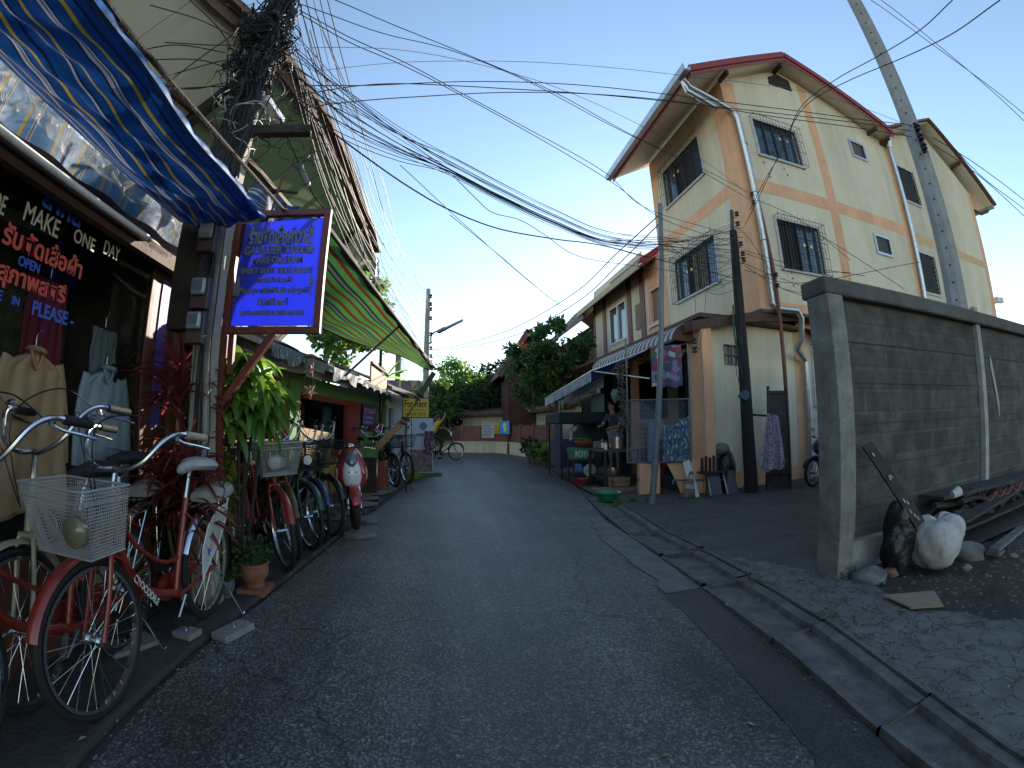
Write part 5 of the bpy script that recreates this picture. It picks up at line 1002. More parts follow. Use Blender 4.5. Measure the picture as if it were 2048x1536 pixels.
# ================================================================ BICYCLES
def xform(mb, steer, piv=(1.0, 0, 0)):
    q = Matrix.Rotation(steer, 3, Vector((-.28, 0, .96))); p = Vector(piv)
    mb.v = [tuple(q@(Vector(v)-p)+p) for v in mb.v]; return mb
def wheel(root, cx, name, steer, fat=1., mg=True):
    c = (cx, 0, .33); S_ = (lambda m: xform(m, steer)) if steer is not None else (lambda m: m)
    w_ = S_(MB().ring(c, .313, .0175*fat, (0, 1, 0), 48, 8)).build(name, M['rubber'], root, smooth=True)
    pr = [(-.012, -.012), (-.012, .012), (.004, .014), (.004, -.014)]
    S_(MB().ring(c, .292, 0, (0, 1, 0), 48, prof=pr)).build('rim', M['chrome'], w_)
    mb = MB(); n = 28
    for i in range(n):
        a = 2*math.pi*i/n; a2 = a+(.7 if i % 4 < 2 else -.7); s_ = 1 if i % 2 else -1
        p = (cx+.018*math.cos(a2), s_*.028, .33+.018*math.sin(a2)); q = (cx+.285*math.cos(a), 0, .33+.285*math.sin(a)); mb.tube([p, q], .0013, 3, False)
    mb.tube([(cx, -.045, .33), (cx, .045, .33)], .016, 8); mb.tube([(cx, -.03, .33), (cx, -.025, .33)], .028, 8); mb.tube([(cx, .03, .33), (cx, .025, .33)], .028, 8)
    S_(mb).build('spokes', M['chrome'], w_); return w_
def make_bike(label, loc, heading, frame=None, basket=None, saddle='white', pad=None, grips=('black', 'black'), steer=0., lean=0., scale=1., lamp=False, letter=None, skirt=False, group='rental bicycles parked along the left shopfronts', bell=True, stand=True, barh=0., detail=True, barw=1., bz=0., wb=1.12):
    rz = math.atan2(heading[1], heading[0]); root = thing('bicycle', label, 'bicycle', (loc[0], loc[1], loc[2]), rz, group, rx=lean); root.scale = (scale,)*3
    fm_ = frame or M['bikered']; S = lambda m: xform(m, steer)
    wheel(root, 0, 'rear_wheel', None); wheel(root, 1.12, 'front_wheel', steer)
    mb = MB(); mb.tube(bez([(.955, 0, .79), (.86, 0, .56), (.70, 0, .40), (.42, 0, .29)], 6), .023, 10); mb.tube(bez([(.94, 0, .86), (.80, 0, .66), (.55, 0, .50), (.345, 0, .47)], 5), .011, 8)
    mb.tube([(.985, 0, .70), (.93, 0, .90)], .021, 10); mb.tube([(.42, 0, .29), (.27, 0, .78)], .018, 10); mb.tube([(.42, -.04, .29), (.42, .04, .29)], .024, 10)
    for s in (-1, 1): mb.tube([(.42, s*.03, .29), (.1, s*.055, .32), (0, s*.058, .33)], .010, 6); mb.tube([(.31, s*.02, .70), (.28, s*.045, .67), (0, s*.058, .33)], .008, 6)
    fr = mb.build('frame', fm_, root, smooth=True)
    if letter:
        mm = Matrix(((-.66*.052, 0, 0, .835), (0, 0, .052, .025), (-.72*.052, -.0, 0, .0), (0, 0, 0, 1)))
        ex = Vector((-.63, 0, -.62)).normalized(); ey = Vector((-ex.z, 0, ex.x)); 
        if ey.z < 0: ey = -ey
        mm = Matrix(((ex.x, ey.x, 0, .845), (0, 0, 1, .0235), (ex.z, ey.z, 0, .50), (0, 0, 0, 1)))@Matrix.Scale(.048, 4)
        text(letter, 1, mat('decal_white', (.7, .7, .68), .5, var=.05), matrix=mm, parent=fr, bold=.02, thick=.03)
    mb = MB()
    for s in (-1, 1): mb.tube(bez([(1.12, s*.052, .33), (1.05, s*.052, .50), (1.01, s*.045, .66), (.995, s*.02, .69)], 4), .011, 8)
    mb.tube([(.995, -.045, .685), (.995, .045, .685)], .016, 8); S(mb).build('fork', fm_, root, smooth=True)
    # mudguards
    pr = [(-.002, -.03), (.012, -.018), (.016, 0), (.012, .018), (-.002, .03), (.006, .018), (.010, 0), (.006, -.018)]
    def guard(cx, a0, a1): return MB().ring((cx, 0, .33), .345, 0, (0, -1, 0), 26, a0=a0, a1=a1, prof=pr)
    g1 = guard(0, 0, 0); mb = MB()
    def gd(cx, a0, a1):
        m_ = MB(); vs = []; n = 24
        for i in range(n+1):
            a = a0+(a1-a0)*i/n
            for p, z in pr: vs.append((cx+(.345+p)*math.cos(a), z, .33+(.345+p)*math.sin(a)))
        k = len(pr); m_.add(vs, [(i*k+j, (i+1)*k+j, (i+1)*k+(j+1) % k, i*k+(j+1) % k) for i in range(n) for j in range(k)]); return m_
    gd(0, R(25), R(205)).build('mudguard', M['chrome'] if letter else fm_, root, smooth=True)
    S(gd(1.12, R(20), R(168))).build('mudguard', fm_, root, smooth=True)
    # saddle
    mb = MB(); mb.tube([(.29, 0, .72), (.235, 0, .92)], .0125, 8); mb.build('seat_post', M['chrome'], root, smooth=True)
    def sd(d): return 1
    mb = MB(); n = 14; vs = []
    for i in range(n+1):
        t = i/n; x = .36-.30*t; w_ = .028+.085*max(0, min(1, (t-.25)/.5))**1.3*(1 if t < .93 else .8); h = .030+.014*t; z = .935+.014*math.sin(t*3)+.012*t
        if i in (0, n): w_ *= .4; h *= .5
        for k in range(10):
            a = 2*math.pi*k/10; vs.append((x, w_*math.cos(a), z+(h*math.sin(a) if math.sin(a) > 0 else h*.9*math.sin(a))))
    mb.add(vs, [(i*10+k, (i+1)*10+k, (i+1)*10+(k+1) % 10, i*10+(k+1) % 10) for i in range(n) for k in range(10)]+[tuple(range(10)), tuple(range(n*10, n*10+10))])
    s_ = mb.build('saddle', M['vinyl'] if saddle == 'white' else M['rubber'], root, smooth=True)
    MB().tube([(.30, .03, .90), (.22, .05, .885), (.12, .05, .90)], .004, 5).tube([(.30, -.03, .90), (.22, -.05, .885), (.12, -.05, .90)], .004, 5).build('saddle_rail', M['blackm'], s_)
    # carrier
    mb = MB()
    for s in (-.055, .055, 0): mb.tube([(.2, s, .715), (-.22, s, .715)], .005, 5)
    for x in (.15, 0, -.12, -.22): mb.tube([(x, -.055, .715), (x, .055, .715)], .005, 5)
    for s in (-.06, .06): mb.tube([(-.05, s, .715), (0, s, .33)], .004, 5); mb.tube([(-.2, s, .715), (0, s, .34)], .004, 5)
    cr_b = mb.build('carrier', M['chrome'], root)
    if pad:
        mb = MB(); n = 12; vs = []
        for i in range(n+1):
            t = i/n; x = .08-.34*t; k_ = 1-.25*(abs(2*t-1)**6)
            for a, b in ((-.085, 0), (-.095, .03), (-.085, .06), (-.05, .075), (0, .079), (.05, .075), (.085, .06), (.095, .03), (.085, 0)): vs.append((x, a*k_, .725+b*k_+.02*t))
        mb.add(vs, [(i*9+k, (i+1)*9+k, (i+1)*9+(k+1) % 9, i*9+(k+1) % 9) for i in range(n) for k in range(9)]+[tuple(range(9)), tuple(range(n*9, n*9+9))])
        p_ = mb.build('passenger_pad', M['vinyl'], root, smooth=True)
        MB().tube(bez([(-.06+.02, .095, .745), (-.07, .088, .79), (-.12, .06, .81), (-.24, .03, .83)], 4), .004, 4).build('piping', M['blackm'], p_)
    if skirt:
        mb = MB(); c = Vector((0, .068, .33)); tri = [(.20, .36), (.13, .60), (-.02, .70), (-.16, .66), (-.12, .56), (.0, .47)]
        P = [(.21, .31), (.20, .48), (.12, .60), (-.02, .68), (-.17, .69), (-.14, .58), (-.05, .48), (.08, .40)]
        pts = [(a, .068, b) for a, b in P]; mb.tube(pts+[pts[0]], .004, 5)
        def inside(x, z):
            r = False; j = len(P)-1
            for i in range(len(P)):
                if (P[i][1] > z) != (P[j][1] > z) and x < (P[j][0]-P[i][0])*(z-P[i][1])/(P[j][1]-P[i][1])+P[i][0]: r = not r
                j = i
            return r
        for k in range(-40, 60):
            for dx in (1, -1):
                run = []
                for i in range(90):
                    x = -.2+i*.005; z = .45+dx*(x)+k*.016
                    if inside(x, z): run.append((x, .068, z))
                    else:
                        if len(run) > 2: mb.tube([run[0], run[-1]], .0016, 3, False)
                        run = []
        mb.build('skirt_guard', M['white'], root)
        mb = MB(); mb.lathe([(.001, 0), (.028, 0), (.028, .003), (.001, .003)], 3, (.12, .071, .45), (0, 1, 0)); mb.build('badge', mat('badge_blue', (.1, .14, .45), .5), root)
    # handlebar
    hz = barh; side = []
    for s in (-1, 1): side.append(bez([(.925, 0, 1.02+hz*.5), (.95, s*.07*barw, 1.02+hz*.5), (.93, s*.17*barw, 1.07+hz*.7), (.87, s*.235*barw, 1.17+hz), (.80, s*.265*barw, 1.205+hz), (.70, s*.285*barw, 1.20+hz)], 6))
    mb = MB(); mb.tube(side[0][::-1]+side[1][1:], .011, 8); mb.tube([(.935, 0, .88), (.915, 0, 1.0+hz*.5), (.925, 0, 1.02+hz*.5)], .012, 8); hb = S(mb).build('handlebar', M['chrome'], root, smooth=True)
    for s, g_ in zip((-1, 1), grips):
        s *= barw
        mb = MB(); mb.tube([(.74, s*.278, 1.203+hz), (.60, s*.298, 1.19+hz)], .0175, 10); S(mb).build('grip', M['rubber'] if g_ == 'black' else mat('cream_grip', (.42, .34, .24), .6), hb, smooth=True)
        mb = MB(); mb.tube(bez([(.79, s*.262, 1.19+hz), (.77, s*.285, 1.17+hz), (.68, s*.31, 1.155+hz), (.60, s*.325, 1.14+hz)], 3), .006, 6); mb.tube([(.79, s*.26, 1.205+hz), (.785, s*.262, 1.18+hz)], .013, 6); S(mb).build('brake_lever', M['chrome'], hb)
        mb = MB(); mb.tube(bez([(.80, s*.26, 1.19+hz), (.98, s*.2, 1.27+hz), (1.10, s*.05, 1.15), (1.02, 0, .80)], 5), .003, 4); S(mb).build('brake_cable', M['cable'], hb)
    if bell: S(MB().lathe([(.026, 0), (.030, .012), (.022, .026), (.006, .032)], 14, (.86, -.20, 1.21+hz*.6))).build('bell', M['chrome'], hb, smooth=True)
    # crank, chain case, pedals, stand
    mb = MB(); mb.slab([(.50, -.055, .27), (.47, -.055, .36), (.40, -.055, .38), (.05, -.055, .37), (-.04, -.055, .33), (.05, -.055, .30), (.40, -.055, .23)], (0, -.02, 0)); mb.build('chain_case', fm_, root)
    mb = MB(); mb.tube([(.42, .06, .29), (.54, .07, .20)], .008, 6); mb.tube([(.42, -.085, .29), (.30, -.09, .38)], .008, 6); cr2 = mb.build('crank', M['chrome'], root)
    for c in ((.54, .11, .20), (.30, -.13, .38)): MB().box((c[0]-.04, c[1]-.04, c[2]-.012), (c[0]+.04, c[1]+.04, c[2]+.012)).build('pedal', M['rubber'], cr2)
    if stand: MB().tube([(.02, .06, .31), (-.03, .13, .16), (-.06, .20, .0)], .006, 6).tube([(-.06, .20, .0), (-.09, .20, .004)], .006, 6).build('kickstand', M['chrome'], root)
    # basket
    if basket:
        bm_ = {'white': M['chromewire'], 'black': M['blackwire']}[basket]
        x0, zt_, zb_, wt, wb, dt, db = 1.03, 1.04+bz, .79+bz, .36*(1 if bz == 0 else .92), .27, .27, .20
        def pt(side_, a, b):  # side wall param a along, b up
            w_ = wb+(wt-wb)*b; d_ = db+(dt-db)*b; z = zb_+(zt_-zb_)*b
            if side_ == 0: return (x0+d_, -w_/2+w_*a, z)
            if side_ == 1: return (x0, -w_/2+w_*a, z)
            if side_ == 2: return (x0+d_*a, w_/2, z)
            return (x0+d_*a, -w_/2, z)
        mb = MB(); N = 30 if detail else 16; Hn = 20 if detail else 11
        for sd_ in range(4):
            nn = N if sd_ < 2 else int(N*.7)
            for i in range(nn+1): mb.tube([pt(sd_, i/nn, 0), pt(sd_, i/nn, 1)], .0013, 3, False)
            for j in range(Hn+1): mb.tube([pt(sd_, 0, j/Hn), pt(sd_, 1, j/Hn)], .0013, 3, False)
        for i in range(15): y = -wb/2+wb*i/14; mb.tube([(x0, y, zb_), (x0+db, y, zb_)], .0013, 3, False); x = x0+db*i/14; mb.tube([(x, -wb/2, zb_), (x, wb/2, zb_)], .0013, 3, False)
        bk = S(mb).build('basket', bm_, root)
        mb = MB()
        for b, r_ in ((1, .005), (.82, .003), (0, .004)):
            c = [pt(0, 0, b), pt(0, 1, b), pt(1, 1, b), pt(1, 0, b), pt(0, 0, b)]; mb.tube(c, r_, 6)
        if lamp: mb.ring(Vector(pt(0, .35, .42))+Vector((.004, 0, 0)), .052, .004, (1, 0, 0), 20, 6)
        S(mb).build('basket_rim', bm_, bk)
        if lamp and basket == 'white' and letter:
            S(MB().lathe([(.03, -.03), (.055, 0), (.055, .02), (.048, .026), (.001, .034)], 18, Vector(pt(0, .92, .45))+Vector((.02, 0, 0)), (1, 0, 0))).build('headlamp', mat('lamp_lens', (.16, .15, .09), .12, var=.1), bk, smooth=True)
        elif lamp: S(MB().lathe([(.001, 0), (.045, .0), (.045, .006), (.001, .010)], 16, Vector(pt(0, .35, .42))+Vector((.004, 0, 0)), (1, 0, 0))).build('badge_disc', mat('disc_grey', (.30, .31, .32), .35) if basket == 'white' else mat('disc_white', (.6, .6, .6), .35), bk)
    return root
M['chromewire'] = mat('white_wire', (.42, .42, .40), .45, .3, var=.15); M['blackwire'] = mat('black_wire', (.012, .013, .015), .5, .3)
LEFTG = 'rental bicycles parked along the left shopfronts'
make_bike('red bicycle with white wire basket, cream right grip and white saddle, nearest whole one', (-1.62, 2.80, .04), (.07, -1), basket='white', pad=True, grips=('black', 'cream'), lamp=True, letter='CROCODILE', skirt=True, lean=-.05, scale=1.1, steer=-.06, barh=-.06, barw=.88, bz=-.09)
make_bike('red bicycle with black wire basket cut off by the left frame edge', (-1.86, 2.16, .04), (.06, -1), basket='black', saddle='black', lean=-.05, scale=1.1, steer=.1, bell=False)
make_bike('cream bicycle with dark saddle and white passenger pad behind the red one', (-2.0, 2.72, .04), (.10, -1), frame=mat('bike_cream', (.42, .36, .22), .35, .1, coat=.4, dirt=.2), saddle='black', pad=True, lean=.04, scale=1.12)
hd = (.62, -.78); Lb = 1.12
def park(label, fx, fy, **k):
    h = k.pop('h', hd); s = k.get('scale', 1.06); z = k.pop('z', .036); make_bike(label, (fx-h[0]*Lb*s, fy-h[1]*Lb*s, z), h, **k)
bg = mat('bike_green', (.02, .07, .06), .35, .1, coat=.4); bb_ = mat('bike_blue', (.02, .035, .10), .35, .1, coat=.4); bk_ = mat('bike_black', (.015, .015, .018), .35, .1, coat=.4); by = mat('bike_mustard', (.10, .06, .02), .4, .1)
park('red bicycle with pale wire basket, first of the rack group by the terracotta pot', -1.42, 3.90, basket='white', lamp=True, saddle='black', scale=1.12, lean=.05, steer=-.05)
park('mustard forked bicycle second in the rack group with dark basket and round lamp', -1.43, 4.26, frame=by, basket='black', lamp=True, saddle='black', scale=1.1, lean=.06, steer=-.15, detail=False)
park('dark green bicycle third in the rack group with white disc badge on its basket', -1.41, 4.6, frame=bg, basket='black', lamp=True, saddle='black', scale=1.08, lean=.04, steer=.05, detail=False)
park('blue bicycle fourth in the rack group with empty black basket', -1.38, 4.92, frame=bb_, basket='black', saddle='black', scale=1.08, lean=.07, detail=False)
park('black bicycle with tall square wire basket right beside the scooter', -1.34, 5.22, frame=bk_, basket='black', saddle='black', scale=1.1, lean=.05, steer=.08, detail=False, barh=.03)
park('dark red bicycle in the second row behind the pale wire basket', -1.95, 4.05, frame=M['dkred'], saddle='black', scale=1.06, detail=False, lean=-.04)
park('black bicycle in the second row behind the mustard one', -1.9, 4.75, frame=bk_, saddle='black', scale=1.06, detail=False, lean=.03)
h2 = (.5, -.866)
park('black bicycle with raised handlebar in front of the advert stand', -1.02, 9.7, h=h2, frame=bk_, basket='black', saddle='black', scale=1.08, detail=False, barh=.03, lean=.05)
park('blue bicycle with white reflector beside the black one near the timber strut', -1.30, 9.45, h=h2, frame=bb_, saddle='black', scale=1.08, detail=False, lean=.08, lamp=False)
park('slim black bicycle squeezed between the timber strut and the farther group', -1.15, 10.1, h=h2, frame=bk_, basket='black', saddle='black', scale=1.06, detail=False, lean=.02)
park('dark bicycle nearest the road edge in the farther group, wheel at the kerb', -.78, 10.25, h=h2, frame=bk_, basket='black', saddle='black', scale=1.08, detail=False, lean=.04)
# ================================================================ SCOOTER
def scooter():
    h = (.30, -.954); x, y = -1.10, 5.62; root = thing('motor_scooter', 'red and white motor scooter parked at the end of the bicycle rack', 'scooter', (x-h[0]*1.2, y-h[1]*1.2, .036), math.atan2(h[1], h[0]), rx=.04)
    sr = mat('scooter_red', (.35, .02, .025), .22, .1, var=.1, coat=.8); sw = mat('scooter_white', (.66, .66, .67), .25, var=.05, coat=.6)
    for cx, nm in ((0, 'rear_wheel'), (1.22, 'front_wheel')):
        w_ = MB().ring((cx, 0, .27), .225, .045, (0, 1, 0), 32, 8).build(nm, M['rubber'], root, smooth=True)
        mb = MB(); mb.ring((cx, 0, .27), .17, .012, (0, 1, 0), 24, 6)
        for i in range(6): a = i*math.pi/3; mb.bar((cx, 0, .27), (cx+.17*math.cos(a), 0, .27+.17*math.sin(a)), .02, .03)
        mb.build('rim', M['chrome'], w_)
    mb = MB(); n = 16; vs = []
    for i in range(n+1):
        a = R(150)-R(150)*i/n*.9; r_ = .29; w_ = .075*(1-.25*abs(2*i/n-1)**3)
        for s, dz in ((-1, -.05), (-.8, .012), (0, .03), (.8, .012), (1, -.05)): vs.append((1.22+(r_+dz)*math.cos(a), s*w_, .27+(r_+dz)*math.sin(a)))
    mb.add(vs, [(i*5+k, (i+1)*5+k, (i+1)*5+k+1, i*5+k+1) for i in range(n) for k in range(4)]); fg = mb.build('front_mudguard', sr, root, smooth=True, solid=.006)
    MB().box((1.33, -.05, .50), (1.345, .05, .55)).build('sticker', mat('sticker_grey', (.45, .45, .48), .5), fg)
    mb = MB(); mb.tube([(1.22, .08, .27), (1.10, .08, .60)], .02, 8); mb.tube([(1.22, -.08, .27), (1.10, -.08, .60)], .02, 8); mb.build('fork', M['chrome'], root, smooth=True)
    # front shield lofted in rings
    def loft(rings, name, m, parent=None):
        mb = MB(); k = len(rings[0]); mb.add([p for r in rings for p in r], [(i*k+j, (i+1)*k+j, (i+1)*k+(j+1) % k, i*k+(j+1) % k) for i in range(len(rings)-1) for j in range(k)]+[tuple(range(k)), tuple(range((len(rings)-1)*k, len(rings)*k))]); return mb.build(name, m, parent or root, smooth=True)
    def ringz(z, xc, wx, wy, n=16, p=1.0): return [(xc+wx*math.cos(2*math.pi*j/n), wy*math.copysign(abs(math.sin(2*math.pi*j/n))**.8, math.sin(2*math.pi*j/n)), z) for j in range(n)]
    body = loft([ringz(.46, 1.02, .06, .10), ringz(.55, 1.05, .10, .17), ringz(.68, 1.06, .12, .22), ringz(.82, 1.03, .12, .20), ringz(.95, .98, .10, .15), ringz(1.02, .94, .06, .10)], 'front_shield', sr)
    loft([ringz(.56, 1.12, .06, .10), ringz(.66, 1.14, .07, .13), ringz(.78, 1.12, .075, .12), ringz(.87, 1.09, .07, .09)], 'white_panel', sw, body)
    hl = loft([ringz(.80, 1.10, .09, .06), ringz(.86, 1.10, .10, .085), ringz(.94, 1.06, .10, .09), ringz(.99, 1.02, .08, .07)], 'headlight', mat('headlight_glass', (.10, .13, .16), .06, spec=1), body)
    for s in (-1, 1): MB().ball((1.08, s*.19, .70), (.05, .018, .09), 10, 8).build('indicator', mat('indicator', (.55, .45, .38), .15), body, smooth=True); MB().lathe([(.001, 0), (.012, .0), (.012, .004), (.001, .005)], 8, (1.195, s*.04, .73), (1, 0, 0)).build('bolt', M['blackm'], body)
    mb = MB(); mb.tube(bez([(.80, -.33, 1.05), (.88, -.18, 1.04), (.93, 0, 1.02), (.88, .18, 1.04), (.80, .33, 1.05)], 4), .013, 8); hb = mb.build('handlebar', M['blackm'], root, smooth=True)
    for s in (-1, 1): MB().tube([(.84, s*.25, 1.045), (.78, s*.36, 1.05)], .019, 8).build('grip', M['rubber'], hb); MB().tube([(.88, s*.2, 1.03), (.86, s*.36, 1.0)], .006, 6).build('brake_lever', M['chrome'], hb)
    MB().ball((.95, 0, 1.05), (.06, .07, .035), 12, 8).build('instrument', M['chrome'], hb, smooth=True)
    loft([ringz(.36, .85, .16, .15), ringz(.40, .62, .5, .17), ringz(.50, .15, .40, .16), ringz(.66, .05, .40, .15), ringz(.72, .08, .34, .12)], 'rear_body', sr)
    loft([ringz(.72, .12, .34, .11), ringz(.77, .12, .38, .13), ringz(.81, .1, .34, .11)], 'seat', M['rubber']); MB().tube([(.5, .1, .3), (.45, .22, .0)], .012, 6).build('stand', M['blackm'], root)
    MB().bar((.9, -.02, .42), (1.0, -.02, .95), .3, .03, up=(1, 0, 0)).build('leg_shield', M['blackm'], root)
scooter()
# ================================================================ PLANTS ON THE LEFT
def blade(mb, base, az, el, L, w_, droop, n=7, r=None, fold=.25):
    base = Vector(base); d = Vector((math.cos(az)*math.cos(el), math.sin(az)*math.cos(el), math.sin(el))); p = base.copy(); side = d.cross(Vector((0, 0, 1))); side = side.normalized() if side.length > 1e-3 else Vector((1, 0, 0)); vs = []
    for i in range(n+1):
        t = i/n; ww = w_*(math.sin(math.pi*min(1, .12+t*.88))**.7)*(1 if t < 1 else .05); up = side.cross(d).normalized()
        vs += [p-side*ww/2+up*ww*fold, p, p+side*ww/2+up*ww*fold]; d = (d+Vector((0, 0, -droop/n))).normalized(); p = p+d*L/n
    mb.add(vs, [(i*3+k, i*3+k+1, (i+1)*3+k+1, (i+1)*3+k) for i in range(n) for k in range(2)])
def rosette(name, label, base, stems, mat_leaf, L, w_, nleaf, droop, seed, cat='plant', stemm=None, el=(.1, 1.4), group=None):
    t = wthing(name, label, cat, base, group); r = random.Random(seed); st_ = MB(); lf = MB()
    for top in stems:
        st_.tube(bez([base, Vector(base).lerp(Vector(top), .5)+Vector((r.uniform(-.05, .05), r.uniform(-.05, .05), 0)), top], 4), .014, 6)
        for i in range(nleaf): blade(lf, Vector(top)+Vector((0, 0, -.12+.12*i/nleaf)), i*2.4+r.uniform(-.3, .3), r.uniform(*el), L*r.uniform(.7, 1.15), w_*r.uniform(.8, 1.1), droop*r.uniform(.6, 1.3))
    st_.build('stem', stemm or M['wood'], t); lf.build('leaves', mat_leaf, t, smooth=True); return t
cor = leafmat('cordyline_leaf', (.08, .014, .018), (.26, .06, .045), .4, .3); drc = leafmat('dracaena_leaf', (.07, .16, .02), (.16, .27, .05), .45, .35); dkl = leafmat('dark_leaf', (.015, .045, .012), (.04, .10, .02), .3); yl = leafmat('yellow_green_leaf', (.12, .16, .02), (.26, .28, .04), .4)
rosette('cordyline', 'tall dark red cordyline with long strap leaves beside the shop window', (-1.95, 2.98, .04), [(-1.90, 2.97, 1.55), (-1.86, 3.04, 1.22), (-1.97, 2.85, .95), (-2.0, 3.1, 1.75), (-1.85, 2.9, .75)], cor, .46, .040, 34, 1.3, 3)
rosette('cordyline', 'smaller red cordyline in front with paler arching leaves', (-1.74, 2.80, .04), [(-1.74, 2.86, 1.05), (-1.70, 2.78, .8)], cor, .38, .040, 40, 1.5, 8)
rosette('dracaena', 'sunlit green dracaena with broad drooping leaves under the blue sign', (-1.62, 3.35, .04), [(-1.56, 3.42, 1.72), (-1.52, 3.5, 1.50), (-1.63, 3.40, 1.9), (-1.70, 3.3, 1.45), (-1.45, 3.55, 1.62)], drc, .38, .088, 32, 2.2, 5, el=(-.3, 1.2), stemm=M['dkwood'])
# mossy vine covered post and shrubs behind the bikes
t = wthing('climbing_vine', 'yellowish moss and vine covering the post beside the dracaena', 'vine', (-1.78, 3.3, .04)); mb = MB(); r = random.Random(4); leaves(mb, [((-1.70, 3.30, .9), (.09, .1, .34)), ((-1.80, 3.3, .5), (.14, .12, .4))], 1500, .045, r, elong=1.8, shell=.3); mb.build('leaves', yl, t); MB().tube([(-1.78, 3.3, 0), (-1.76, 3.3, 1.4)], .03).build('stem', M['dkwood'], t)
t = wthing('shrub', 'dark glossy shrub filling the gap behind the parked red bicycle', 'shrub', (-2.0, 3.1, .04)); mb = MB(); leaves(mb, [((-1.98, 3.12, .55), (.25, .3, .42)), ((-1.85, 3.35, .95), (.2, .22, .3))], 1500, .075, r, elong=2, shell=.3); mb.build('leaves', dkl, t); MB().tube([(-2, 3.1, 0), (-1.95, 3.15, .8)], .02).build('stem', M['dkwood'], t)
t = wthing('shrub', 'leafy green shrub rising behind the meters beside the shop post', 'shrub', (-2.1, 3.6, .04)); mb = MB(); leaves(mb, [((-2.1, 3.72, 1.55), (.2, .2, .5)), ((-2.05, 3.65, 1.9), (.15, .15, .3))], 1100, .08, r, elong=2.2, shell=.3); mb.build('leaves', drc, t); MB().tube([(-2.1, 3.6, 0), (-2.1, 3.6, 1.8)], .02).build('stem', M['dkwood'], t)
def potplant(name, label, x, y, z, rp, hp, m, lm, n, rad, ls, seed, grp=None, base=False, cat='potted plant'):
    t = wthing(name, label, cat, (x, y, z), grp); mb = MB(); z0 = z
    if base: MB().box((x-rp*.95, y-rp*.95, z), (x+rp*.95, y+rp*.95, z+.05)).build('tile_base', m, t); z0 = z+.05
    mb.lathe([(rp*.62, 0), (rp*.68, hp*.08), (rp*.60, hp*.14), (rp*.95, hp*.5), (rp*1.0, hp*.75), (rp*.92, hp*.9), (rp*1.06, hp*.93), (rp*1.06, hp), (rp*.88, hp), (rp*.85, hp*.9)], 22, (x, y, z0)); mb.build('pot', m, t, smooth=True)
    mb = MB(); leaves(mb, [((x, y, z0+hp+rad*.6), (rad, rad, rad*.8))], n, ls, random.Random(seed), elong=2, shell=.2); mb.build('leaves', lm, t)
    mb = MB(); r = random.Random(seed)
    for i in range(5): mb.tube([(x, y, z0+hp*.8), (x+r.uniform(-rad, rad)*.6, y+r.uniform(-rad, rad)*.6, z0+hp+rad*.8)], .004, 4)
    mb.build('stem', M['dkwood'], t); return t
potplant('potted_plant', 'ribbed terracotta pot on a square base with a low herb, at the road edge', -1.50, 3.35, .02, .12, .2, M['terra'], dkl, 260, .16, .045, 3, base=True)
potplant('potted_plant', 'small grey plastic pot with dark leaves left of the terracotta pot', -1.66, 3.15, .036, .075, .15, mat('grey_pot', (.10, .105, .11), .6), dkl, 150, .10, .055, 4)
def stone(name, label, c, r, seed, m=None, cat='stone', group=None):
    q = random.Random(seed); ph = [q.uniform(0, 6) for _ in range(6)]
    o = MB().ball((0, 0, 0), r, 16, 10, lambda d: 1+.13*math.sin(d.x*3.1+ph[0])*math.sin(d.y*3.7+ph[1])+.09*math.sin(d.z*5+ph[2]+d.x*4)+.05*math.sin(d.y*9+ph[3])*math.sin(d.x*8+ph[4])).build(name, m or M['stone'], smooth=True); o.location = c; o.rotation_euler = (q.uniform(-.2, .2), q.uniform(-.2, .2), q.uniform(0, 3)); return tag(o, label, cat, group)
stone('boulder', 'grey lichen-marked boulder behind the terracotta pot', (-1.72, 3.62, .25), (.17, .13, .15), 5)
# red planter box, green box
t = wthing('planter_box', 'tall slatted red planter box at the foot of the timber strut', 'planter', (-1.5, 8.9, .036)); mb = MB()
for i in range(8): mb.box((-1.82+i*.085, 8.78, .04), (-1.745+i*.085, 8.82, .66))
for i in range(5): mb.box((-1.14, 8.83+i*.085, .04), (-1.10, 8.90+i*.085, .66))
mb.box((-1.80, 8.82, .04), (-1.14, 9.25, .60)); mb.build('box', mat('planter_red', (.26, .05, .025), .6, var=.3, dirt=.3), t)
mb = MB(); leaves(mb, [((-1.45, 9.0, .75), (.3, .2, .16))], 300, .09, r, elong=2); mb.build('leaves', dkl, t)
t = wthing('green_crate', 'green wooden crate behind the scooter handlebar', 'crate', (-1.9, 8.2, .7)); mb = MB(); a, b = AY(705, 893, 8.3), AY(752, 915, 8.3)
mb.box((a.x, 8.3, b.z), (b.x, 8.6, a.z)); mb.build('crate_wall', mat('crate_green', (.09, .20, .06), .6, dirt=.3), t)
mb = MB(); mb.box((a.x, 8.35, .04), (b.x, 8.55, b.z-.003)); mb.build('crate_stand', M['dkwood'], t)
t = wthing('potted_plant', 'low green plants and gravel strip in front of the advert stand', 'plant bed', (-.75, 11.4, .03)); mb = MB(); leaves(mb, [((-.75, 11.5, .08), (.18, .6, .08))], 500, .07, r, elong=2, shell=.1); mb.build('leaves', yl, t); t.name = 'plant_bed'
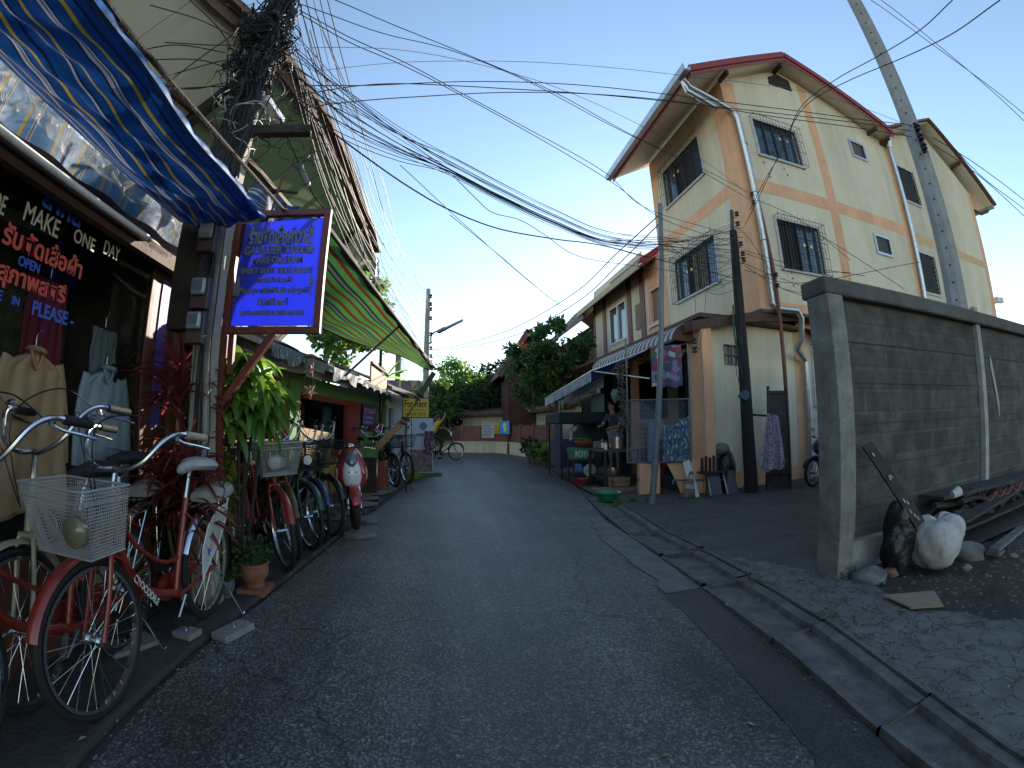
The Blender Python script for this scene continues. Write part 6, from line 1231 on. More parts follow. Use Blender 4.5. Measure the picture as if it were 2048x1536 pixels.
# wind chimes
def chime(label, px, py, y, s_, star=True):
    c = AY(px, py, y); t = wthing('wind_chime', label, 'wind chime', c, 'shell wind chimes hanging by the sign'); r = random.Random(px)
    MB().tube([c, c+Vector((0, 0, .35*s_*4))], .002, 4).build('cord', M['greyc'], t)
    mb = MB(); mb.lathe([(.001, .05*s_), (.09*s_, .03*s_), (.16*s_, -.02*s_), (.15*s_, -.03*s_), (.001, .0)], 14, c); mb.build('coconut_cap', mat('shell_brown', (.30, .17, .12), .7, var=.3, scale=30), t, smooth=True)
    mb = MB(); mb2 = MB()
    for i in range(9):
        a = i*.7; p = c+Vector((.11*s_*math.cos(a), .11*s_*math.sin(a), -.03*s_)); L = r.uniform(.25, .75)*s_; mb2.tube([p, p-Vector((0, 0, L))], .0015, 3)
    for k, dz in enumerate((-.28, -.75)) if star else ():
        q = c+Vector((0, 0, dz*s_)); pts = []
        for i in range(10): rr_ = .20*s_ if i % 2 == 0 else .06*s_; a = i*math.pi/5+k; pts.append(q+Vector((rr_*math.cos(a), 0, rr_*math.sin(a)*.8)))
        mb.slab(pts, (0, .02, 0)); pts2 = [q+Vector((0, (p-q).x*.9, (p-q).z)) for p in pts]; mb.slab(pts2, (.02, 0, 0))
    mb2.build('string', M['greyc'], t)
    if star: mb.build('starfish', mat('starfish', (.42, .24, .16), .8, var=.3, scale=20), t)
chime('starfish wind chime with two brown stars hanging below the sign', 622, 712, 4.4, .48)
chime('small shell-cap wind chime hanging beside the dracaena leaves', 513, 712, 3.6, .45, False)
# ================================================================ TREES
def tree(name, label, base, h, blobs, n, ls, lm, seed, trunk_r=.12, cat='tree', group=None, elong=2.6, limbs=6, shell=.45, flowers=None):
    r = random.Random(seed); base = Vector(base); t = wthing(name, label, cat, base, group); mb = MB()
    top = base+Vector((r.uniform(-.2, .2), 0, h*.62)); mb.tube(bez([base, base.lerp(top, .5)+Vector((r.uniform(-.12, .12), r.uniform(-.1, .1), 0)), top], 5), [trunk_r*(1-.6*i/10) for i in range(11)], 8)
    for i in range(limbs):
        c, rad = blobs[i % len(blobs)]; e = Vector(c)+Vector((r.uniform(-.5, .5)*rad[0], r.uniform(-.5, .5)*rad[1], r.uniform(-.2, .6)*rad[2])); s = base.lerp(top, r.uniform(.55, 1))
        mb.tube(bez([s, s.lerp(e, .5)+Vector((0, 0, .15)), e], 4), [trunk_r*.45*(1-.09*k) for k in range(9)], 5)
    mb.build('trunk', mat('bark', (.09, .07, .055), .9, var=.4, scale=9, bump=.4), t)
    # clumps: many small sprays spread through the blobs
    cl = []
    for c, rad in blobs:
        vol = rad[0]*rad[1]*rad[2]; k = max(8, int(26*vol**.5))
        for _ in range(k):
            d = Vector((r.gauss(0, 1), r.gauss(0, 1), r.gauss(0, 1))).normalized(); q = r.uniform(.45, 1.05); cs = r.uniform(.16, .34)*min(rad)
            cl.append((tuple(Vector(c)+Vector((d.x*rad[0]*q, d.y*rad[1]*q, d.z*rad[2]*q))), (cs*1.2, cs*1.2, cs*.8)))
    mb = MB(); leaves(mb, cl, n, ls, r, droop=.35, elong=elong, shell=.15); mb.build('crown', lm, t)
    if flowers:
        mb = MB(); leaves(mb, [flowers], 26, ls*.4, r, elong=1.5, shell=.2); mb.build('flowers', mat('orange_flower', (.75, .16, .05), .6, trans=.4), t)
    return t
L1 = leafmat('mango_leaf', (.022, .06, .015), (.06, .13, .03), .35, .35); L2 = leafmat('lime_leaf', (.06, .13, .02), (.14, .24, .04), .45, .45); L3 = leafmat('deep_leaf', (.010, .026, .010), (.028, .06, .018), .25, .5); L4 = leafmat('mid_leaf', (.035, .08, .02), (.09, .16, .035), .4, .45)
def B(px, py, y, rx, ry, rz): p = AY(px, py, y); return ((p.x, p.y, p.z), (rx, ry, rz))
tree('mango_tree', 'bushy mango tree with orange flowers in front of the brown timber house', (4.6, 17.4, 0), 5.5, [B(1098, 668, 17, .75, .8, .65), B(1075, 715, 17, 1.2, 1.1, .7), B(1115, 740, 16.6, 1.1, .9, .9), B(1070, 775, 17, 1.35, 1.1, .75), B(1160, 700, 16.3, .65, .7, .6), B(1035, 735, 18, .6, .7, .45)], 9500, .24, L1, 5, flowers=B(1047, 692, 16.9, .16, .1, .12))
tree('leafy_tree', 'loose sunlit tree showing through behind the green striped awning', (-3.6, 13.4, 0), 6, [B(715, 560, 13.5, .9, .9, .9), B(735, 600, 13.5, .75, .8, .8), B(690, 640, 13.2, 1.1, 1., .9), B(730, 670, 13.2, .9, .9, .6), B(665, 690, 12.6, .7, .8, .7)], 6500, .17, L2, 9, elong=2.2)
hed = [('shade_tree', 'round topped sunlit tree above the hedge behind the lamp pole', (1.1, 29, 0), [B(912, 757, 28, 1.3, 1.3, 1.3), B(900, 790, 27, 2.0, 1.5, 1.2)], L2), ('shade_tree', 'broad yellow-green tree beside the round topped one', (3.2, 30, 0), [B(950, 772, 28, 1.7, 1.3, .8), B(975, 790, 27, 1.8, 1.4, 1.1)], L2),
 ('shade_tree', 'dark dense tree left of the gabled timber house', (4.6, 27, 0), [B(1005, 765, 26, 1.3, 1.2, 1.2), B(1010, 800, 25.5, 1.5, 1.2, 1.2)], L3), ('shade_tree', 'dark bushy tree filling the bend behind the boundary fence', (2, 27, 0), [B(945, 815, 25.5, 2.1, 1.2, 1.3), B(915, 835, 25.5, 1.4, 1.2, 1.1)], L3),
 ('shade_tree', 'speckled mid-green tree directly behind the hanging yellow sign', (-.8, 24.5, 0), [B(872, 800, 24, 1.0, 1.2, 1.4), B(862, 835, 23.5, 1.0, 1.1, 1.4), B(893, 830, 24, .9, 1, 1.4)], L4)]
for i, (nm, lab, b_, bl_, lm) in enumerate(hed): tree(nm, lab, b_, 3.2, bl_, 4200, .26, lm, 30+i, group='trees behind the far fence', limbs=4)
tree('shade_tree', 'dark broad tree filling the gap between the round topped tree and the gabled house', (3, 31, 0), 4, [B(985, 775, 29, 2.4, 1.4, 1.5), B(1025, 765, 29, 1.6, 1.2, 1.5), B(930, 800, 29, 2.6, 1.4, 1.4)], 5200, .28, L3, 37, group='trees behind the far fence', limbs=4)
tree('hedge_tree', 'low dark hedge running along behind the brown fence', (5, 26.5, 0), 2, [((3.2+i*.9, 26, 1.3), (.9, .8, 1.2)) for i in range(3)], 3000, .2, L3, 71, limbs=3)
# banana plant
t = wthing('banana_plant', 'bright green banana leaves standing above the cottage roof', 'banana plant', (-2.1, 12.6, 0)); mb = MB(); r = random.Random(2); tp_ = AY(777, 745, 12)
MB().tube([(tp_.x-.2, 12, 0), (tp_.x-.05, 12, tp_.z-.2)], [.1, .06], 8).build('stem', mat('banana_stem', (.12, .16, .05), .7), t)
for az, el, L in ((.35, 1.0, .75), (.2, .55, .65), (.0, .05, .6), (2.6, 1.0, .6), (3.3, .5, .5)): blade(mb, tp_+Vector((-.05, 0, -.15)), az, el, L, .20, .35, 8)
mb.build('leaves', leafmat('banana_leaf', (.14, .34, .03), (.22, .46, .06), .55, .35), t, smooth=True)
# pot plants at the foot of the fence by the stall
pots = [(1050, 903, 15.4, .35, 'tall thin-leaved potted shrub at the left end of the pot row', L3, .42), (1068, 905, 14.8, .3, 'low potted fern second in the row by the fence', L4, .3), (1085, 908, 14.2, .32, 'broad potted shrub in the middle of the pot row', L4, .34), (1098, 912, 13.6, .3, 'potted plant with pale leaves next to the stall end', L2, .28)]
for i, (px, py, d, s_, lab, lm, rad) in enumerate(pots):
    p = G(px, py, 0); p = Vector((3.45-.03*i, 16.8-i*1.0, 0)); potplant('potted_plant', lab, p.x, p.y, 0, .2, .34, M['dkconc'] if i % 2 else M['terra'], lm, 420, rad, .15, 50+i, 'potted plants along the fence', cat='potted plant')
# weeds at wall feet
def tuft(label, pts, seed, lm=L4, s=.05, n=60):
    mb = MB(); r = random.Random(seed)
    for x, y, z in pts: leaves(mb, [((x, y, z+.03), (.07, .07, .05))], n, s, r, elong=2.5, shell=.1)
    tag(mb.build('weeds', lm), label, 'weeds', kind='stuff')['kind'] = 'stuff'
tuft('scattered green weeds along the foot of the orange wall', [(3.5, 6.9, .03), (4.3, 6.85, .03), (4.7, 6.95, .03), (5.9, 7.3, .03), (3.3, 7.1, .03), (2.9, 6.9, .03)], 5)
# ================================================================ RIGHT FOREGROUND: BLOCK WALL
bwl = wthing('block_wall', 'tall unrendered grey concrete-block wall with coping on the right', 'wall', (3.5, 2.62, 0))
def blockmat():
    m = mat('blockwork', (.105, .099, .087), .92, var=.55, scale=4.5, bump=.5, bscale=55, dirt=.5); n = m.node_tree.nodes; l = m.node_tree.links; b = n['Principled BSDF']; src = b.inputs['Base Color'].links[0].from_socket
    tc = n.new('ShaderNodeTexCoord'); sp = n.new('ShaderNodeSeparateXYZ'); cb_ = n.new('ShaderNodeCombineXYZ'); l.new(tc.outputs['Object'], sp.inputs[0]); l.new(sp.outputs['X'], cb_.inputs['X']); l.new(sp.outputs['Z'], cb_.inputs['Y'])
    bk = n.new('ShaderNodeTexBrick'); bk.inputs['Scale'].default_value = 1; bk.inputs['Brick Width'].default_value = .40; bk.inputs['Row Height'].default_value = .20; bk.inputs['Mortar Size'].default_value = .022; bk.inputs['Mortar Smooth'].default_value = .6; bk.offset = .5
    bk.inputs['Color1'].default_value = (1, 1, 1, 1); bk.inputs['Color2'].default_value = (.50, .49, .47, 1); bk.inputs['Mortar'].default_value = (.85, .85, .84, 1); l.new(cb_.outputs[0], bk.inputs['Vector'])
    mx = n.new('ShaderNodeMix'); mx.data_type = 'RGBA'; mx.blend_type = 'MULTIPLY'; mx.inputs[0].default_value = .8; l.new(src, mx.inputs[6]); l.new(bk.outputs['Color'], mx.inputs[7]); l.new(mx.outputs[2], b.inputs['Base Color'])
    bp = n.new('ShaderNodeBump'); bp.inputs['Strength'].default_value = .5; bp.inputs['Distance'].default_value = .012; l.new(bk.outputs['Fac'], bp.inputs['Height']); bp.invert = True; l.new(b.inputs['Normal'].links[0].from_socket, bp.inputs['Normal']); l.new(bp.outputs[0], b.inputs['Normal']); return m
BM = blockmat()
mb = MB(); mb.box((3.27, 2.66, -.05), (16, 2.78, 2.42)); wallb = mb.build('blockwork', BM, bwl)
mb = MB()
for z in (.22, .56, .93, 1.30, 1.66, 2.02): mb.box((3.27, 2.652, z), (16, 2.661, z+.006))
mb.build('mortar_ledge', mat('joint_mortar', (.05, .05, .045), .95), wallb)  # mortar courses in one even dark tone
mb = MB(); mb.slab([(3.06, 2.56, 2.40), (16, 2.56, 2.40), (16, 2.86, 2.40), (3.06, 2.86, 2.40)], (0, 0, .16)); mb.build('coping', mat('coping_concrete', (.11, .105, .092), .92, var=.35, scale=3, bump=.5, bscale=40, dirt=.5), bwl, bevel=.025)
mb = MB(); mb.hexa([(3.10, 2.54, -.05), (3.30, 2.54, -.05), (3.30, 2.80, -.05), (3.10, 2.80, -.05), (3.06, 2.55, 2.40), (3.27, 2.55, 2.40), (3.27, 2.80, 2.40), (3.06, 2.80, 2.40)]); mb.build('end_post', mat('post_concrete', (.21, .205, .185), .9, var=.4, scale=5, bump=.5, bscale=40, dirt=.5), bwl, bevel=.012)
mb = MB(); mb.box((6.08, 2.60, 0), (6.19, 2.66, 2.62)); mb.box((3.30, 2.58, -.05), (4.1, 2.66, .30)); mb.build('wall_post', mat('post_concrete2', (.36, .35, .32), .9, var=.25, dirt=.4), bwl)
mb = MB(); mb.slab([(6.52, 2.648, 2.05), (6.56, 2.648, 2.0), (6.72, 2.648, 1.45), (6.70, 2.648, 1.25), (6.62, 2.648, 1.55), (6.50, 2.648, 1.92)], (0, .003, 0)); mb.build('paint_splash', mat('splash_pale', (.34, .34, .33), .9), bwl)
# tall holed concrete pole behind the wall
cp = wthing('utility_pole', 'tall octagonal concrete pole with bolt holes rising behind the block wall', 'utility pole', (6.38, 2.95, 0))
mb = MB(); mb.lathe([(.17, 0), (.145, 4), (.115, 9.5)], 8, (6.42, 2.98, 0)); mb.build('shaft', mat('pole_grey', (.33, .325, .31), .85, var=.2, scale=5, bump=.3, bscale=60, dirt=.3), cp)
mb = MB(); fd = Vector((-6.42, -2.98, 0)).normalized()
for i in range(26): z = 2.8+i*.24; rr_ = .145-.0055*(z-4)*1.0; mb.lathe([(.012, 0), (.012, .012), (.001, .012)], 8, Vector((6.42, 2.98, z))+fd*(rr_*.93), fd)
mb.build('bolt_hole', mat('hole_dark', (.02, .02, .02), .9), cp)
def insul(mb, p, s=1., ax=(0, 0, 1)): mb.lathe([(.02*s, 0), (.045*s, .008*s), (.045*s, .03*s), (.022*s, .04*s), (.022*s, .055*s), (.048*s, .065*s), (.045*s, .09*s), (.02*s, .10*s)], 10, p, ax)
mb = MB(); b0 = Vector((6.28, 2.86, 5.0)); mb.box((6.2, 2.78, 4.9), (6.25, 2.84, 5.4))
for z in (4.92, 5.08, 5.24): insul(mb, (6.19, 2.78, z))
mb.build('insulator_rack', M['blackm'], cp)
# ---------------------------------------------------------------- poles by the yellow house
def gp(px, py): return G(px, py, 0)
wp = wthing('leaning_wood_pole', 'charred black wooden pole with stacked insulators before the yellow house', 'wooden pole', (5.7, 7.0, 0))
rb = 8.95; P = [AR(1503, 985, rb), AR(1495, 860, rb), AR(1484, 690, rb), AR(1474, 560, rb), AR(1466, 462, rb)]; P[0].z = 0
mb = MB(); mb.tube(bez(P, 3), [.14-.005*i for i in range(13)], 9); mb.build('shaft', mat('charred_wood', (.022, .018, .016), .9, var=.6, scale=10, bump=.6), wp)
mb = MB(); q = AR(1463, 420, rb); mb.bar(AR(1467, 500, rb)+Vector((0, .02, 0)), q, .06, .05); mb.build('top_stake', mat('grey_stake', (.10, .095, .09), .9, var=.4), wp)
mb = MB()
for px, py in ((1474, 432), (1476, 452), (1482, 492), (1486, 512), (1488, 524)): insul(mb, AR(px, py, rb-.06), 1.0); mb.tube([AR(px, py+3, rb-.06), AR(px-8, py+3, rb)], .008, 4)
mb.build('insulator', mat('brown_insulator', (.03, .015, .012), .3), wp)
mb = MB(); r = random.Random(6)
for i in range(14):
    y0_ = r.uniform(560, 700); p = [AR(1478+(y0_-600)*.06+r.uniform(-7, 7), y0_, rb-.13), AR(1480+r.uniform(-12, 6), y0_+40, rb-.14), AR(1484+r.uniform(-8, 8), y0_+100, rb-.14)]; mb.tube(bez(p, 4), .007, 4)
mb.build('wire_loops', M['cable'], wp)
mb = MB(); mb.tube(bez([AR(1466, 610, rb-.1), AR(1468, 660, rb-.12), AR(1474, 700, rb-.1), AR(1484, 745, rb-.1)], 5), .02, 6); mb.build('green_twine', mat('green_twine', (.02, .10, .06), .8), wp)
mb = MB(); c = AR(1490, 790, rb-.18); mb.slab([c+Vector((-.14, 0, -.02)), c+Vector((.0, 0, .10)), c+Vector((.12, 0, .06)), c+Vector((.10, 0, -.06)), c+Vector((0, 0, -.10))], (0, .06, 0)); mb.tube(bez([c+Vector((-.13, 0, -.03)), c+Vector((-.10, 0, -.2)), c+Vector((-.04, 0, -.3))], 4), .008, 5); mb.build('hanging_bag', mat('slate_cloth', (.05, .075, .085), .7), wp)
rp_ = wthing('steel_pipe_pole', 'slim red-brown steel pipe pole with black insulators beside the downpipe', 'pole', (6.8, 7.0, 0)); rr2 = 9.75
A, B_, C_ = AR(1510, 378, rr2), AR(1548, 548, rr2), AR(1573, 800, 9.7); bs = AR(1577, 985, 9.6); bs.z = 0
mb = MB(); mb.tube([bs, C_, B_, A], .042, 10); mb.build('shaft', mat('oxide_pipe', (.17, .055, .035), .6, .2, var=.3, dirt=.3), rp_, smooth=True)
mb = MB()
for px, py in ((1505, 392), (1508, 408), (1553, 553), (1556, 575)): insul(mb, AR(px, py, rr2-.07), .9)
mb.build('insulator', M['blackm'], rp_)
gp_ = wthing('grey_steel_pole', 'slender pale grey steel pole standing in front of the stall', 'pole', (3.55, 6.75, 0)); rr3 = math.hypot(3.5, 6.72); A, B_, C_ = AR(1320, 408, rr3), AR(1318, 800, rr3), AR(1303, 1010, rr3); C_.z = 0
mb = MB(); mb.tube([C_, B_, A], [.055, .05, .042], 12); mb.build('shaft', mat('pale_grey_pole', (.17, .19, .21), .5, .3, var=.2, dirt=.25), gp_, smooth=True)
# ---------------------------------------------------------------- low orange walls, gate, cloths
lw = wthing('low_wall', 'low orange rendered wall stubs with a grey pipe at the stall entrance', 'low wall', (4.0, 7.9, 0))
mb = MB(); mb.hexa([(3.72, 7.75, 0), (4.14, 7.70, 0), (4.2, 7.95, 0), (3.78, 8.0, 0), (3.72, 7.75, .62), (4.14, 7.70, .62), (4.2, 7.95, .62), (3.78, 8.0, .62)]); mb.build('wall_stub', M['orange'], lw, bevel=.01)
LWW = Wall((4.15, 7.62), (4.88, 7.30)); mb = MB(); mb.wslab(LWW, [(.06, .66), (LWW.L, .68), (LWW.L, 0), (.36, 0), (.27, .24)], -.12, 0); mb.build('curved_wall', M['orange'], lw)
mb = MB(); mb.tube([LWW.P(.20, .30, .05), LWW.P(LWW.L+.5, .28, .05)], .016, 8); mb.tube([LWW.P(.20, .30, .05), LWW.P(.19, .22, .05)], .02, 8); mb.build('water_pipe', mat('pipe_grey', (.10, .13, .17), .5), lw)
gt = wthing('mesh_gate', 'tall steel mesh gate panel hung with blue patterned tarpaulin', 'gate', (4.4, 7.6, .6)); GW = Wall((3.95, 7.70), (4.88, 7.28))
g0, g1 = GW.uz(1242, 860)[0], GW.uz(1379, 860)[0]; gz0, gz1 = .64, GW.uz(1378, 798)[1]; mb = MB()
for u in (g0+.12, g1): mb.tube([GW.P(u, gz0, .02), GW.P(u, gz1+.02, .02)], .018, 8)
mb.tube([GW.P(g1+.02, gz0, .02), GW.P(g1+.02, GW.uz(1379, 690)[1], .02)], .02, 8); mb.tube([GW.P(g0+.12, gz0, .02), GW.P(g0+.14, GW.uz(1240, 680)[1], .02)], .018, 8)
for z in (gz0, gz1): mb.tube([GW.P(g0+.12, z, .02), GW.P(g1, z, .02)], .016, 8)
mb.build('frame', mat('dull_steel', (.16, .165, .17), .5, .6), gt); mb = MB(); k = .05; L_ = g1-g0-.15; H_ = gz1-gz0
for i in range(-30, 30):
    for s in (1, -1):
        u0 = i*k; pts = []
        for j in range(41):
            z = H_*j/40; u = u0+s*z
            if 0 <= u <= L_*.95: pts.append(GW.P(g0+.14+u, gz0+z, .02))
        if len(pts) > 1: mb.tube([pts[0], pts[-1]], .0018, 3, False)
mb.build('chain_mesh', M['steel'], gt)
def bluepat():
    m = mat('blue_pattern', (.035, .10, .16), .5, var=.1); n = m.node_tree.nodes; l = m.node_tree.links; v = n.new('ShaderNodeTexNoise'); v.inputs['Scale'].default_value = 26; v.inputs['Detail'].default_value = 3; mp = n.new('ShaderNodeMapping'); mp.inputs['Rotation'].default_value = (.2, .5, .3); mp.inputs['Scale'].default_value = (1, 1, .5); tc = n.new('ShaderNodeTexCoord'); l.new(tc.outputs['Object'], mp.inputs[0]); l.new(mp.outputs[0], v.inputs['Vector'])
    c = n.new('ShaderNodeValToRGB'); e = c.color_ramp.elements; e[0].position = .5; e[1].position = .66; e[0].color = (.03, .085, .14, 1); e[1].color = (.30, .38, .44, 1); l.new(v.outputs[0], c.inputs[0]); l.new(c.outputs[0], n['Principled BSDF'].inputs['Base Color']); return m
BP = bluepat()
t = wthing('patterned_tarp', 'slate blue marbled tarpaulin draped over the lower half of the mesh gate', 'tarpaulin', GW.P(g0, .6, .1)); a0, a1 = GW.uz(1325, 850)[0], GW.uz(1377, 850)[0]
zt0, zt1, zb_ = GW.uz(1325, 852)[1], GW.uz(1372, 832)[1], GW.uz(1350, 921)[1]
mb = MB(); mb.grid(lambda a, b: GW.P(a0+(a1-a0)*a, (zt0-(.0 if a < .3 else 0)+(zt1-zt0)*max(0, (a-.2)/.8)**1.3)*(1-b)+zb_*b, .07+.02*math.sin(a*14+b*3)+.01*math.sin(b*20)), 24, 16); mb.build('cloth', BP, t, smooth=True)
a0, a1 = GW.uz(1294, 850)[0], GW.uz(1312, 850)[0]; mb = MB(); mb.grid(lambda a, b: GW.P(a0+(a1-a0)*a, GW.uz(1300, 843)[1]*(1-b)+GW.uz(1300, 922)[1]*b, .07+.03*math.sin(a*6)), 8, 12); mb.build('cloth_strip', mat('slate_blue_cloth', (.13, .19, .26), .6, var=.2, scale=12), t, smooth=True)
def floralmat(name, bgc, cols, sc_):
    m = mat(name, bgc, .7, var=.1); n = m.node_tree.nodes; l = m.node_tree.links; tc = n.new('ShaderNodeTexCoord'); v = n.new('ShaderNodeTexVoronoi'); v.inputs['Scale'].default_value = sc_; nz = n.new('ShaderNodeTexNoise'); nz.inputs['Scale'].default_value = sc_*1.5; vm = n.new('ShaderNodeVectorMath'); vm.operation = 'MULTIPLY_ADD'; vm.inputs[1].default_value = (.6/sc_,)*3
    l.new(tc.outputs['Object'], nz.inputs['Vector']); l.new(nz.outputs['Color'], vm.inputs[0]); l.new(tc.outputs['Object'], vm.inputs[2]); l.new(vm.outputs[0], v.inputs['Vector']); sp = n.new('ShaderNodeSeparateColor'); l.new(v.outputs['Color'], sp.inputs[0])
    c = n.new('ShaderNodeValToRGB'); c.color_ramp.interpolation = 'CONSTANT'; e = c.color_ramp.elements
    while len(e) < len(cols): e.new(.5)
    for k, (p, q) in enumerate(cols): e[k].position = p; e[k].color = (*q, 1)
    for k, (p, q) in enumerate(cols): e[k].position = p; e[k].color = (*q, 1)
    l.new(sp.outputs[0], c.inputs[0]); l.new(c.outputs[0], n['Principled BSDF'].inputs['Base Color']); return m
t = wthing('floral_cloth', 'hanging cloth with magenta and white flowers above the mesh gate', 'cloth', GW.P(.3, 2.1, .1)); c0_, c1_ = GW.uz(1300, 700)[0], GW.uz(1362, 720)[0]; ztl, ztr, zbb = GW.uz(1305, 695)[1], GW.uz(1350, 692)[1], GW.uz(1335, 775)[1]
mb = MB(); mb.grid(lambda a, b: GW.P(c0_+(c1_-c0_)*a, (ztl+(ztr-ztl)*a)*(1-b)+zbb*b+.02*math.sin(a*15)*b, .14+.035*math.sin(a*11+b)+.01*math.sin(b*9)), 30, 16); mb.build('cloth', floralmat('floral_purple', (.1, .1, .16), [(0, (.06, .07, .13)), (.35, (.16, .17, .26)), (.55, (.30, .035, .09)), (.72, (.38, .38, .42)), (.82, (.05, .13, .07)), (.92, (.22, .02, .07))], 9), t, smooth=True)
# junk twigs at the gate edge
t = wthing('hanging_plant', 'tangle of dry hanging air plants beside the cloth', 'hanging plant', GW.P(g0, 1.9, .1)); mb = MB(); leaves(mb, [(tuple(GW.P(g0+.04, 1.9+.0, .1)), (.07, .07, .35)), (tuple(GW.P(g0+.08, 1.45, .1)), (.10, .08, .25)), (tuple(GW.P(g0+.02, 2.4, .1)), (.09, .08, .2))], 500, .07, random.Random(3), elong=4, shell=.1); mb.build('leaves', mat('dry_leaf', (.14, .13, .11), .9, var=.5, scale=20), t); MB().tube([GW.P(g0+.05, 1.2, .1), GW.P(g0+.05, 2.6, .1)], .004, 4).build('stem', M['dkwood'], t)
# ---------------------------------------------------------------- street clutter right of the pillar
t = thing('traffic_cone', 'faded grey traffic cone with two pale bands leaning on the orange wall', 'traffic cone', (4.34, 6.98, .03), rx=.05, ry=.08)
mb = MB(); mb.slab([(-.15, -.15, 0), (.15, -.15, 0), (.15, .15, 0), (-.15, .15, 0)], (0, 0, .025)); mb.build('base', mat('cone_base', (.10, .10, .095), .8), t)
mb = MB(); mb.lathe([(.125, .025), (.035, .48), (.02, .48)], 20); cn = mb.build('cone_body', mat('faded_cone', (.22, .15, .11), .8, var=.3, dirt=.4), t, smooth=True)
mb = MB(); mb.lathe([(.097, .175), (.080, .255), (.079, .255), (.09, .17)], 20); mb.lathe([(.062, .35), (.047, .42), (.046, .42), (.06, .35)], 20); mb.build('reflective_band', mat('cone_band', (.36, .35, .33), .6), cn)
t = wthing('white_board', 'narrow white plastic board leaning beside the traffic cone', 'board', (4.55, 7.0, 0)); P0, P1 = AR(1372, 922, 8.35), AR(1392, 998, 8.2); P1.z = .04; mb = MB(); mb.bar(P0, P1, .13, .02, up=(.5, .8, 0)); mb.build('board', mat('white_plastic', (.55, .57, .6), .4), t)
t = thing('plastic_basin', 'wide bright green plastic basin on the ground by the stall', 'basin', (3.05, 7.75, .0)); p = G(1216, 1003, 0); t.location = (p.x, p.y, .01)
MB().lathe([(.13, 0), (.16, .01), (.235, .15), (.25, .16), (.25, .168), (.235, .165), (.155, .025), (.001, .02)], 28).build('bowl', mat('basin_green', (.008, .20, .095), .35, coat=.3, var=.06), t, smooth=True)
t = wthing('rubbish_bin', 'black bagged rubbish bin with a clear bag of litter on top', 'bin', (5.1, 6.75, .03)); c = G(1452, 985, 0); mb = MB()
mb.ball((c.x, c.y, .42), (.20, .18, .42), 16, 12, lambda d: 1+.06*math.sin(d.x*9)*math.sin(d.z*7)+.04*math.sin(d.y*14)); mb.build('bin_bag', mat('black_bag', (.014, .014, .016), .38, var=.3, bump=1.0, bscale=14), t, smooth=True)
mb = MB(); mb.ball((c.x-.13, c.y-.02, .86), (.17, .15, .12), 14, 10, lambda d: 1+.14*math.sin(d.x*8+1)*math.sin(d.z*9)); mb.build('clear_bag', mat('clear_bag', (.30, .35, .34), .25, var=.3, scale=18, trans=.5), t, smooth=True)
t = wthing('wooden_chair', 'broken dark wooden chair back leaning by the rubbish bin', 'chair', (4.85, 6.9, .03)); c = G(1425, 990, 0); mb = MB()
for i in range(5): mb.box((c.x-.26+i*.09, c.y+.0, .46), (c.x-.21+i*.09, c.y+.02, .72+.03*(i % 2)))
mb.box((c.x-.30, c.y-.2, .43), (c.x+.22, c.y+.1, .46)); mb.build('seat', M['dkwood'], t)
for dx in (-.26, .18): MB().box((c.x+dx, c.y-.18, .0), (c.x+dx+.03, c.y-.15, .43)).build('leg', M['dkwood'], t)
t = wthing('metal_sheet', 'two grey metal panels leaning with a bright strip edge by the chair', 'metal panel', (5.0, 6.7, .03)); c = G(1440, 990, 0); mb = MB(); mb.bar((c.x-.16, c.y-.12, .03), (c.x-.18, c.y-.02, .45), .26, .01, up=(0, 1, 0)); mb.bar((c.x+.20, c.y-.15, .03), (c.x+.17, c.y-.02, .45), .26, .01, up=(0, 1, 0)); mb.build('panel', mat('zinc_panel', (.14, .15, .17), .5, .5, dirt=.3), t)
mb = MB(); mb.bar((c.x-.30, c.y-.13, .03), (c.x-.33, c.y-.03, .45), .02, .012, up=(0, 1, 0)); mb.bar((c.x+.06, c.y-.17, .03), (c.x+.03, c.y-.03, .45), .025, .012, up=(0, 1, 0)); mb.build('edge_strip', mat('bright_edge', (.6, .58, .5), .4, .3), t)
t = wthing('slatted_screen', 'tall weathered slatted timber screen standing behind the floral sheet', 'screen', (5.9, 6.3, .03)); c0_, c1_ = AR(1533, 985, 9.3), AR(1580, 985, 9.5); W2 = Wall((c0_.x, c0_.y), (c1_.x, c1_.y)); zt_ = AR(1545, 772, 9.35).z; mb = MB(); n_ = 15
for i in range(n_): a = i/n_; mb.wslab(W2, [(W2.L*a, .05), (W2.L*(a+.85/n_), .05), (W2.L*(.12+.76*(a+.85/n_)), zt_-.1), (W2.L*(.12+.76*a), zt_-.1)], 0, .012)
mb.build('slats', mat('grey_slats', (.075, .068, .06), .85, var=.4, scale=14, bump=.3), t); mb = MB()
for a0, a1 in ((0, .12), (1, .88)): mb.bar(W2.P(W2.L*a0, .03, .02), W2.P(W2.L*a1, zt_, .02), .04, .04)
for z in (.35, 1.2, zt_-.12): mb.bar(W2.P(.03, z, .03), W2.P(W2.L-.03-.1*(z > 1), z, .03), .03, .05)
mb.build('frame', M['brown'], t)
t = wthing('floral_sheet', 'pale pink floral sheet draped on a wooden rail by the leaning pole', 'sheet', (5.4, 6.2, .6)); W3 = Wall((AR(1515, 900, 8.75).x, AR(1515, 900, 8.75).y), (AR(1575, 900, 8.75).x, AR(1575, 900, 8.75).y)); q = lambda px, py: W3.uz(px, py)
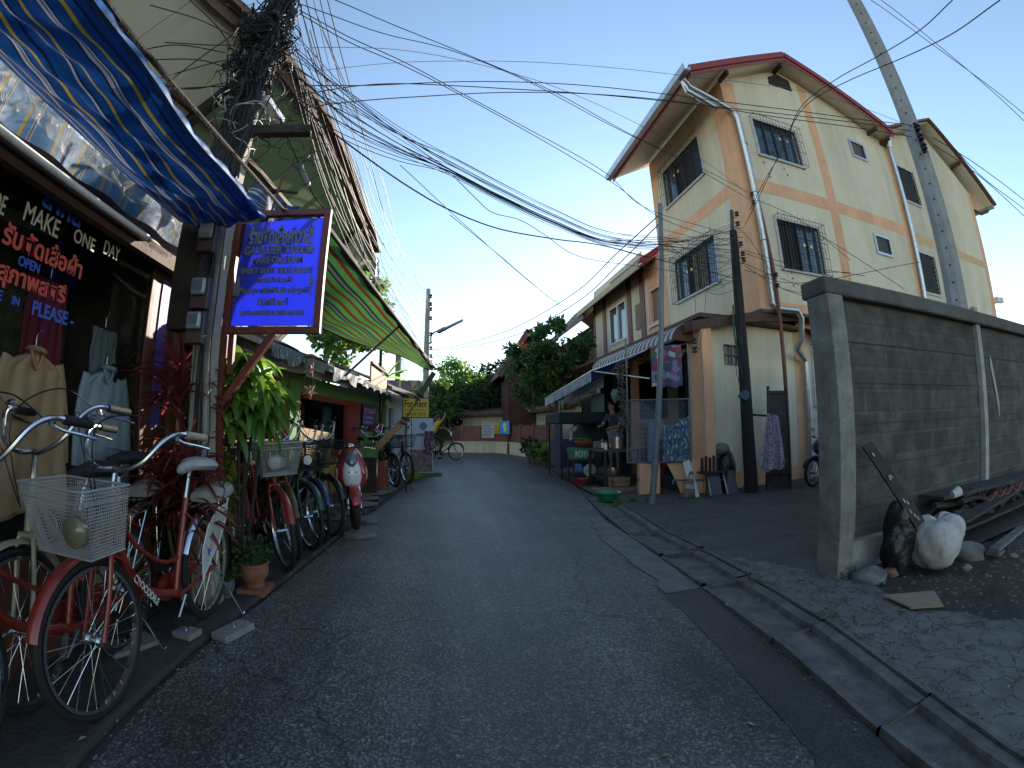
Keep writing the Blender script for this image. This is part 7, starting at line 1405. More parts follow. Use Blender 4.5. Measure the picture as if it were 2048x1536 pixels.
def sh_(a, b):
    L0, L1 = q(1534, 826), q(1520, 930); R0, R1 = q(1557, 832), q(1570, 925); l = (L0[0]+(L1[0]-L0[0])*b, L0[1]+(L1[1]-L0[1])*b); r_ = (R0[0]+(R1[0]-R0[0])*b, R0[1]+(R1[1]-R0[1])*b)
    return W3.P(l[0]+(r_[0]-l[0])*a, l[1]+(r_[1]-l[1])*a-.14*b*math.sin(a*math.pi)-.05*b*math.sin(a*9), .05+.04*math.sin(a*13+b*2)+.02*math.sin(a*24))
mb = MB(); mb.grid(sh_, 40, 24); mb.build('cloth', floralmat('floral_pink', (.4, .34, .4), [(0, (.46, .41, .46)), (.42, (.40, .34, .41)), (.66, (.20, .10, .17)), (.78, (.5, .45, .48)), (.92, (.25, .14, .14))], 38), t, smooth=True)
mb = MB(); mb.bar(W3.P(q(1500, 830)[0], q(1500, 829)[1], 0), W3.P(q(1562, 832)[0], q(1562, 834)[1], 0), .03, .04); mb.build('rail', M['dkwood'], t)
t = wthing('red_box', 'small faded red box low beside the metal panels', 'box', (4.9, 7.1, .03)); c = G(1405, 985, 0); mb = MB(); mb.box((c.x-.02, c.y-.05, .12), (c.x+.22, c.y+.12, .30)); mb.build('box', mat('faded_red_box', (.16, .03, .025), .7, dirt=.4), t); mb = MB(); mb.box((c.x-.04, c.y-.07, .30), (c.x+.24, c.y+.14, .32)); mb.build('lid', M['dkwood'], t)
mf = wthing('mesh_fence', 'low blue-grey pipe and mesh fence against the house behind the motorcycle', 'fence', (9.0, 7.7, 0)); FWm = Wall((8.45, 7.7), (11.5, 7.7)); mb = MB(); zt_ = FWm.uz(1610, 835)[1]
mb.tube([FWm.P(0, zt_, .05), FWm.P(2.4, zt_, .05)], .02, 8); mb.tube([FWm.P(.35, zt_, .05), FWm.P(.5, .1, .05)], .018, 8); mb.tube([FWm.P(0, .1, .05), FWm.P(2.4, .1, .05)], .016, 8); mb.build('frame', mat('blue_grey_pipe', (.07, .10, .14), .5, .3), mf); mb = MB()
for i in range(-20, 44):
    for s in (1, -1):
        pts = []
        for j in range(41):
            z = .1+(zt_-.1)*j/40; u = i*.07+s*(z-.1)
            if .2 <= u <= 2.4: pts.append(FWm.P(u, z, .05))
        if len(pts) > 1: mb.tube([pts[0], pts[-1]], .002, 3, False)
mb.build('chain_mesh', M['steel'], mf)
# motorcycle half hidden by the wall post
def motorcycle():
    h = Vector((-.97, -.10, 0)); c = G(1628, 976, .0); rz = math.atan2(h.y, h.x); root = thing('motorcycle', 'dark teal motorcycle half hidden behind the end post of the block wall', 'motorcycle', (c.x-h.x*1.22, c.y-h.y*1.22, .03), rz)
    for cx, nm in ((0, 'rear_wheel'), (1.22, 'front_wheel')):
        w_ = MB().ring((cx, 0, .29), .26, .03, (0, 1, 0), 36, 8).build(nm, M['rubber'], root, smooth=True); mb = MB(); mb.ring((cx, 0, .29), .225, .01, (0, 1, 0), 30, 6)
        for i in range(20): a = i*math.pi/10; mb.tube([(cx, .02*(-1)**i, .29), (cx+.22*math.cos(a), 0, .29+.22*math.sin(a))], .002, 3)
        mb.lathe([(.05, -.05), (.05, .05)], 12, (cx, 0, .29), (0, 1, 0)); mb.build('rim', M['chrome'], w_)
    tm = mat('moto_teal', (.012, .035, .05), .25, .2, coat=.7, var=.15); mb = MB(); n = 14; vs = []
    for i in range(n+1):
        a = R(20)+R(135)*i/n
        for s, dz in ((-.05, -.03), (-.04, .02), (0, .03), (.04, .02), (.05, -.03)): vs.append((1.22+(.31+dz)*math.cos(a), s, .29+(.31+dz)*math.sin(a)))
    mb.add(vs, [(i*5+k, (i+1)*5+k, (i+1)*5+k+1, i*5+k+1) for i in range(n) for k in range(4)]); mb.build('front_mudguard', tm, root, smooth=True, solid=.005)
    mb = MB()
    for s in (-.07, .07): mb.tube([(1.22, s, .29), (1.02, s, .72)], .018, 8)
    mb.build('fork', M['chrome'], root); mb = MB(); mb.ball((.98, 0, .78), (.14, .17, .15), 14, 10, lambda d: 1+.15*max(0, d.x)); mb.ball((.78, 0, .55), (.16, .22, .26), 12, 10); mb.build('fairing', tm, root, smooth=True)
    MB().ball((1.09, 0, .77), (.05, .09, .06), 12, 8).build('headlight', mat('headlight_glass', (.10, .13, .16), .06, spec=1), root, smooth=True)
    mb = MB(); mb.tube(bez([(.80, -.32, .98), (.90, -.15, .96), (.94, 0, .92), (.90, .15, .96), (.80, .32, .98)], 4), .011, 8); hb = mb.build('handlebar', M['blackm'], root, smooth=True)
    for s in (-1, 1): MB().tube([(.84, s*.24, .97), (.77, s*.36, .985)], .018, 8).build('grip', M['rubber'], hb); mb = MB(); mb.tube([(.86, s*.22, .98), (.88, s*.27, 1.12)], .005, 5); mb.build('mirror_stalk', M['blackm'], hb); mb = MB(); mb.box((.875, s*.27-.06, 1.10), (.89, s*.27+.06, 1.17)); mb.build('mirror', mat('mirror_face', (.55, .6, .68), .05, .9), hb, bevel=.01)
    MB().slab([(.65, -.09, .62), (.30, -.11, .74), (-.35, -.10, .80), (-.35, -.07, .68), (.30, -.09, .60)], (0, .19, 0)).build('seat', M['rubber'], root, bevel=.02)
    MB().slab([(.75, -.06, .30), (.2, -.08, .25), (.1, -.08, .45), (-.3, -.07, .62), (.3, -.08, .62), (.7, -.06, .5)], (0, .14, 0)).build('frame_body', tm, root, bevel=.01)
    MB().tube([(.55, .12, .24), (-.1, .13, .30), (-.35, .13, .36)], [.02, .035, .04], 8).build('exhaust', M['chrome'], root); MB().ball((1.15, .14, .45), (.09, .06, .12), 10, 8).build('tool_bag', M['blackm'], root)
motorcycle()
# ---------------------------------------------------------------- rubble heap at the foot of the block wall
t = wthing('rubble_sack', 'bulging dirty white woven sack standing on the soil', 'sack', (3.95, 2.15, .05)); c = Vector((3.93, 2.12, .0)); r = random.Random(4)
mb = MB(); n, m_ = 60, 18; vs = []
prof = [(.02, .02), (.13, .03), (.20, .09), (.245, .18), (.27, .28), (.28, .38), (.275, .46), (.255, .54), (.215, .60), (.16, .63), (.11, .635), (.06, .60), (.005, .56)]
for i, (rr_, z) in enumerate(prof):
    for k in range(n):
        a = 2*math.pi*k/n; f = 1+.07*math.sin(a*3+1+z*4)+.04*math.sin(a*7+z*14)+.03*math.sin(a*13-z*26)*min(1, z*2.5)+.02*math.sin(a*21+z*40)+.10*max(0, z-.45)*math.sin(a*5+1)*4; dz = (.022*math.sin(a*2+2.2)+.012*math.sin(a*5))*max(0, min(1, (z-.3)/.2)); vs.append((c.x+rr_*f*math.cos(a)*1.05, c.y+rr_*f*math.sin(a)*.85, .05+z*.70+dz))
mb.add(vs, [(i*n+k, i*n+(k+1) % n, (i+1)*n+(k+1) % n, (i+1)*n+k) for i in range(len(prof)-1) for k in range(n)]+[tuple(range(n))]); mb.build('sack_body', mat('woven_sack', (.46, .43, .41), .75, var=.2, scale=6, bump=1.0, bscale=11, dirt=.7), t, smooth=True)
t = wthing('painted_plank', 'dark peeling plank leaning out of the white sack against the wall', 'plank', (3.75, 2.2, .5)); P0, P1 = AY(1840, 1050, 2.12), AY(1733, 888, 2.55); mb = MB(); mb.bar(P0, P1, .105, .025, up=(.3, 1, 0)); mb.build('plank', mat('peeling_plank', (.04, .032, .028), .8, var=.5, scale=9), t)
mb = MB(); d = (P1-P0)
rq = random.Random(3); dn = d.normalized(); sn = Vector((dn.z, 0, -dn.x)).normalized()
for _ in range(13):
    q = P0+d*rq.choice((.12, .2, .24, .3, .52, .56, .6, .85))+dn*rq.uniform(-.03, .03)+sn*rq.uniform(-.035, .035)+Vector((0, -.018, 0)); mb.slab([q+dn*rq.uniform(.008, .03)*math.cos(t_)+sn*rq.uniform(.004, .016)*math.sin(t_) for t_ in (0, .9, 1.8, 2.7, 3.6, 4.5, 5.4)], (0, -.004, 0))
mb.build('paint_flake', mat('paint_flake', (.34, .33, .30), .8), t)
t = wthing('black_sack', 'torn black rubbish sack slumped left of the white sack', 'sack', (3.62, 2.28, .05)); mb = MB(); mb.ball((3.60, 2.30, .33), (.15, .14, .34), 36, 28, lambda d: 1+.10*math.sin(d.x*4+d.z*5)+.07*math.sin(d.z*9+d.y*7)+.04*math.sin(d.x*17+d.z*13)); mb.build('sack_body', mat('black_bag', (.014, .014, .016), .38, var=.3, bump=1.0, bscale=14), t, smooth=True)
bd = thing('brown_board', 'flat kite-shaped brown offcut board lying on the soil in front', 'board', (0, 0, 0)); pts = [G(*p, .055) for p in ((1765, 1192), (1868, 1184), (1887, 1214), (1822, 1218))]; cc = sum(pts, Vector())/4; WORLD[bd.name] = cc; bd.location = cc; mb = MB(); mb.slab(pts, (0, 0, .012)); mb.build('board', mat('ply_brown', (.27, .20, .13), .75, var=.12, scale=6, dirt=.2), bd)
STN = mat('rubble_grey', (.17, .165, .155), .92, var=.35, scale=8, bump=.5, bscale=30, dirt=.4); BRK = mat('brick_bit', (.24, .12, .09), .9, var=.3, scale=9, bump=.4)
stone('boulder', 'rounded grey rubble stone right of the white sack', (4.40, 2.0, .10), (.15, .12, .11), 9, STN)
stone('boulder', 'angular grey lump at the foot of the wall post', (3.30, 2.36, .05), (.15, .12, .09), 12, STN)
stone('brick_lump', 'small pinkish brick lump in front of the black sack', (3.52, 2.28, .07), (.075, .06, .05), 13, BRK, 'brick')
for i, (px, py, lab, mm_) in enumerate(((1932, 1142, 'white chalky fragment on the soil below the sack', M['block']), (2026, 1118, 'pale greenish brick end under the slabs at the right', M['block']))): q = G(px, py, .05); stone('broken_brick', lab, (q.x, q.y, .075), (.05, .035, .03), 20+i, mm_, 'brick')
mb = MB(); r = random.Random(15)
for i in range(420):
    x = r.uniform(3.15, 6.5); y = r.uniform(-.3, 2.5)
    if x < 3.05+(1.25-y)*.33+.15: continue
    s_ = r.uniform(.006, .022); mb.ball((x, y, soilz(x, y)+.005), (s_, s_*.8, s_*.6), 5, 4)
o = tag(mb.build('gravel', STN), 'scattered grit and pebbles over the dark soil', 'gravel', kind='stuff'); o['kind'] = 'stuff'
# heap of branches, boards and slabs
def heap(name, label, cat, items, m, seed, group=None):
    t = wthing(name, label, cat, items[0][0], group); mb = MB()
    for a, b, w_, h_ in items: mb.bar(a, b, w_, h_)
    mb.build(name.split('_')[-1] if False else 'board', m, t); return t
dk = mat('rot_board', (.045, .04, .037), .85, var=.5, scale=8, bump=.4); r = random.Random(33)
hs = [('long dark board lying along the top of the debris heap', (4.5, 2.5, .55), (8.0, 2.35, .50), .30, .03), ('black plank jutting toward the sack from the heap', (4.35, 2.15, .36), (6.6, 2.2, .50), .16, .03), ('narrow plank under the black one in the heap', (4.45, 2.35, .22), (7, 2.1, .34), .22, .03), ('wide grey board buried low in the debris heap', (4.6, 2.3, .10), (7.5, 2.0, .18), .34, .03)]
for lab, a, b, w_, h_ in hs:
    t = wthing('debris_board', lab, 'board', a); MB().bar(a, b, w_, h_).build('board', dk, t)
SLB = mat('slab_grey', (.15, .15, .14), .9, var=.35, scale=7, bump=.4, dirt=.4)
for i, (lab, px0, py0, px1, py1, w_) in enumerate((('uppermost of the leaning concrete slabs at the right edge', 1988, 1100, 2048, 1052, .09), ('middle concrete slab of the leaning pile at the right edge', 1985, 1108, 2060, 1068, .13), ('lowest concrete slab of the leaning pile with white lichen', 2000, 1118, 2075, 1085, .15))):
    A = AY(px0, py0, 1.75+.05*i); B_ = AY(px1, py1, 2.0); t = wthing('concrete_slab_piece', lab, 'concrete piece', A, 'leaning concrete slabs at the right edge'); A.z = max(A.z, .07); MB().bar(A, B_, w_, .035).build('block', SLB, t)
mb = MB(); r = random.Random(12)
for i in range(26):
    x = r.uniform(4.3, 6.2); y = r.uniform(2.15, 2.55); z = r.uniform(.25, .5); a = r.uniform(-.6, .6); L_ = r.uniform(.4, 1.1); mb.tube(bez([(x, y, z), (x+L_*.5, y+.05*a, z+r.uniform(-.05, .15)), (x+L_, y+.1*a, z+r.uniform(-.15, .1))], 4), r.uniform(.012, .035), 6)
t = wthing('branch_pile', 'tangled pile of dark cut branches and roots against the wall', 'branch pile', (5, 2.35, .3)); mb.build('branches', M['dkwood'], t); t['kind'] = 'stuff'
mb = MB()
for i in range(7): x = 4.9+r.random()*1.6; mb.tube(bez([(x, 2.15, .5+r.random()*.06), (x+.12, 2.12, .47), (x+.25+r.random()*.2, 2.12, .54)], 4), .006, 4)
tag(mb.build('red_twine', mat('red_twine', (.35, .05, .04), .6)), 'loose strands of red twine on top of the debris heap', 'twine')
q = AY(1905, 990, 2.2); t = wthing('foam_cup', 'crushed pale foam cup lying among the branches', 'cup', q); MB().lathe([(.035, 0), (.05, .09), (.046, .09), (.03, .005)], 14, q, (.8, -.3, .3)).build('cup', mat('foam_white', (.55, .53, .46), .7), t, smooth=True)
# ---------------------------------------------------------------- FOOD STALL
st_ = wthing('work_table', 'dark wooden stall table with shelf holding pots by the roadside', 'table', (3.6, 9.2, 0)); x0, x1, y0, y1 = 3.35, 4.2, 8.7, 9.75
MB().box((x0, y0, .80), (x1, y1, .85)).build('tabletop', mat('table_wood', (.075, .05, .035), .6, var=.3), st_); MB().box((x0+.03, y0+.03, .22), (x1-.03, y1-.03, .25)).build('shelf', M['dkwood'], st_)
for x in (x0+.02, x1-.07):
    for y in (y0+.02, y1-.07): MB().box((x, y, 0), (x+.05, y+.05, .80)).build('leg', M['dkwood'], st_)
def pot(label, x, y, z, r_, h_, m, name='cooking_pot', lid=True):
    t = wthing(name, label, 'pot', (x, y, z)); MB().lathe([(r_*.9, 0), (r_, .02), (r_, h_), (r_*1.06, h_+.005), (r_*1.06, h_+.015), (r_*.95, h_+.012), (r_*.92, .03)], 24, (x, y, z)).build('vessel', m, t, smooth=True)
    if lid: MB().lathe([(r_*1.02, 0), (r_*.7, .03), (.02, .045), (.02, .07), (.001, .07)], 20, (x, y, z+h_+.016)).build('lid', m, t, smooth=True)
    mb = MB(); mb.ring((x-r_*1.05, y, z+h_*.7), .03, .006, (0, 1, 0), 12, 6); mb.ring((x+r_*1.05, y, z+h_*.7), .03, .006, (0, 1, 0), 12, 6); mb.build('handle', M['blackm'], t); return t
alu = mat('dull_aluminium', (.45, .43, .38), .3, .9, var=.3, scale=9, dirt=.3)
pot('large aluminium stock pot standing on the stall table', 3.75, 8.95, .85, .17, .26, alu); pot('wide shallow aluminium pan on the table behind the stock pot', 3.6, 9.45, .85, .2, .12, alu); pot('dented aluminium pot on the shelf under the stall table', 3.65, 8.95, .25, .15, .18, alu, lid=False); pot('round steel kettle beside the pot on the lower shelf', 3.6, 9.35, .25, .12, .14, alu)
t = wthing('red_bowl', 'red plastic bowl of greens on the stall near the crate', 'bowl', (3.2, 10.0, .9)); MB().lathe([(.12, 0), (.16, .02), (.24, .10), (.24, .11), (.15, .03), (.001, .03)], 22, (3.35, 10.05, .88)).build('bowl', mat('red_plastic', (.5, .06, .05), .4), t, smooth=True); mb = MB(); leaves(mb, [((3.35, 10.05, .99), (.17, .17, .05))], 160, .08, r, elong=2, shell=.1); mb.build('vegetables', L2, t)
t = wthing('green_crate', 'green plastic tub with pale painted letters on the stall stand', 'tub', (3.1, 10.1, .55)); mb = MB(); mb.hexa([(3.05, 9.9, .58), (3.55, 9.9, .58), (3.55, 10.3, .58), (3.05, 10.3, .58), (3.0, 9.86, .84), (3.6, 9.86, .84), (3.6, 10.34, .84), (3.0, 10.34, .84)]); mb.build('tub_wall', mat('tub_green', (.05, .22, .12), .5, dirt=.2), t)
boxtext('ROYAL', Wall((3.03, 9.862), (3.57, 9.862)), .05, .64, .48, .78, .03, M['white'], t)
t = wthing('stall_stand', 'cluttered dark stand carrying the green tub with a fan and boxes inside', 'stand', (3.1, 10.0, 0)); mb = MB(); mb.box((3.02, 9.88, .54), (3.6, 10.35, .57)); mb.box((3.02, 9.88, .12), (3.6, 10.35, .15))
for x in (3.03, 3.55):
    for y in (9.89, 10.3): mb.box((x, y, 0), (x+.04, y+.04, .54))
mb.build('stand_frame', M['dkwood'], st_ if False else t); MB().lathe([(.001, 0), (.15, 0), (.16, .03), (.15, .05), (.001, .05)], 22, (3.42, 9.84, .32), (.1, -1, 0)).build('fan_disc', mat('fan_pale', (.35, .38, .38), .4, var=.4, scale=16), t); MB().box((3.08, 9.85, .30), (3.24, 9.98, .48)).build('printed_box', mat('blue_box', (.08, .14, .35), .5, var=.5, scale=14), t)
t = wthing('red_basin', 'reddish plastic basin on the ground under the stall stand', 'basin', (3.15, 9.7, 0)); MB().lathe([(.15, 0), (.17, .01), (.21, .15), (.22, .16), (.20, .15), (.15, .02), (.001, .02)], 22, (3.15, 9.65, 0)).build('bowl', mat('basin_red', (.22, .035, .03), .45), t, smooth=True)
t = wthing('food_cart', 'dark blue draped food cart with black awning top at the stall end', 'food cart', (3.4, 11.5, 0)); MB().box((3.05, 10.9, .3), (4.1, 12.1, 1.0)).build('cart_body', mat('cart_navy', (.015, .02, .05), .6), t); MB().slab([(2.95, 10.75, 1.42), (4.2, 10.75, 1.42), (4.2, 12.3, 1.42), (2.95, 12.3, 1.42)], (0, 0, .30)).build('cart_canopy', mat('black_cloth', (.01, .011, .014), .8), t, bevel=.04)
for x in (3.02, 4.1):
    for y in (10.85, 12.15): MB().box((x, y, 0), (x+.04, y+.04, 1.42)).build('post', M['blackm'], t)
MB().box((2.98, 10.80, .25), (3.02, 11.3, 1.42)).build('side_curtain', mat('cart_curtain', (.012, .018, .06), .7), t)
t = wthing('glass_cabinet', 'green framed glass cabinet behind the stall under the white awning', 'cabinet', (4.2, 11.3, 1.5)); mb = MB()
for px in (1118, 1125, 1158): p = AX(px, 800, 4.1); mb.bar((4.1, p.y, 1.5), (4.1, p.y, 2.25), .03, .03)
mb.build('frame', mat('cabinet_green', (.20, .35, .16), .6), t); MB().box((4.2, 10.9, 1.5), (4.23, 11.9, 2.2)).build('pane', mat('cabinet_glass', (.10, .20, .17), .2), t)
MB().box((4.0, 10.7, 1.0), (4.5, 13.0, 1.5)).build('cabinet_base', M['dark'], t)
# red stools, yellow shelves inside
def stool(label, x, y):
    t = thing('plastic_stool', label, 'stool', (x, y, .26), .3, 'red plastic stools in the shop'); rm = mat('stool_red', (.42, .02, .02), .4, var=.1); MB().lathe([(.15, .44), (.155, .46), (.14, .47), (.001, .47)], 4).build('seat', rm, t)
    for a in (0, 1, 2, 3): q = a*math.pi/2; MB().bar((.17*math.cos(q), .17*math.sin(q), 0), (.13*math.cos(q), .13*math.sin(q), .45), .04, .03).build('leg', rm, t)
    MB().ring((0, 0, .2), .145, .01, (0, 0, 1), 4, 4).build('stretcher', rm, t)
stool('red plastic stool left of the pair inside the open shop', 4.75, 9.2); stool('red plastic stool closer to the grey pole', 4.9, 8.75)
t = wthing('plank_counter', 'yellow-green horizontal plank counter at the back of the open shop', 'counter', (5.6, 9.9, .3)); W4 = Wall((5.1, 10.8), (5.9, 9.2)); mb = MB()
for i in range(6): mb.wbox(W4, 0, W4.L, .75+i*.13, .75+i*.13+.115, 0, .03)
mb.build('planks', mat('mustard_planks', (.22, .19, .06), .7, var=.3, dirt=.4), t); MB().wbox(W4, 0, W4.L, 0.25, .75, -.5, 0).build('counter_base', M['dark'], t)
t = wthing('water_dispenser', 'large dusty glass water jar on the shop counter', 'jar', (5.3, 9.7, 1.2)); MB().lathe([(.12, 0), (.15, .05), (.15, .28), (.06, .36), (.06, .42), (.001, .42)], 16, W4.P(.95, 1.0, .2)).build('jar', mat('dusty_glass', (.28, .28, .25), .2, var=.3), t, smooth=True)
MB().lathe([(.18, -.1), (.2, -.02), (.2, 0), (.001, 0)], 16, W4.P(.95, 1.0, .2)).build('tray', M['dkwood'], t)
t = wthing('kerb_brick', 'worn brick lump and step stones behind the green basin', 'brick', (3.2, 8.3, 0)); mb = MB(); mb.box((2.95, 8.15, 0), (3.35, 8.4, .12)); mb.box((3.4, 8.1, 0), (4.1, 8.5, .10)); mb.build('brick', BRK, t, bevel=.02)
t = wthing('garden_hose', 'dark hose trailing from the orange wall to the basin', 'hose', (3.4, 7.9, .02)); MB().tube(bez([(3.72, 7.8, .35), (3.6, 7.75, .12), (3.4, 7.9, .03), (3.15, 8.0, .02), (2.9, 8.05, .02)], 6), .012, 6).build('hose_line', mat('hose_dark', (.015, .04, .04), .5), t)
sheet('stall_floor', [(2.95, 8.0), (4.9, 7.5), (4.9, 13.2), (3.4, 13.2), (3.02, 9.6)], .014, mat('stall_floor', (.07, .065, .06), .9, var=.4, scale=3, bump=.4))
# fallen leaves and litter
mb = MB(); r = random.Random(77)
for i in range(170):
    x = r.uniform(-1.6, 6.5); y = r.uniform(.3, 12); s_ = r.uniform(.012, .03); a = r.uniform(0, 6.28); z = .052 if x > 1.7 else (.040 if x < -1.5 else .006)
    if 2.4 < x < 3.1 and y < 3: z = .06
    mb.add([(x, y, z), (x+s_*math.cos(a), y+s_*math.sin(a), z+.004), (x+s_*1.6*math.cos(a+.4), y+s_*1.6*math.sin(a+.4), z+.002), (x+s_*math.cos(a+.9), y+s_*math.sin(a+.9), z+.006)], [(0, 1, 2, 3)])
o = tag(mb.build('leaf_litter', leafmat('dry_leaf_litter', (.20, .12, .05), (.32, .26, .12), .1, .8)), 'tiny dry leaves scattered over the road and pavements', 'leaf litter'); o['kind'] = 'stuff'
# ================================================================ FAR POLES AND STREET LAMP
lp = wthing('lamp_pole', 'distant concrete pole carrying a curved-arm street lamp at the lane bend', 'lamp post', (-.62, 18, 0)); T = AY(857, 578, 18); b_ = AY(851, 820, 18)
mb = MB(); mb.tube([(b_.x, 18, 0), b_, T], [.15, .14, .09], 8); mb.build('shaft', mat('pole_grey_far', (.34, .32, .28), .85, dirt=.3), lp)
mb = MB()
for py in (596, 612, 622, 640, 672, 700, 716, 728): p = AY(862, py, 17.95); insul(mb, p, 1.6)
mb.build('insulator', M['blackm'], lp)
mb = MB(); mb.tube([AY(853, 690, 18), AY(864, 684, 18)], .04, 6); mb.tube(bez([AY(862, 686, 18), AY(862, 673, 18), AY(868, 665, 18), AY(878, 662, 18)], 5), .035, 6); mb.build('lamp_arm', mat('arm_grey', (.2, .2, .2), .5, .5), lp)
A, B_ = AY(876, 664, 18), AY(926, 639, 17.2); mb = MB(); mb.bar(A, A.lerp(B_, .3), .16, .12); mb.slab([A.lerp(B_, .25)+Vector((0, -.14, .03)), B_+Vector((0, -.06, .02)), B_+Vector((0, .06, .02)), A.lerp(B_, .25)+Vector((0, .14, .03))], (0, 0, -.09)); mb.build('lamp_head', mat('lamp_grey', (.16, .16, .165), .5, .4), lp)
up_ = wthing('utility_pole', 'thin distant pole between the banana leaves and the lamp pole', 'utility pole', (-1.2, 15, 0)); mb = MB(); q = AY(797, 702, 15); mb.tube([(q.x, 15, 0), q], .10, 8); mb.build('shaft', MATS['pole_grey_far'], up_); mb = MB(); mb.bar(AY(790, 748, 15), AY(806, 742, 15), .05, .08); mb.build('cross_arm', M['dkwood'], up_)
up_ = wthing('utility_pole', 'dark thin post standing in front of the leafy tree left of the banana', 'utility pole', (-1.7, 12.2, 0)); mb = MB(); q = AY(763, 676, 12.2); mb.tube([(q.x, 12.2, 0), q], .045, 8); mb.build('shaft', M['dkwood'], up_)
# ================================================================ OVERHEAD CABLES
def cable(label, pts, d0, d1, r=.006, group=None, m=None, wob=0, seed=0, ds=None):
    rr = random.Random(seed); n = len(pts); L = [0]
    for a, b in zip(pts, pts[1:]): L.append(L[-1]+math.hypot(a[0]-b[0], a[1]-b[1]))
    P = []
    for i, p in enumerate(pts):
        t = L[i]/L[-1]; d = ds[i] if ds else 1/((1-t)/d0+t/d1); P.append(AR(p[0]+rr.uniform(-wob, wob)*(0 < i < n-1), p[1]+rr.uniform(-wob, wob)*(0 < i < n-1), d))
    o = MB().tube(bez(P, 8), r, 5).build('overhead_cable', m or M['cable'], smooth=True); tag(o, label, 'cable', group)
    return o
HUBR = 3.42
# (a) fan of thin wires to the lamp pole
g_a = 'thin wires fanning from the tangled pole to the lamp pole'
tops = [(585, 0), (598, 0), (612, 0), (627, 0), (640, 0), (655, 0), (568, 20), (575, 60), (590, 90), (600, 120), (610, 150), (620, 60), (606, 30), (632, 110)]
mids = [(668, 300), (680, 300), (690, 290), (705, 300), (718, 300), (735, 300), (660, 340), (668, 380), (690, 400), (705, 430), (640, 330), (712, 350), (698, 330), (745, 360)]
tops += [(560, 45), (580, 75), (605, 180), (595, 140), (630, 20), (645, 60), (615, 100), (572, 110)]; mids += [(650, 300), (655, 380), (720, 420), (675, 340), (760, 340), (770, 380), (735, 400), (665, 420)]
ends = [(851, 640), (852, 650), (853, 632), (855, 600), (857, 596), (859, 604), (850, 690), (851, 700), (852, 712), (853, 722), (850, 676), (857, 612), (856, 618), (860, 622), (850, 655), (851, 668), (852, 705), (851, 684), (857, 598), (858, 606), (853, 718), (850, 695)]
for i, (a, b, c) in enumerate(zip(tops, mids, ends)): cable('thin pale wire fanning down from the cable-tangled pole to the distant lamp pole', [a, b, ((b[0]+c[0])/2-12, (b[1]+c[1])/2+14), c], HUBR, 18, .0042+.0012*(i % 3), g_a, M['greyc'] if i % 2 else M['cable'])
# (b) heavy sagging bundle to the black wooden pole
g_b = 'sagging cables bundled from the tangled pole to the charred pole'
r = random.Random(5)
for i in range(20):
    s = (575+r.uniform(-10, 25), 60+i*8+r.uniform(-8, 8)); dy = r.uniform(-40, 30); e = (1478+r.uniform(-6, 8), 440+i*5)
    cable('black cable in the sagging bundle between the tangled pole and the charred wooden pole', [s, (700, 205+i*4+dy), (800, 280+i*2+dy*(.9 if i % 2 else .6)), (902, 346+dy*(.85 if i % 2 else .2)), (1010, 402+dy*(.8 if i % 2 else .2)), (1110, 448+dy*(.7 if i % 2 else .2)), (1215, 487+dy*(.6 if i % 2 else .2)), (1340, 500+dy*.6), e], HUBR, 8.85, r.choice((.0028, .0034, .004, .0055)), g_b, wob=1, seed=i)
cable('thickest low black cable hanging below the main bundle', [(598, 205), (660, 260), (740, 320), (820, 375), (900, 420), (1000, 458), (1110, 478), (1200, 490), (1320, 520), (1482, 560)], HUBR, 8.85, .0085)
cable('looping slack cable dipping lowest beneath the bundle knot', [(905, 350), (950, 395), (985, 425), (1040, 440), (1090, 470), (1140, 505), (1200, 522), (1330, 540), (1480, 566)], 4.6, 8.85, .005)
# (c) cables arching across to the holed pole
g_c = 'cables crossing in front of the yellow gable'
for i, P in enumerate(([(598, 172), (760, 170), (960, 163), (1130, 168), (1330, 188), (1500, 210), (1700, 236), (1822, 250)], [(600, 190), (760, 168), (920, 172), (1060, 180), (1260, 195), (1420, 212), (1600, 232), (1822, 262)], [(610, 215), (740, 200), (860, 192), (1010, 185), (1160, 187), (1330, 200), (1560, 235), (1824, 274)])):
    cable(('uppermost', 'middle', 'lowest')[i]+' thick cable of three arching across the sky to the holed pole', P, HUBR, 6.9, .006, g_c)
cable('hair-thin wire arching highest across the middle of the sky', [(640, 142), (800, 125), (930, 122), (1060, 124), (1220, 135), (1400, 155), (1640, 190), (1830, 256)], HUBR, 6.95, .0035, m=M['greyc'])
cable('thin wire running level then dipping across the upper sky', [(610, 96), (700, 95), (800, 100), (920, 120), (1100, 170), (1260, 240), (1420, 330), (1515, 405)], HUBR, 9.6, .004, m=M['greyc'])
# (d) long diagonals from the top of the frame
g_d = 'long diagonal cables from the pole top to the red pipe pole'
for i, P in enumerate(([(670, 0), (800, 55), (960, 120), (1110, 185), (1260, 268), (1400, 335), (1512, 392)], [(600, 8), (760, 65), (900, 100), (1060, 165), (1220, 250), (1380, 330), (1513, 408)], [(598, 20), (700, 75), (810, 125), (930, 190), (1060, 260), (1210, 345), (1300, 420), (1465, 470)], [(600, 28), (700, 85), (815, 135), (940, 200), (1070, 272), (1220, 362), (1330, 440), (1466, 486)])):
    cable(('highest', 'second highest', 'third', 'lowest')[i]+' of the long diagonal cables falling from upper left to the house poles', P, HUBR, 9.3, .0055, g_d)
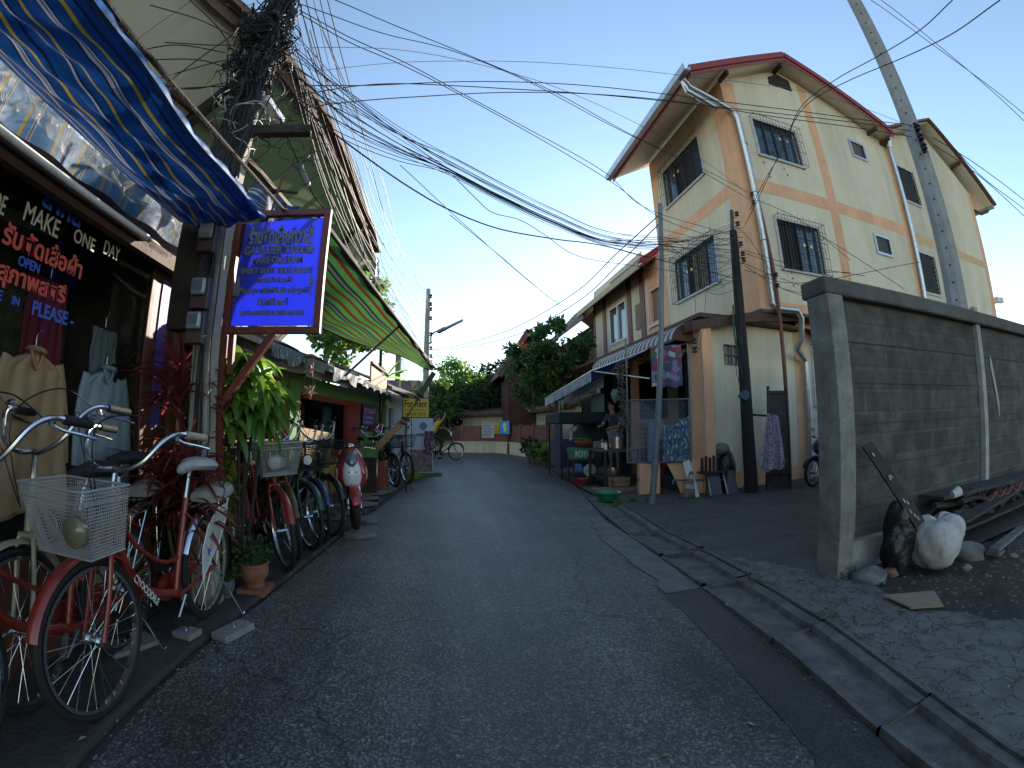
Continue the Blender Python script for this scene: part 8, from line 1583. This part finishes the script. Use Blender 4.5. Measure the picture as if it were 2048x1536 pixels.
# (e) right hand cables
cable('drop cable curling from the top right corner down to the red pipe pole', [(2000, 0), (1900, 70), (1800, 118), (1700, 160), (1625, 200), (1590, 240), (1565, 300), (1530, 360), (1500, 420)], 4.5, 9.6, .007)
cable('second drop cable left of the corner one meeting it above the window', [(1905, 0), (1840, 60), (1760, 110), (1670, 160), (1605, 210), (1575, 270), (1548, 330), (1515, 400), (1490, 450)], 4.8, 9.5, .007)
for i, (a, b, c) in enumerate((((1742, 0), (1880, 100), (2048, 228)), ((1762, 0), (1900, 110), (2048, 242)), ((1865, 275), (1940, 320), (2048, 400)), ((1868, 290), (1950, 345), (2048, 432)), ((1875, 260), (1960, 350), (2048, 418)))): cable(('outer', 'inner', 'upper', 'lower', 'steepest')[i]+(' wire of the parallel pair crossing the top right sky' if i < 2 else ' cable leaving the holed pole to the right edge'), [a, b, c], 6.9, 8.5, .006)
g_e = 'wires strung between the poles by the yellow house'
for i, (a, b, c) in enumerate((((1485, 525), (1530, 545), (1555, 556)), ((1488, 530), (1560, 575), (1640, 592)), ((1486, 505), (1590, 540), (1700, 545)), ((1486, 500), (1590, 530), (1730, 552)), ((1560, 556), (1600, 570), (1640, 580)), ((1562, 576), (1600, 590), (1650, 602)), ((1475, 455), (1500, 480), (1552, 560)), ((1515, 400), (1600, 440), (1700, 520)), ((1640, 470), (1720, 520), (1808, 578)), ((1490, 540), (1600, 566), (1840, 524)))):
    cable('short slack wire strung between the charred pole, red pipe pole and house wall', [a, b, c], 8.9, 9.6, .006, g_e)
g_l = 'wires dropping in loops around the charred pole'
for i in range(9):
    a = (1360+i*12, 470+i*9); cable('slack wire looping across the lower grilled window to the charred pole', [(1310+i*6, 455+i*12), (1380+r.uniform(-14, 14), 490+i*11+r.uniform(-18, 18)), (1430, 505+i*11+r.uniform(-16, 16)), (1478, 480+i*12)], 8.3, 8.85, .0045, g_l, wob=4, seed=40+i)
cable('vertical wire dangling in front of the shophouse window edge', [(1390, 590), (1392, 640), (1395, 680), (1390, 705)], 7.8, 7.6, .004); cable('second dangling wire looping by the wall insulators', [(1412, 585), (1408, 640), (1400, 690), (1398, 700), (1390, 690)], 7.8, 7.6, .004)
t = wthing('wall_insulator', 'pair of black wall insulators with a wire loop on the orange pillar', 'insulator', AR(1390, 690, 8.3)); mb = MB(); insul(mb, AR(1388, 688, 8.3), 1.2); insul(mb, AR(1390, 706, 8.3), 1.2); mb.bar(AR(1355, 690, 8.3), AR(1388, 686, 8.3), .015, .015); mb.build('insulator_body', M['blackm'], t)
# (f) far wires by the lamp pole
for i, P in enumerate(([(866, 698), (930, 688), (1030, 655), (1150, 585), (1230, 510), (1318, 430)], [(866, 700), (940, 693), (1045, 665), (1160, 600), (1240, 525), (1318, 448)])): cable(('upper', 'lower')[i]+' wire of the pair rising from the lamp pole to the grey steel pole', P, 18, 8.0, .012)
for i, P in enumerate(([(862, 709), (930, 718), (1000, 732)], [(862, 715), (930, 723), (1000, 735)])): cable(('upper', 'lower')[i]+' distant wire sagging from the lamp pole toward the gabled house', P, 18, 22, .014)
for i, P in enumerate(([(800, 330), (930, 450), (1055, 560), (1140, 625)], [(900, 430), (1010, 520), (1080, 580), (1150, 640)], [(1050, 560), (1100, 595), (1128, 612)])): cable(('long', 'middle', 'short')[i]+' faint diagonal wire falling across the pale sky to the timber house', P, 6, 14, .006, m=M['greyc'])
for i in range(8): cable('drooping wire in the web between the two distant poles', [(797, 708+i*4), (825, 745+i*4), (852, 712+i*3)], 15, 18, .010, 'web of drooping wires between the distant poles')
# (g) wires to the left across the soffit
g_w = 'wires crossing the beige soffit to the left of the tangled pole'
for i, P in enumerate(([(470, 75), (400, 40), (300, 10)], [(480, 130), (440, 60), (380, 0)], [(455, 165), (380, 178), (290, 160)], [(460, 172), (390, 175), (300, 182)], [(450, 105), (350, 90), (240, 112)], [(455, 120), (430, 125), (310, 160)], [(500, 160), (430, 200), (440, 270)], [(480, 90), (420, 90), (330, 85)], [(490, 60), (430, 30), (400, 0)], [(500, 50), (470, 20), (440, 0)], [(465, 140), (400, 120), (290, 120)])): cable('dark wire crossing the beige soffit from the tangled pole toward upper left', P, 3.3, 2.9, .005, g_w)
# (h) the knot itself
ct = MB(); r = random.Random(99); pc = lambda z: Vector((-1.78+.03*(z-4), 3.0, z))
def loop(z, R_, k, rad, oval=1.):
    c = pc(z)+Vector((r.gauss(0, .085), r.gauss(0, .05)-.05, 0)); ax = Vector((r.gauss(0, 1), r.gauss(0, .6), r.gauss(0, 1))).normalized(); u = ax.orthogonal().normalized(); v = ax.cross(u); a0 = r.uniform(0, 6.28); sp = r.uniform(2.5, 7)
    P = [c+(u*math.cos(a0+sp*j/9)*R_+v*math.sin(a0+sp*j/9)*R_*oval)+Vector((r.gauss(0, .02), r.gauss(0, .02), r.gauss(0, .02))) for j in range(10)]; ct.tube(bez(P, 3), rad, 4, False)
for i in range(330):
    z = r.triangular(3.95, 5.5, 4.7); loop(z, r.uniform(.04, .20)*(1.1 if 4.2 < z < 4.9 else .7), 0, r.choice((.0035, .005, .006, .008)), r.uniform(.5, 1))
for i in range(60):  # strands running up the pole
    x = r.gauss(0, .09); ct.tube(bez([pc(z_)+Vector((x+r.gauss(0, .04), -.1+r.gauss(0, .04), 0)) for z_ in (3.2, 3.8, 4.3, 4.9, 5.6, 6.4)], 3), r.choice((.005, .008, .011)), 4, False)
for i in range(26):
    c = pc(r.triangular(3.9, 5.2, 4.5))+Vector((r.gauss(0, .13), -.12+r.gauss(0, .05), 0)); ct.ball(c, (r.uniform(.02, .06), r.uniform(.02, .05), r.uniform(.03, .09)), 7, 5)
for i in range(30):  # loops hanging off to the right along the wires
    z = r.uniform(3.6, 4.3); x = r.uniform(.15, .75); c = pc(z)+Vector((x, .1, -x*.35)); R_ = r.uniform(.04, .12); P = [c+Vector((math.cos(j*.8)*R_, r.gauss(0, .01), math.sin(j*.8)*R_)) for j in range(7)]; ct.tube(bez(P, 3), .0035, 4, False)
o = tag(ct.build('cable_tangle', M['cable']), 'dense black knot of coiled cables wrapped around the concrete pole', 'cable tangle'); o['kind'] = 'stuff'
ct = MB()
for i in range(40): loop(r.uniform(3.5, 4.6), r.uniform(.06, .2), 0, .004, .8)
o = tag(ct.build('pale_cable_loops', mat('pale_cable', (.42, .42, .42), .5)), 'pale grey cable loops caught in the black knot', 'cable tangle'); o['kind'] = 'stuff'
sp_ = wthing('cable_splice', 'grey cylindrical splice closure hanging on a cable before the green soffit', 'splice closure', AR(607, 350, 3.9)); A, B_ = AR(597, 330, 3.9), AR(616, 372, 3.9); mb = MB(); mb.tube([A, A.lerp(B_, .1), A.lerp(B_, .2), A.lerp(B_, .8), A.lerp(B_, .9), B_], [.03, .042, .034, .030, .036, .02], 10); mb.build('closure', mat('splice_grey', (.14, .14, .14), .5), sp_, smooth=True)
cable('cable running down the green soffit through the splice closure', [(540, 190), (568, 260), (590, 310), (607, 350), (630, 395), (668, 440)], 3.5, 4.3, .007)
# ================================================================ PEOPLE
def skin(name, chains, m, parent, lvl=2):
    vs = []; es = []; rad = []; idx = {}
    for ch in chains:
        prev = None
        for p, rr in ch:
            k = tuple(round(c, 4) for c in p)
            if k not in idx: idx[k] = len(vs); vs.append(k); rad.append(rr)
            if prev is not None and prev != idx[k]: es.append((prev, idx[k]))
            prev = idx[k]
    me = bpy.data.meshes.new(name); me.from_pydata(vs, es, []); o = bpy.data.objects.new(name, me); link(o, parent)
    o.modifiers.new('skin', 'SKIN'); sk = me.skin_vertices[0].data
    for i, q in enumerate(rad): sk[i].radius = q if isinstance(q, tuple) else (q, q); sk[i].use_root = (i == 0)
    s = o.modifiers.new('sub', 'SUBSURF'); s.levels = lvl; s.render_levels = lvl
    me.materials.append(m); dg = bpy.context.evaluated_depsgraph_get(); m2 = bpy.data.meshes.new_from_object(o.evaluated_get(dg)); m2.polygons.foreach_set('use_smooth', [True]*len(m2.polygons)); o.modifiers.clear(); o.data = m2; m2.name = name; return o
def person(label, loc, rz, J, skinc, top, bottom, hairc, sc_=1., shoes=None):
    t = thing('person', label, 'person', loc, rz); t.scale = (sc_,)*3; V = lambda k: tuple(J[k])
    mid = lambda a, b, f=.5: tuple(Vector(J[a]).lerp(Vector(J[b]), f))
    ch = [[(V('pelvis'), (.13, .10)), (mid('pelvis', 'chest'), (.12, .09)), (V('chest'), (.14, .10)), (V('neck'), (.055, .055)), (V('jaw'), (.062, .068)), (V('head'), (.082, .098)), (V('crown'), (.05, .06))]]
    for s in ('L', 'R'):
        ch.append([(V('chest'), (.14, .10)), (V('sh'+s), .056), (V('el'+s), .040), (V('wr'+s), .027), (V('ha'+s), (.040, .018))])
        h = Vector(J['ha'+s]); d = (h-Vector(J['wr'+s])).normalized(); sd = d.cross(Vector((0, 0, 1))); sd = sd.normalized() if sd.length > .1 else Vector((0, 1, 0))
        for k, (o_, L_) in enumerate(((-.027, .062), (-.009, .075), (.009, .07), (.026, .055))): b0 = h+sd*o_; e1 = b0+d*L_*.55; ch.append([(tuple(h), (.040, .018)), (tuple(b0+d*.02), .0095), (tuple(e1), .0085), (tuple(e1+(d*.5+Vector((0, 0, -.7))).normalized()*L_*.5), .007)])
        th = h-d*.02; ch.append([(tuple(h), (.040, .018)), (tuple(th-sd*.045), .010), (tuple(th-sd*.055+d*.035), .008)])
        ch.append([(V('pelvis'), (.13, .10)), (V('hip'+s), .088), (V('kn'+s), .056), (V('an'+s), .036), (V('to'+s), (.042, .026))])
    body = skin('body', ch, skinc, t)
    tc = [[(V('pelvis'), (.145, .115)), (mid('pelvis', 'chest'), (.14, .105)), (V('chest'), (.16, .115)), (mid('chest', 'neck', .75), (.085, .08))]]
    for s in ('L', 'R'): tc.append([(V('chest'), (.16, .115)), (V('sh'+s), .070), (mid('sh'+s, 'el'+s, .8), .056)])
    skin('shirt', tc, top, t)
    skin('trousers', [[(V('pelvis'), (.145, .115)), (V('hip'+s), .100), (V('kn'+s), .070), (mid('kn'+s, 'an'+s, .8), .055)] for s in ('L', 'R')], bottom, t)
    hd = Vector(J['head']); hb = MB(); hb.ball(hd+Vector((-.022, 0, .045)), (.098, .088, .095), 16, 12, lambda d: 1 if d.z > -.25 or d.x < 0 else .55); hb.build('hair', hairc, t, smooth=True)
    mb = MB(); mb.ball(hd+Vector((.098, 0, -.005)), (.018, .012, .022), 8, 6); mb.build('nose', skinc, t, smooth=True)
    mb = MB(); mb.ball(hd+Vector((.088, .032, .02)), (.008, .012, .006), 8, 6); mb.ball(hd+Vector((.088, -.032, .02)), (.008, .012, .006), 8, 6); mb.build('eye', M['blackm'], t); MB().ball(hd+Vector((.085, 0, -.05)), (.008, .024, .006), 8, 6).build('mouth', mat('lips', (.30, .10, .08), .5), t)
    for s in (-1, 1): MB().ball(hd+Vector((0, s*.084, 0)), (.018, .008, .03), 8, 6).build('ear', skinc, t, smooth=True)
    for s in ('L', 'R'): a = Vector(J['an'+s]); b = Vector(J['to'+s]); MB().ball(a.lerp(b, .55)+Vector((0, 0, -.02)), (.125, .045, .04), 12, 8).build('shoe', shoes or M['rubber'], t, smooth=True)
    return t
skn = mat('skin_tan', (.36, .20, .12), .55, var=.08); hair = mat('black_hair', (.012, .010, .010), .5)
# cyclist on her bicycle at the far bend
cb = make_bike('black bicycle ridden by the person in yellow at the far bend', (-.52, 17.5, 0), (.93, .37), frame=bk_, basket='black', saddle='black', scale=1.08, detail=False, stand=False, group=None, bell=False)
J = dict(pelvis=(.22, 0, 1.06), chest=(.34, 0, 1.42), neck=(.40, 0, 1.56), jaw=(.435, 0, 1.62), head=(.44, 0, 1.70), crown=(.43, 0, 1.79), shL=(.36, .18, 1.48), shR=(.36, -.18, 1.48), elL=(.55, .24, 1.32), elR=(.52, -.26, 1.62), wrL=(.72, .29, 1.31), wrR=(.62, -.25, 1.82), haL=(.80, .30, 1.31), haR=(.63, -.25, 1.90),
    hipL=(.25, .09, 1.02), hipR=(.25, -.09, 1.02), knL=(.62, .12, .82), knR=(.55, -.13, .72), anL=(.54, .13, .30), anR=(.38, -.14, .22), toL=(.66, .13, .25), toR=(.48, -.14, .06))
person('person in a yellow top riding a black bicycle away round the bend, one hand raised', (-.52, 17.5, 0), math.atan2(.37, .93), J, skn, mat('yellow_top', (.55, .36, .03), .75, var=.1), mat('dark_trousers', (.02, .02, .025), .8), hair)
t = wthing('patterned_cloth', 'mauve patterned cloth hanging over the handlebars beside the advert stand', 'cloth', AY(862, 880, 12.0)); mb = MB(); A = AY(848, 862, 11.9); B_ = AY(868, 862, 11.9); zb_ = AY(858, 905, 11.9).z; mb.grid(lambda a, b: A.lerp(B_, a)*(1-b)+Vector((A.x+(B_.x-A.x)*(a*.8+.1), 11.9, zb_))*b+Vector((.02*math.sin(b*9), .05*math.sin(a*12+b*3), 0)), 20, 14); mb.build('cloth', floralmat('mauve_cloth', (.2, .12, .16), [(0, (.16, .08, .11)), (.5, (.26, .18, .26)), (.8, (.09, .05, .06))], 16), t, smooth=True)
# stall keeper
J = dict(pelvis=(0, 0, .95), chest=(.05, 0, 1.28), neck=(.09, 0, 1.44), jaw=(.13, 0, 1.50), head=(.14, 0, 1.58), crown=(.13, 0, 1.67), shL=(.06, .18, 1.36), shR=(.06, -.18, 1.36), elL=(.16, .25, 1.10), elR=(.20, -.24, 1.12), wrL=(.40, .17, 1.06), wrR=(.44, -.12, 1.10), haL=(.48, .14, 1.05), haR=(.52, -.10, 1.10),
    hipL=(0, .09, .90), hipR=(0, -.09, .90), knL=(.03, .10, .50), knR=(.02, -.11, .50), anL=(0, .10, .09), anR=(-.02, -.12, .09), toL=(.13, .11, .04), toR=(.11, -.13, .04))
person('stall keeper in a dark grey shirt reaching over the food table beneath the navy awning', (4.28, 10.35, .25), math.radians(215), J, skn, mat('charcoal_shirt', (.035, .04, .05), .85), mat('grey_apron', (.16, .18, .18), .8), hair, sc_=1.0)
# small goods on the stall
def bottle(label, x, y, z, h, r_, m, cap):
    t = wthing('sauce_bottle', label, 'bottle', (x, y, z)); MB().lathe([(r_, 0), (r_, h*.6), (r_*.4, h*.78), (r_*.38, h*.92), (.001, h*.92)], 12, (x, y, z)).build('bottle_body', m, t, smooth=True); MB().lathe([(r_*.45, h*.92), (r_*.45, h), (.001, h)], 10, (x, y, z)).build('cap', cap, t)
rp2 = mat('red_plastic', (.5, .06, .05), .4); gls = mat('green_bottle', (.03, .12, .05), .12, spec=1); brn = mat('brown_sauce', (.07, .03, .015), .15, spec=1)
bottle('brown sauce bottle with red cap at the back corner of the stall table', 4.05, 9.55, .85, .26, .035, brn, rp2); bottle('green glass bottle beside the brown sauce bottle', 4.0, 9.32, .85, .28, .035, gls, M['white'])
bottle('squat white squeeze bottle near the table front edge', 3.45, 8.85, .85, .17, .035, M['white'], rp2); bottle('tall clear water bottle standing on the cart counter', 3.3, 10.95, 1.0, .3, .045, mat('clear_pet', (.35, .42, .45), .1), mat('blue_cap', (.03, .1, .4), .4))
t = wthing('roll_of_paper', 'white paper roll lying above the red bowl', 'paper roll', AX(1150, 857, 3.5)); c = AX(1150, 857, 3.5); MB().tube([c+Vector((-.05, 0, -.06)), c+Vector((.05, .02, .06))], .05, 12).build('paper_roll', M['white'], t, smooth=True); t.name = 'paper_roll'
t = wthing('bowl_stack', 'stack of pale melamine bowls beside the shallow pan', 'bowls', (3.85, 9.3, .85)); mb = MB()
for i in range(5): mb.lathe([(.05, 0), (.09, .045), (.085, .045), (.045, .005)], 16, (3.85, 9.28, .85+i*.02))
mb.build('bowl', mat('melamine', (.5, .52, .48), .4), t, smooth=True)
t = wthing('hanging_bag', 'clear plastic bag hanging from the navy awning edge', 'bag', (3.9, 9.4, 2.0)); MB().ball((3.95, 9.5, 2.05), (.10, .07, .16), 12, 10, lambda d: 1+.15*math.sin(d.x*7+d.z*5)).build('bag_body', mat('clear_bag', (.30, .35, .34), .25, var=.3, scale=18, trans=.5), t, smooth=True); MB().tube([(3.95, 9.5, 2.2), (3.95, 9.5, 2.75)], .003, 4).build('string', M['greyc'], t)
t = wthing('wooden_crate', 'low wooden crate under the table end near the orange wall', 'crate', (3.5, 8.45, 0)); mb = MB()
for i in range(3):
    z = .03+i*.09; mb.box((3.42, 8.40, z), (3.46+.36, 8.415, z+.07)); mb.box((3.42, 8.66, z), (3.82, 8.675, z+.07)); mb.box((3.42, 8.40, z), (3.435, 8.675, z+.07)); mb.box((3.805, 8.40, z), (3.82, 8.675, z+.07))
mb.build('slats', M['wood'], t)
# broken mortar, weeds and grit along wall feet and kerbs
mb = MB(); r = random.Random(51)
for i in range(520):
    k = r.random()
    if k < .45: y = r.uniform(.2, 8); x = yi(Ls, y)+r.gauss(.05, .06); z = .004
    elif k < .8: y = r.uniform(.4, 7); x = yi(DO, y)+abs(r.gauss(.02, .08)); z = .04
    else: y = r.uniform(1, 7); x = yi(DI, y)-abs(r.gauss(.02, .06)); z = .006
    s_ = r.uniform(.003, .011); mb.ball((x, y, z+s_*.3), (s_, s_*.8, s_*.6), 5, 3)
o = tag(mb.build('grit', STN), 'loose grit and pebbles gathered along both kerbs', 'grit'); o['kind'] = 'stuff'
tuft('small weeds in the drain joints and at the block wall foot', [(2.5, 2.9, .03), (3.25, 2.5, .03), (2.75, 4.6, .04), (2.9, 6.0, .04), (2.4, 2.0, .04), (3.12, 2.5, .03), (5.9, 5.8, .03), (7.2, 5.7, .03)], 8, L4, .035, 26)
# ================================================================ each countable piece its own part
def explode(o):
    me = o.data; n = len(me.vertices); par = list(range(n))
    def fd(a):
        while par[a] != a: par[a] = par[par[a]]; a = par[a]
        return a
    for e in me.edges:
        a, b = fd(e.vertices[0]), fd(e.vertices[1])
        if a != b: par[a] = b
    isl = {}
    for p in me.polygons: isl.setdefault(fd(p.vertices[0]), []).append(p)
    if len(isl) < 2: return
    base = o.name.split('.')[0]; sm = me.polygons[0].use_smooth; m_ = me.materials[0]
    for k, ps in enumerate(isl.values()):
        ids = sorted({v for p in ps for v in p.vertices}); mp_ = {v: i for i, v in enumerate(ids)}; nm = bpy.data.meshes.new(base)
        nm.from_pydata([me.vertices[v].co[:] for v in ids], [], [[mp_[v] for v in p.vertices] for p in ps]); nm.materials.append(m_); nm.polygons.foreach_set('use_smooth', [sm]*len(nm.polygons))
        if k == 0: first = nm
        else: c = bpy.data.objects.new(base, nm); sc.collection.objects.link(c); c.parent = o.parent; c.matrix_parent_inverse = o.matrix_parent_inverse.copy()
    o.data = first
for o in [o for o in bpy.data.objects if o.type == 'MESH' and o.parent and o.name.split('.')[0] in ('rafter_end', 'medallion', 'pane', 'wall_plug', 'pilaster', 'fence_post', 'rafter', 'lashing_pole', 'rope_binding', 'crank', 'wall_post', 'bolt_hole', 'insulator', 'edge_strip', 'handle', 'eye', 'slab', 'starfish', 'bowl', 'louvre')]: explode(o)
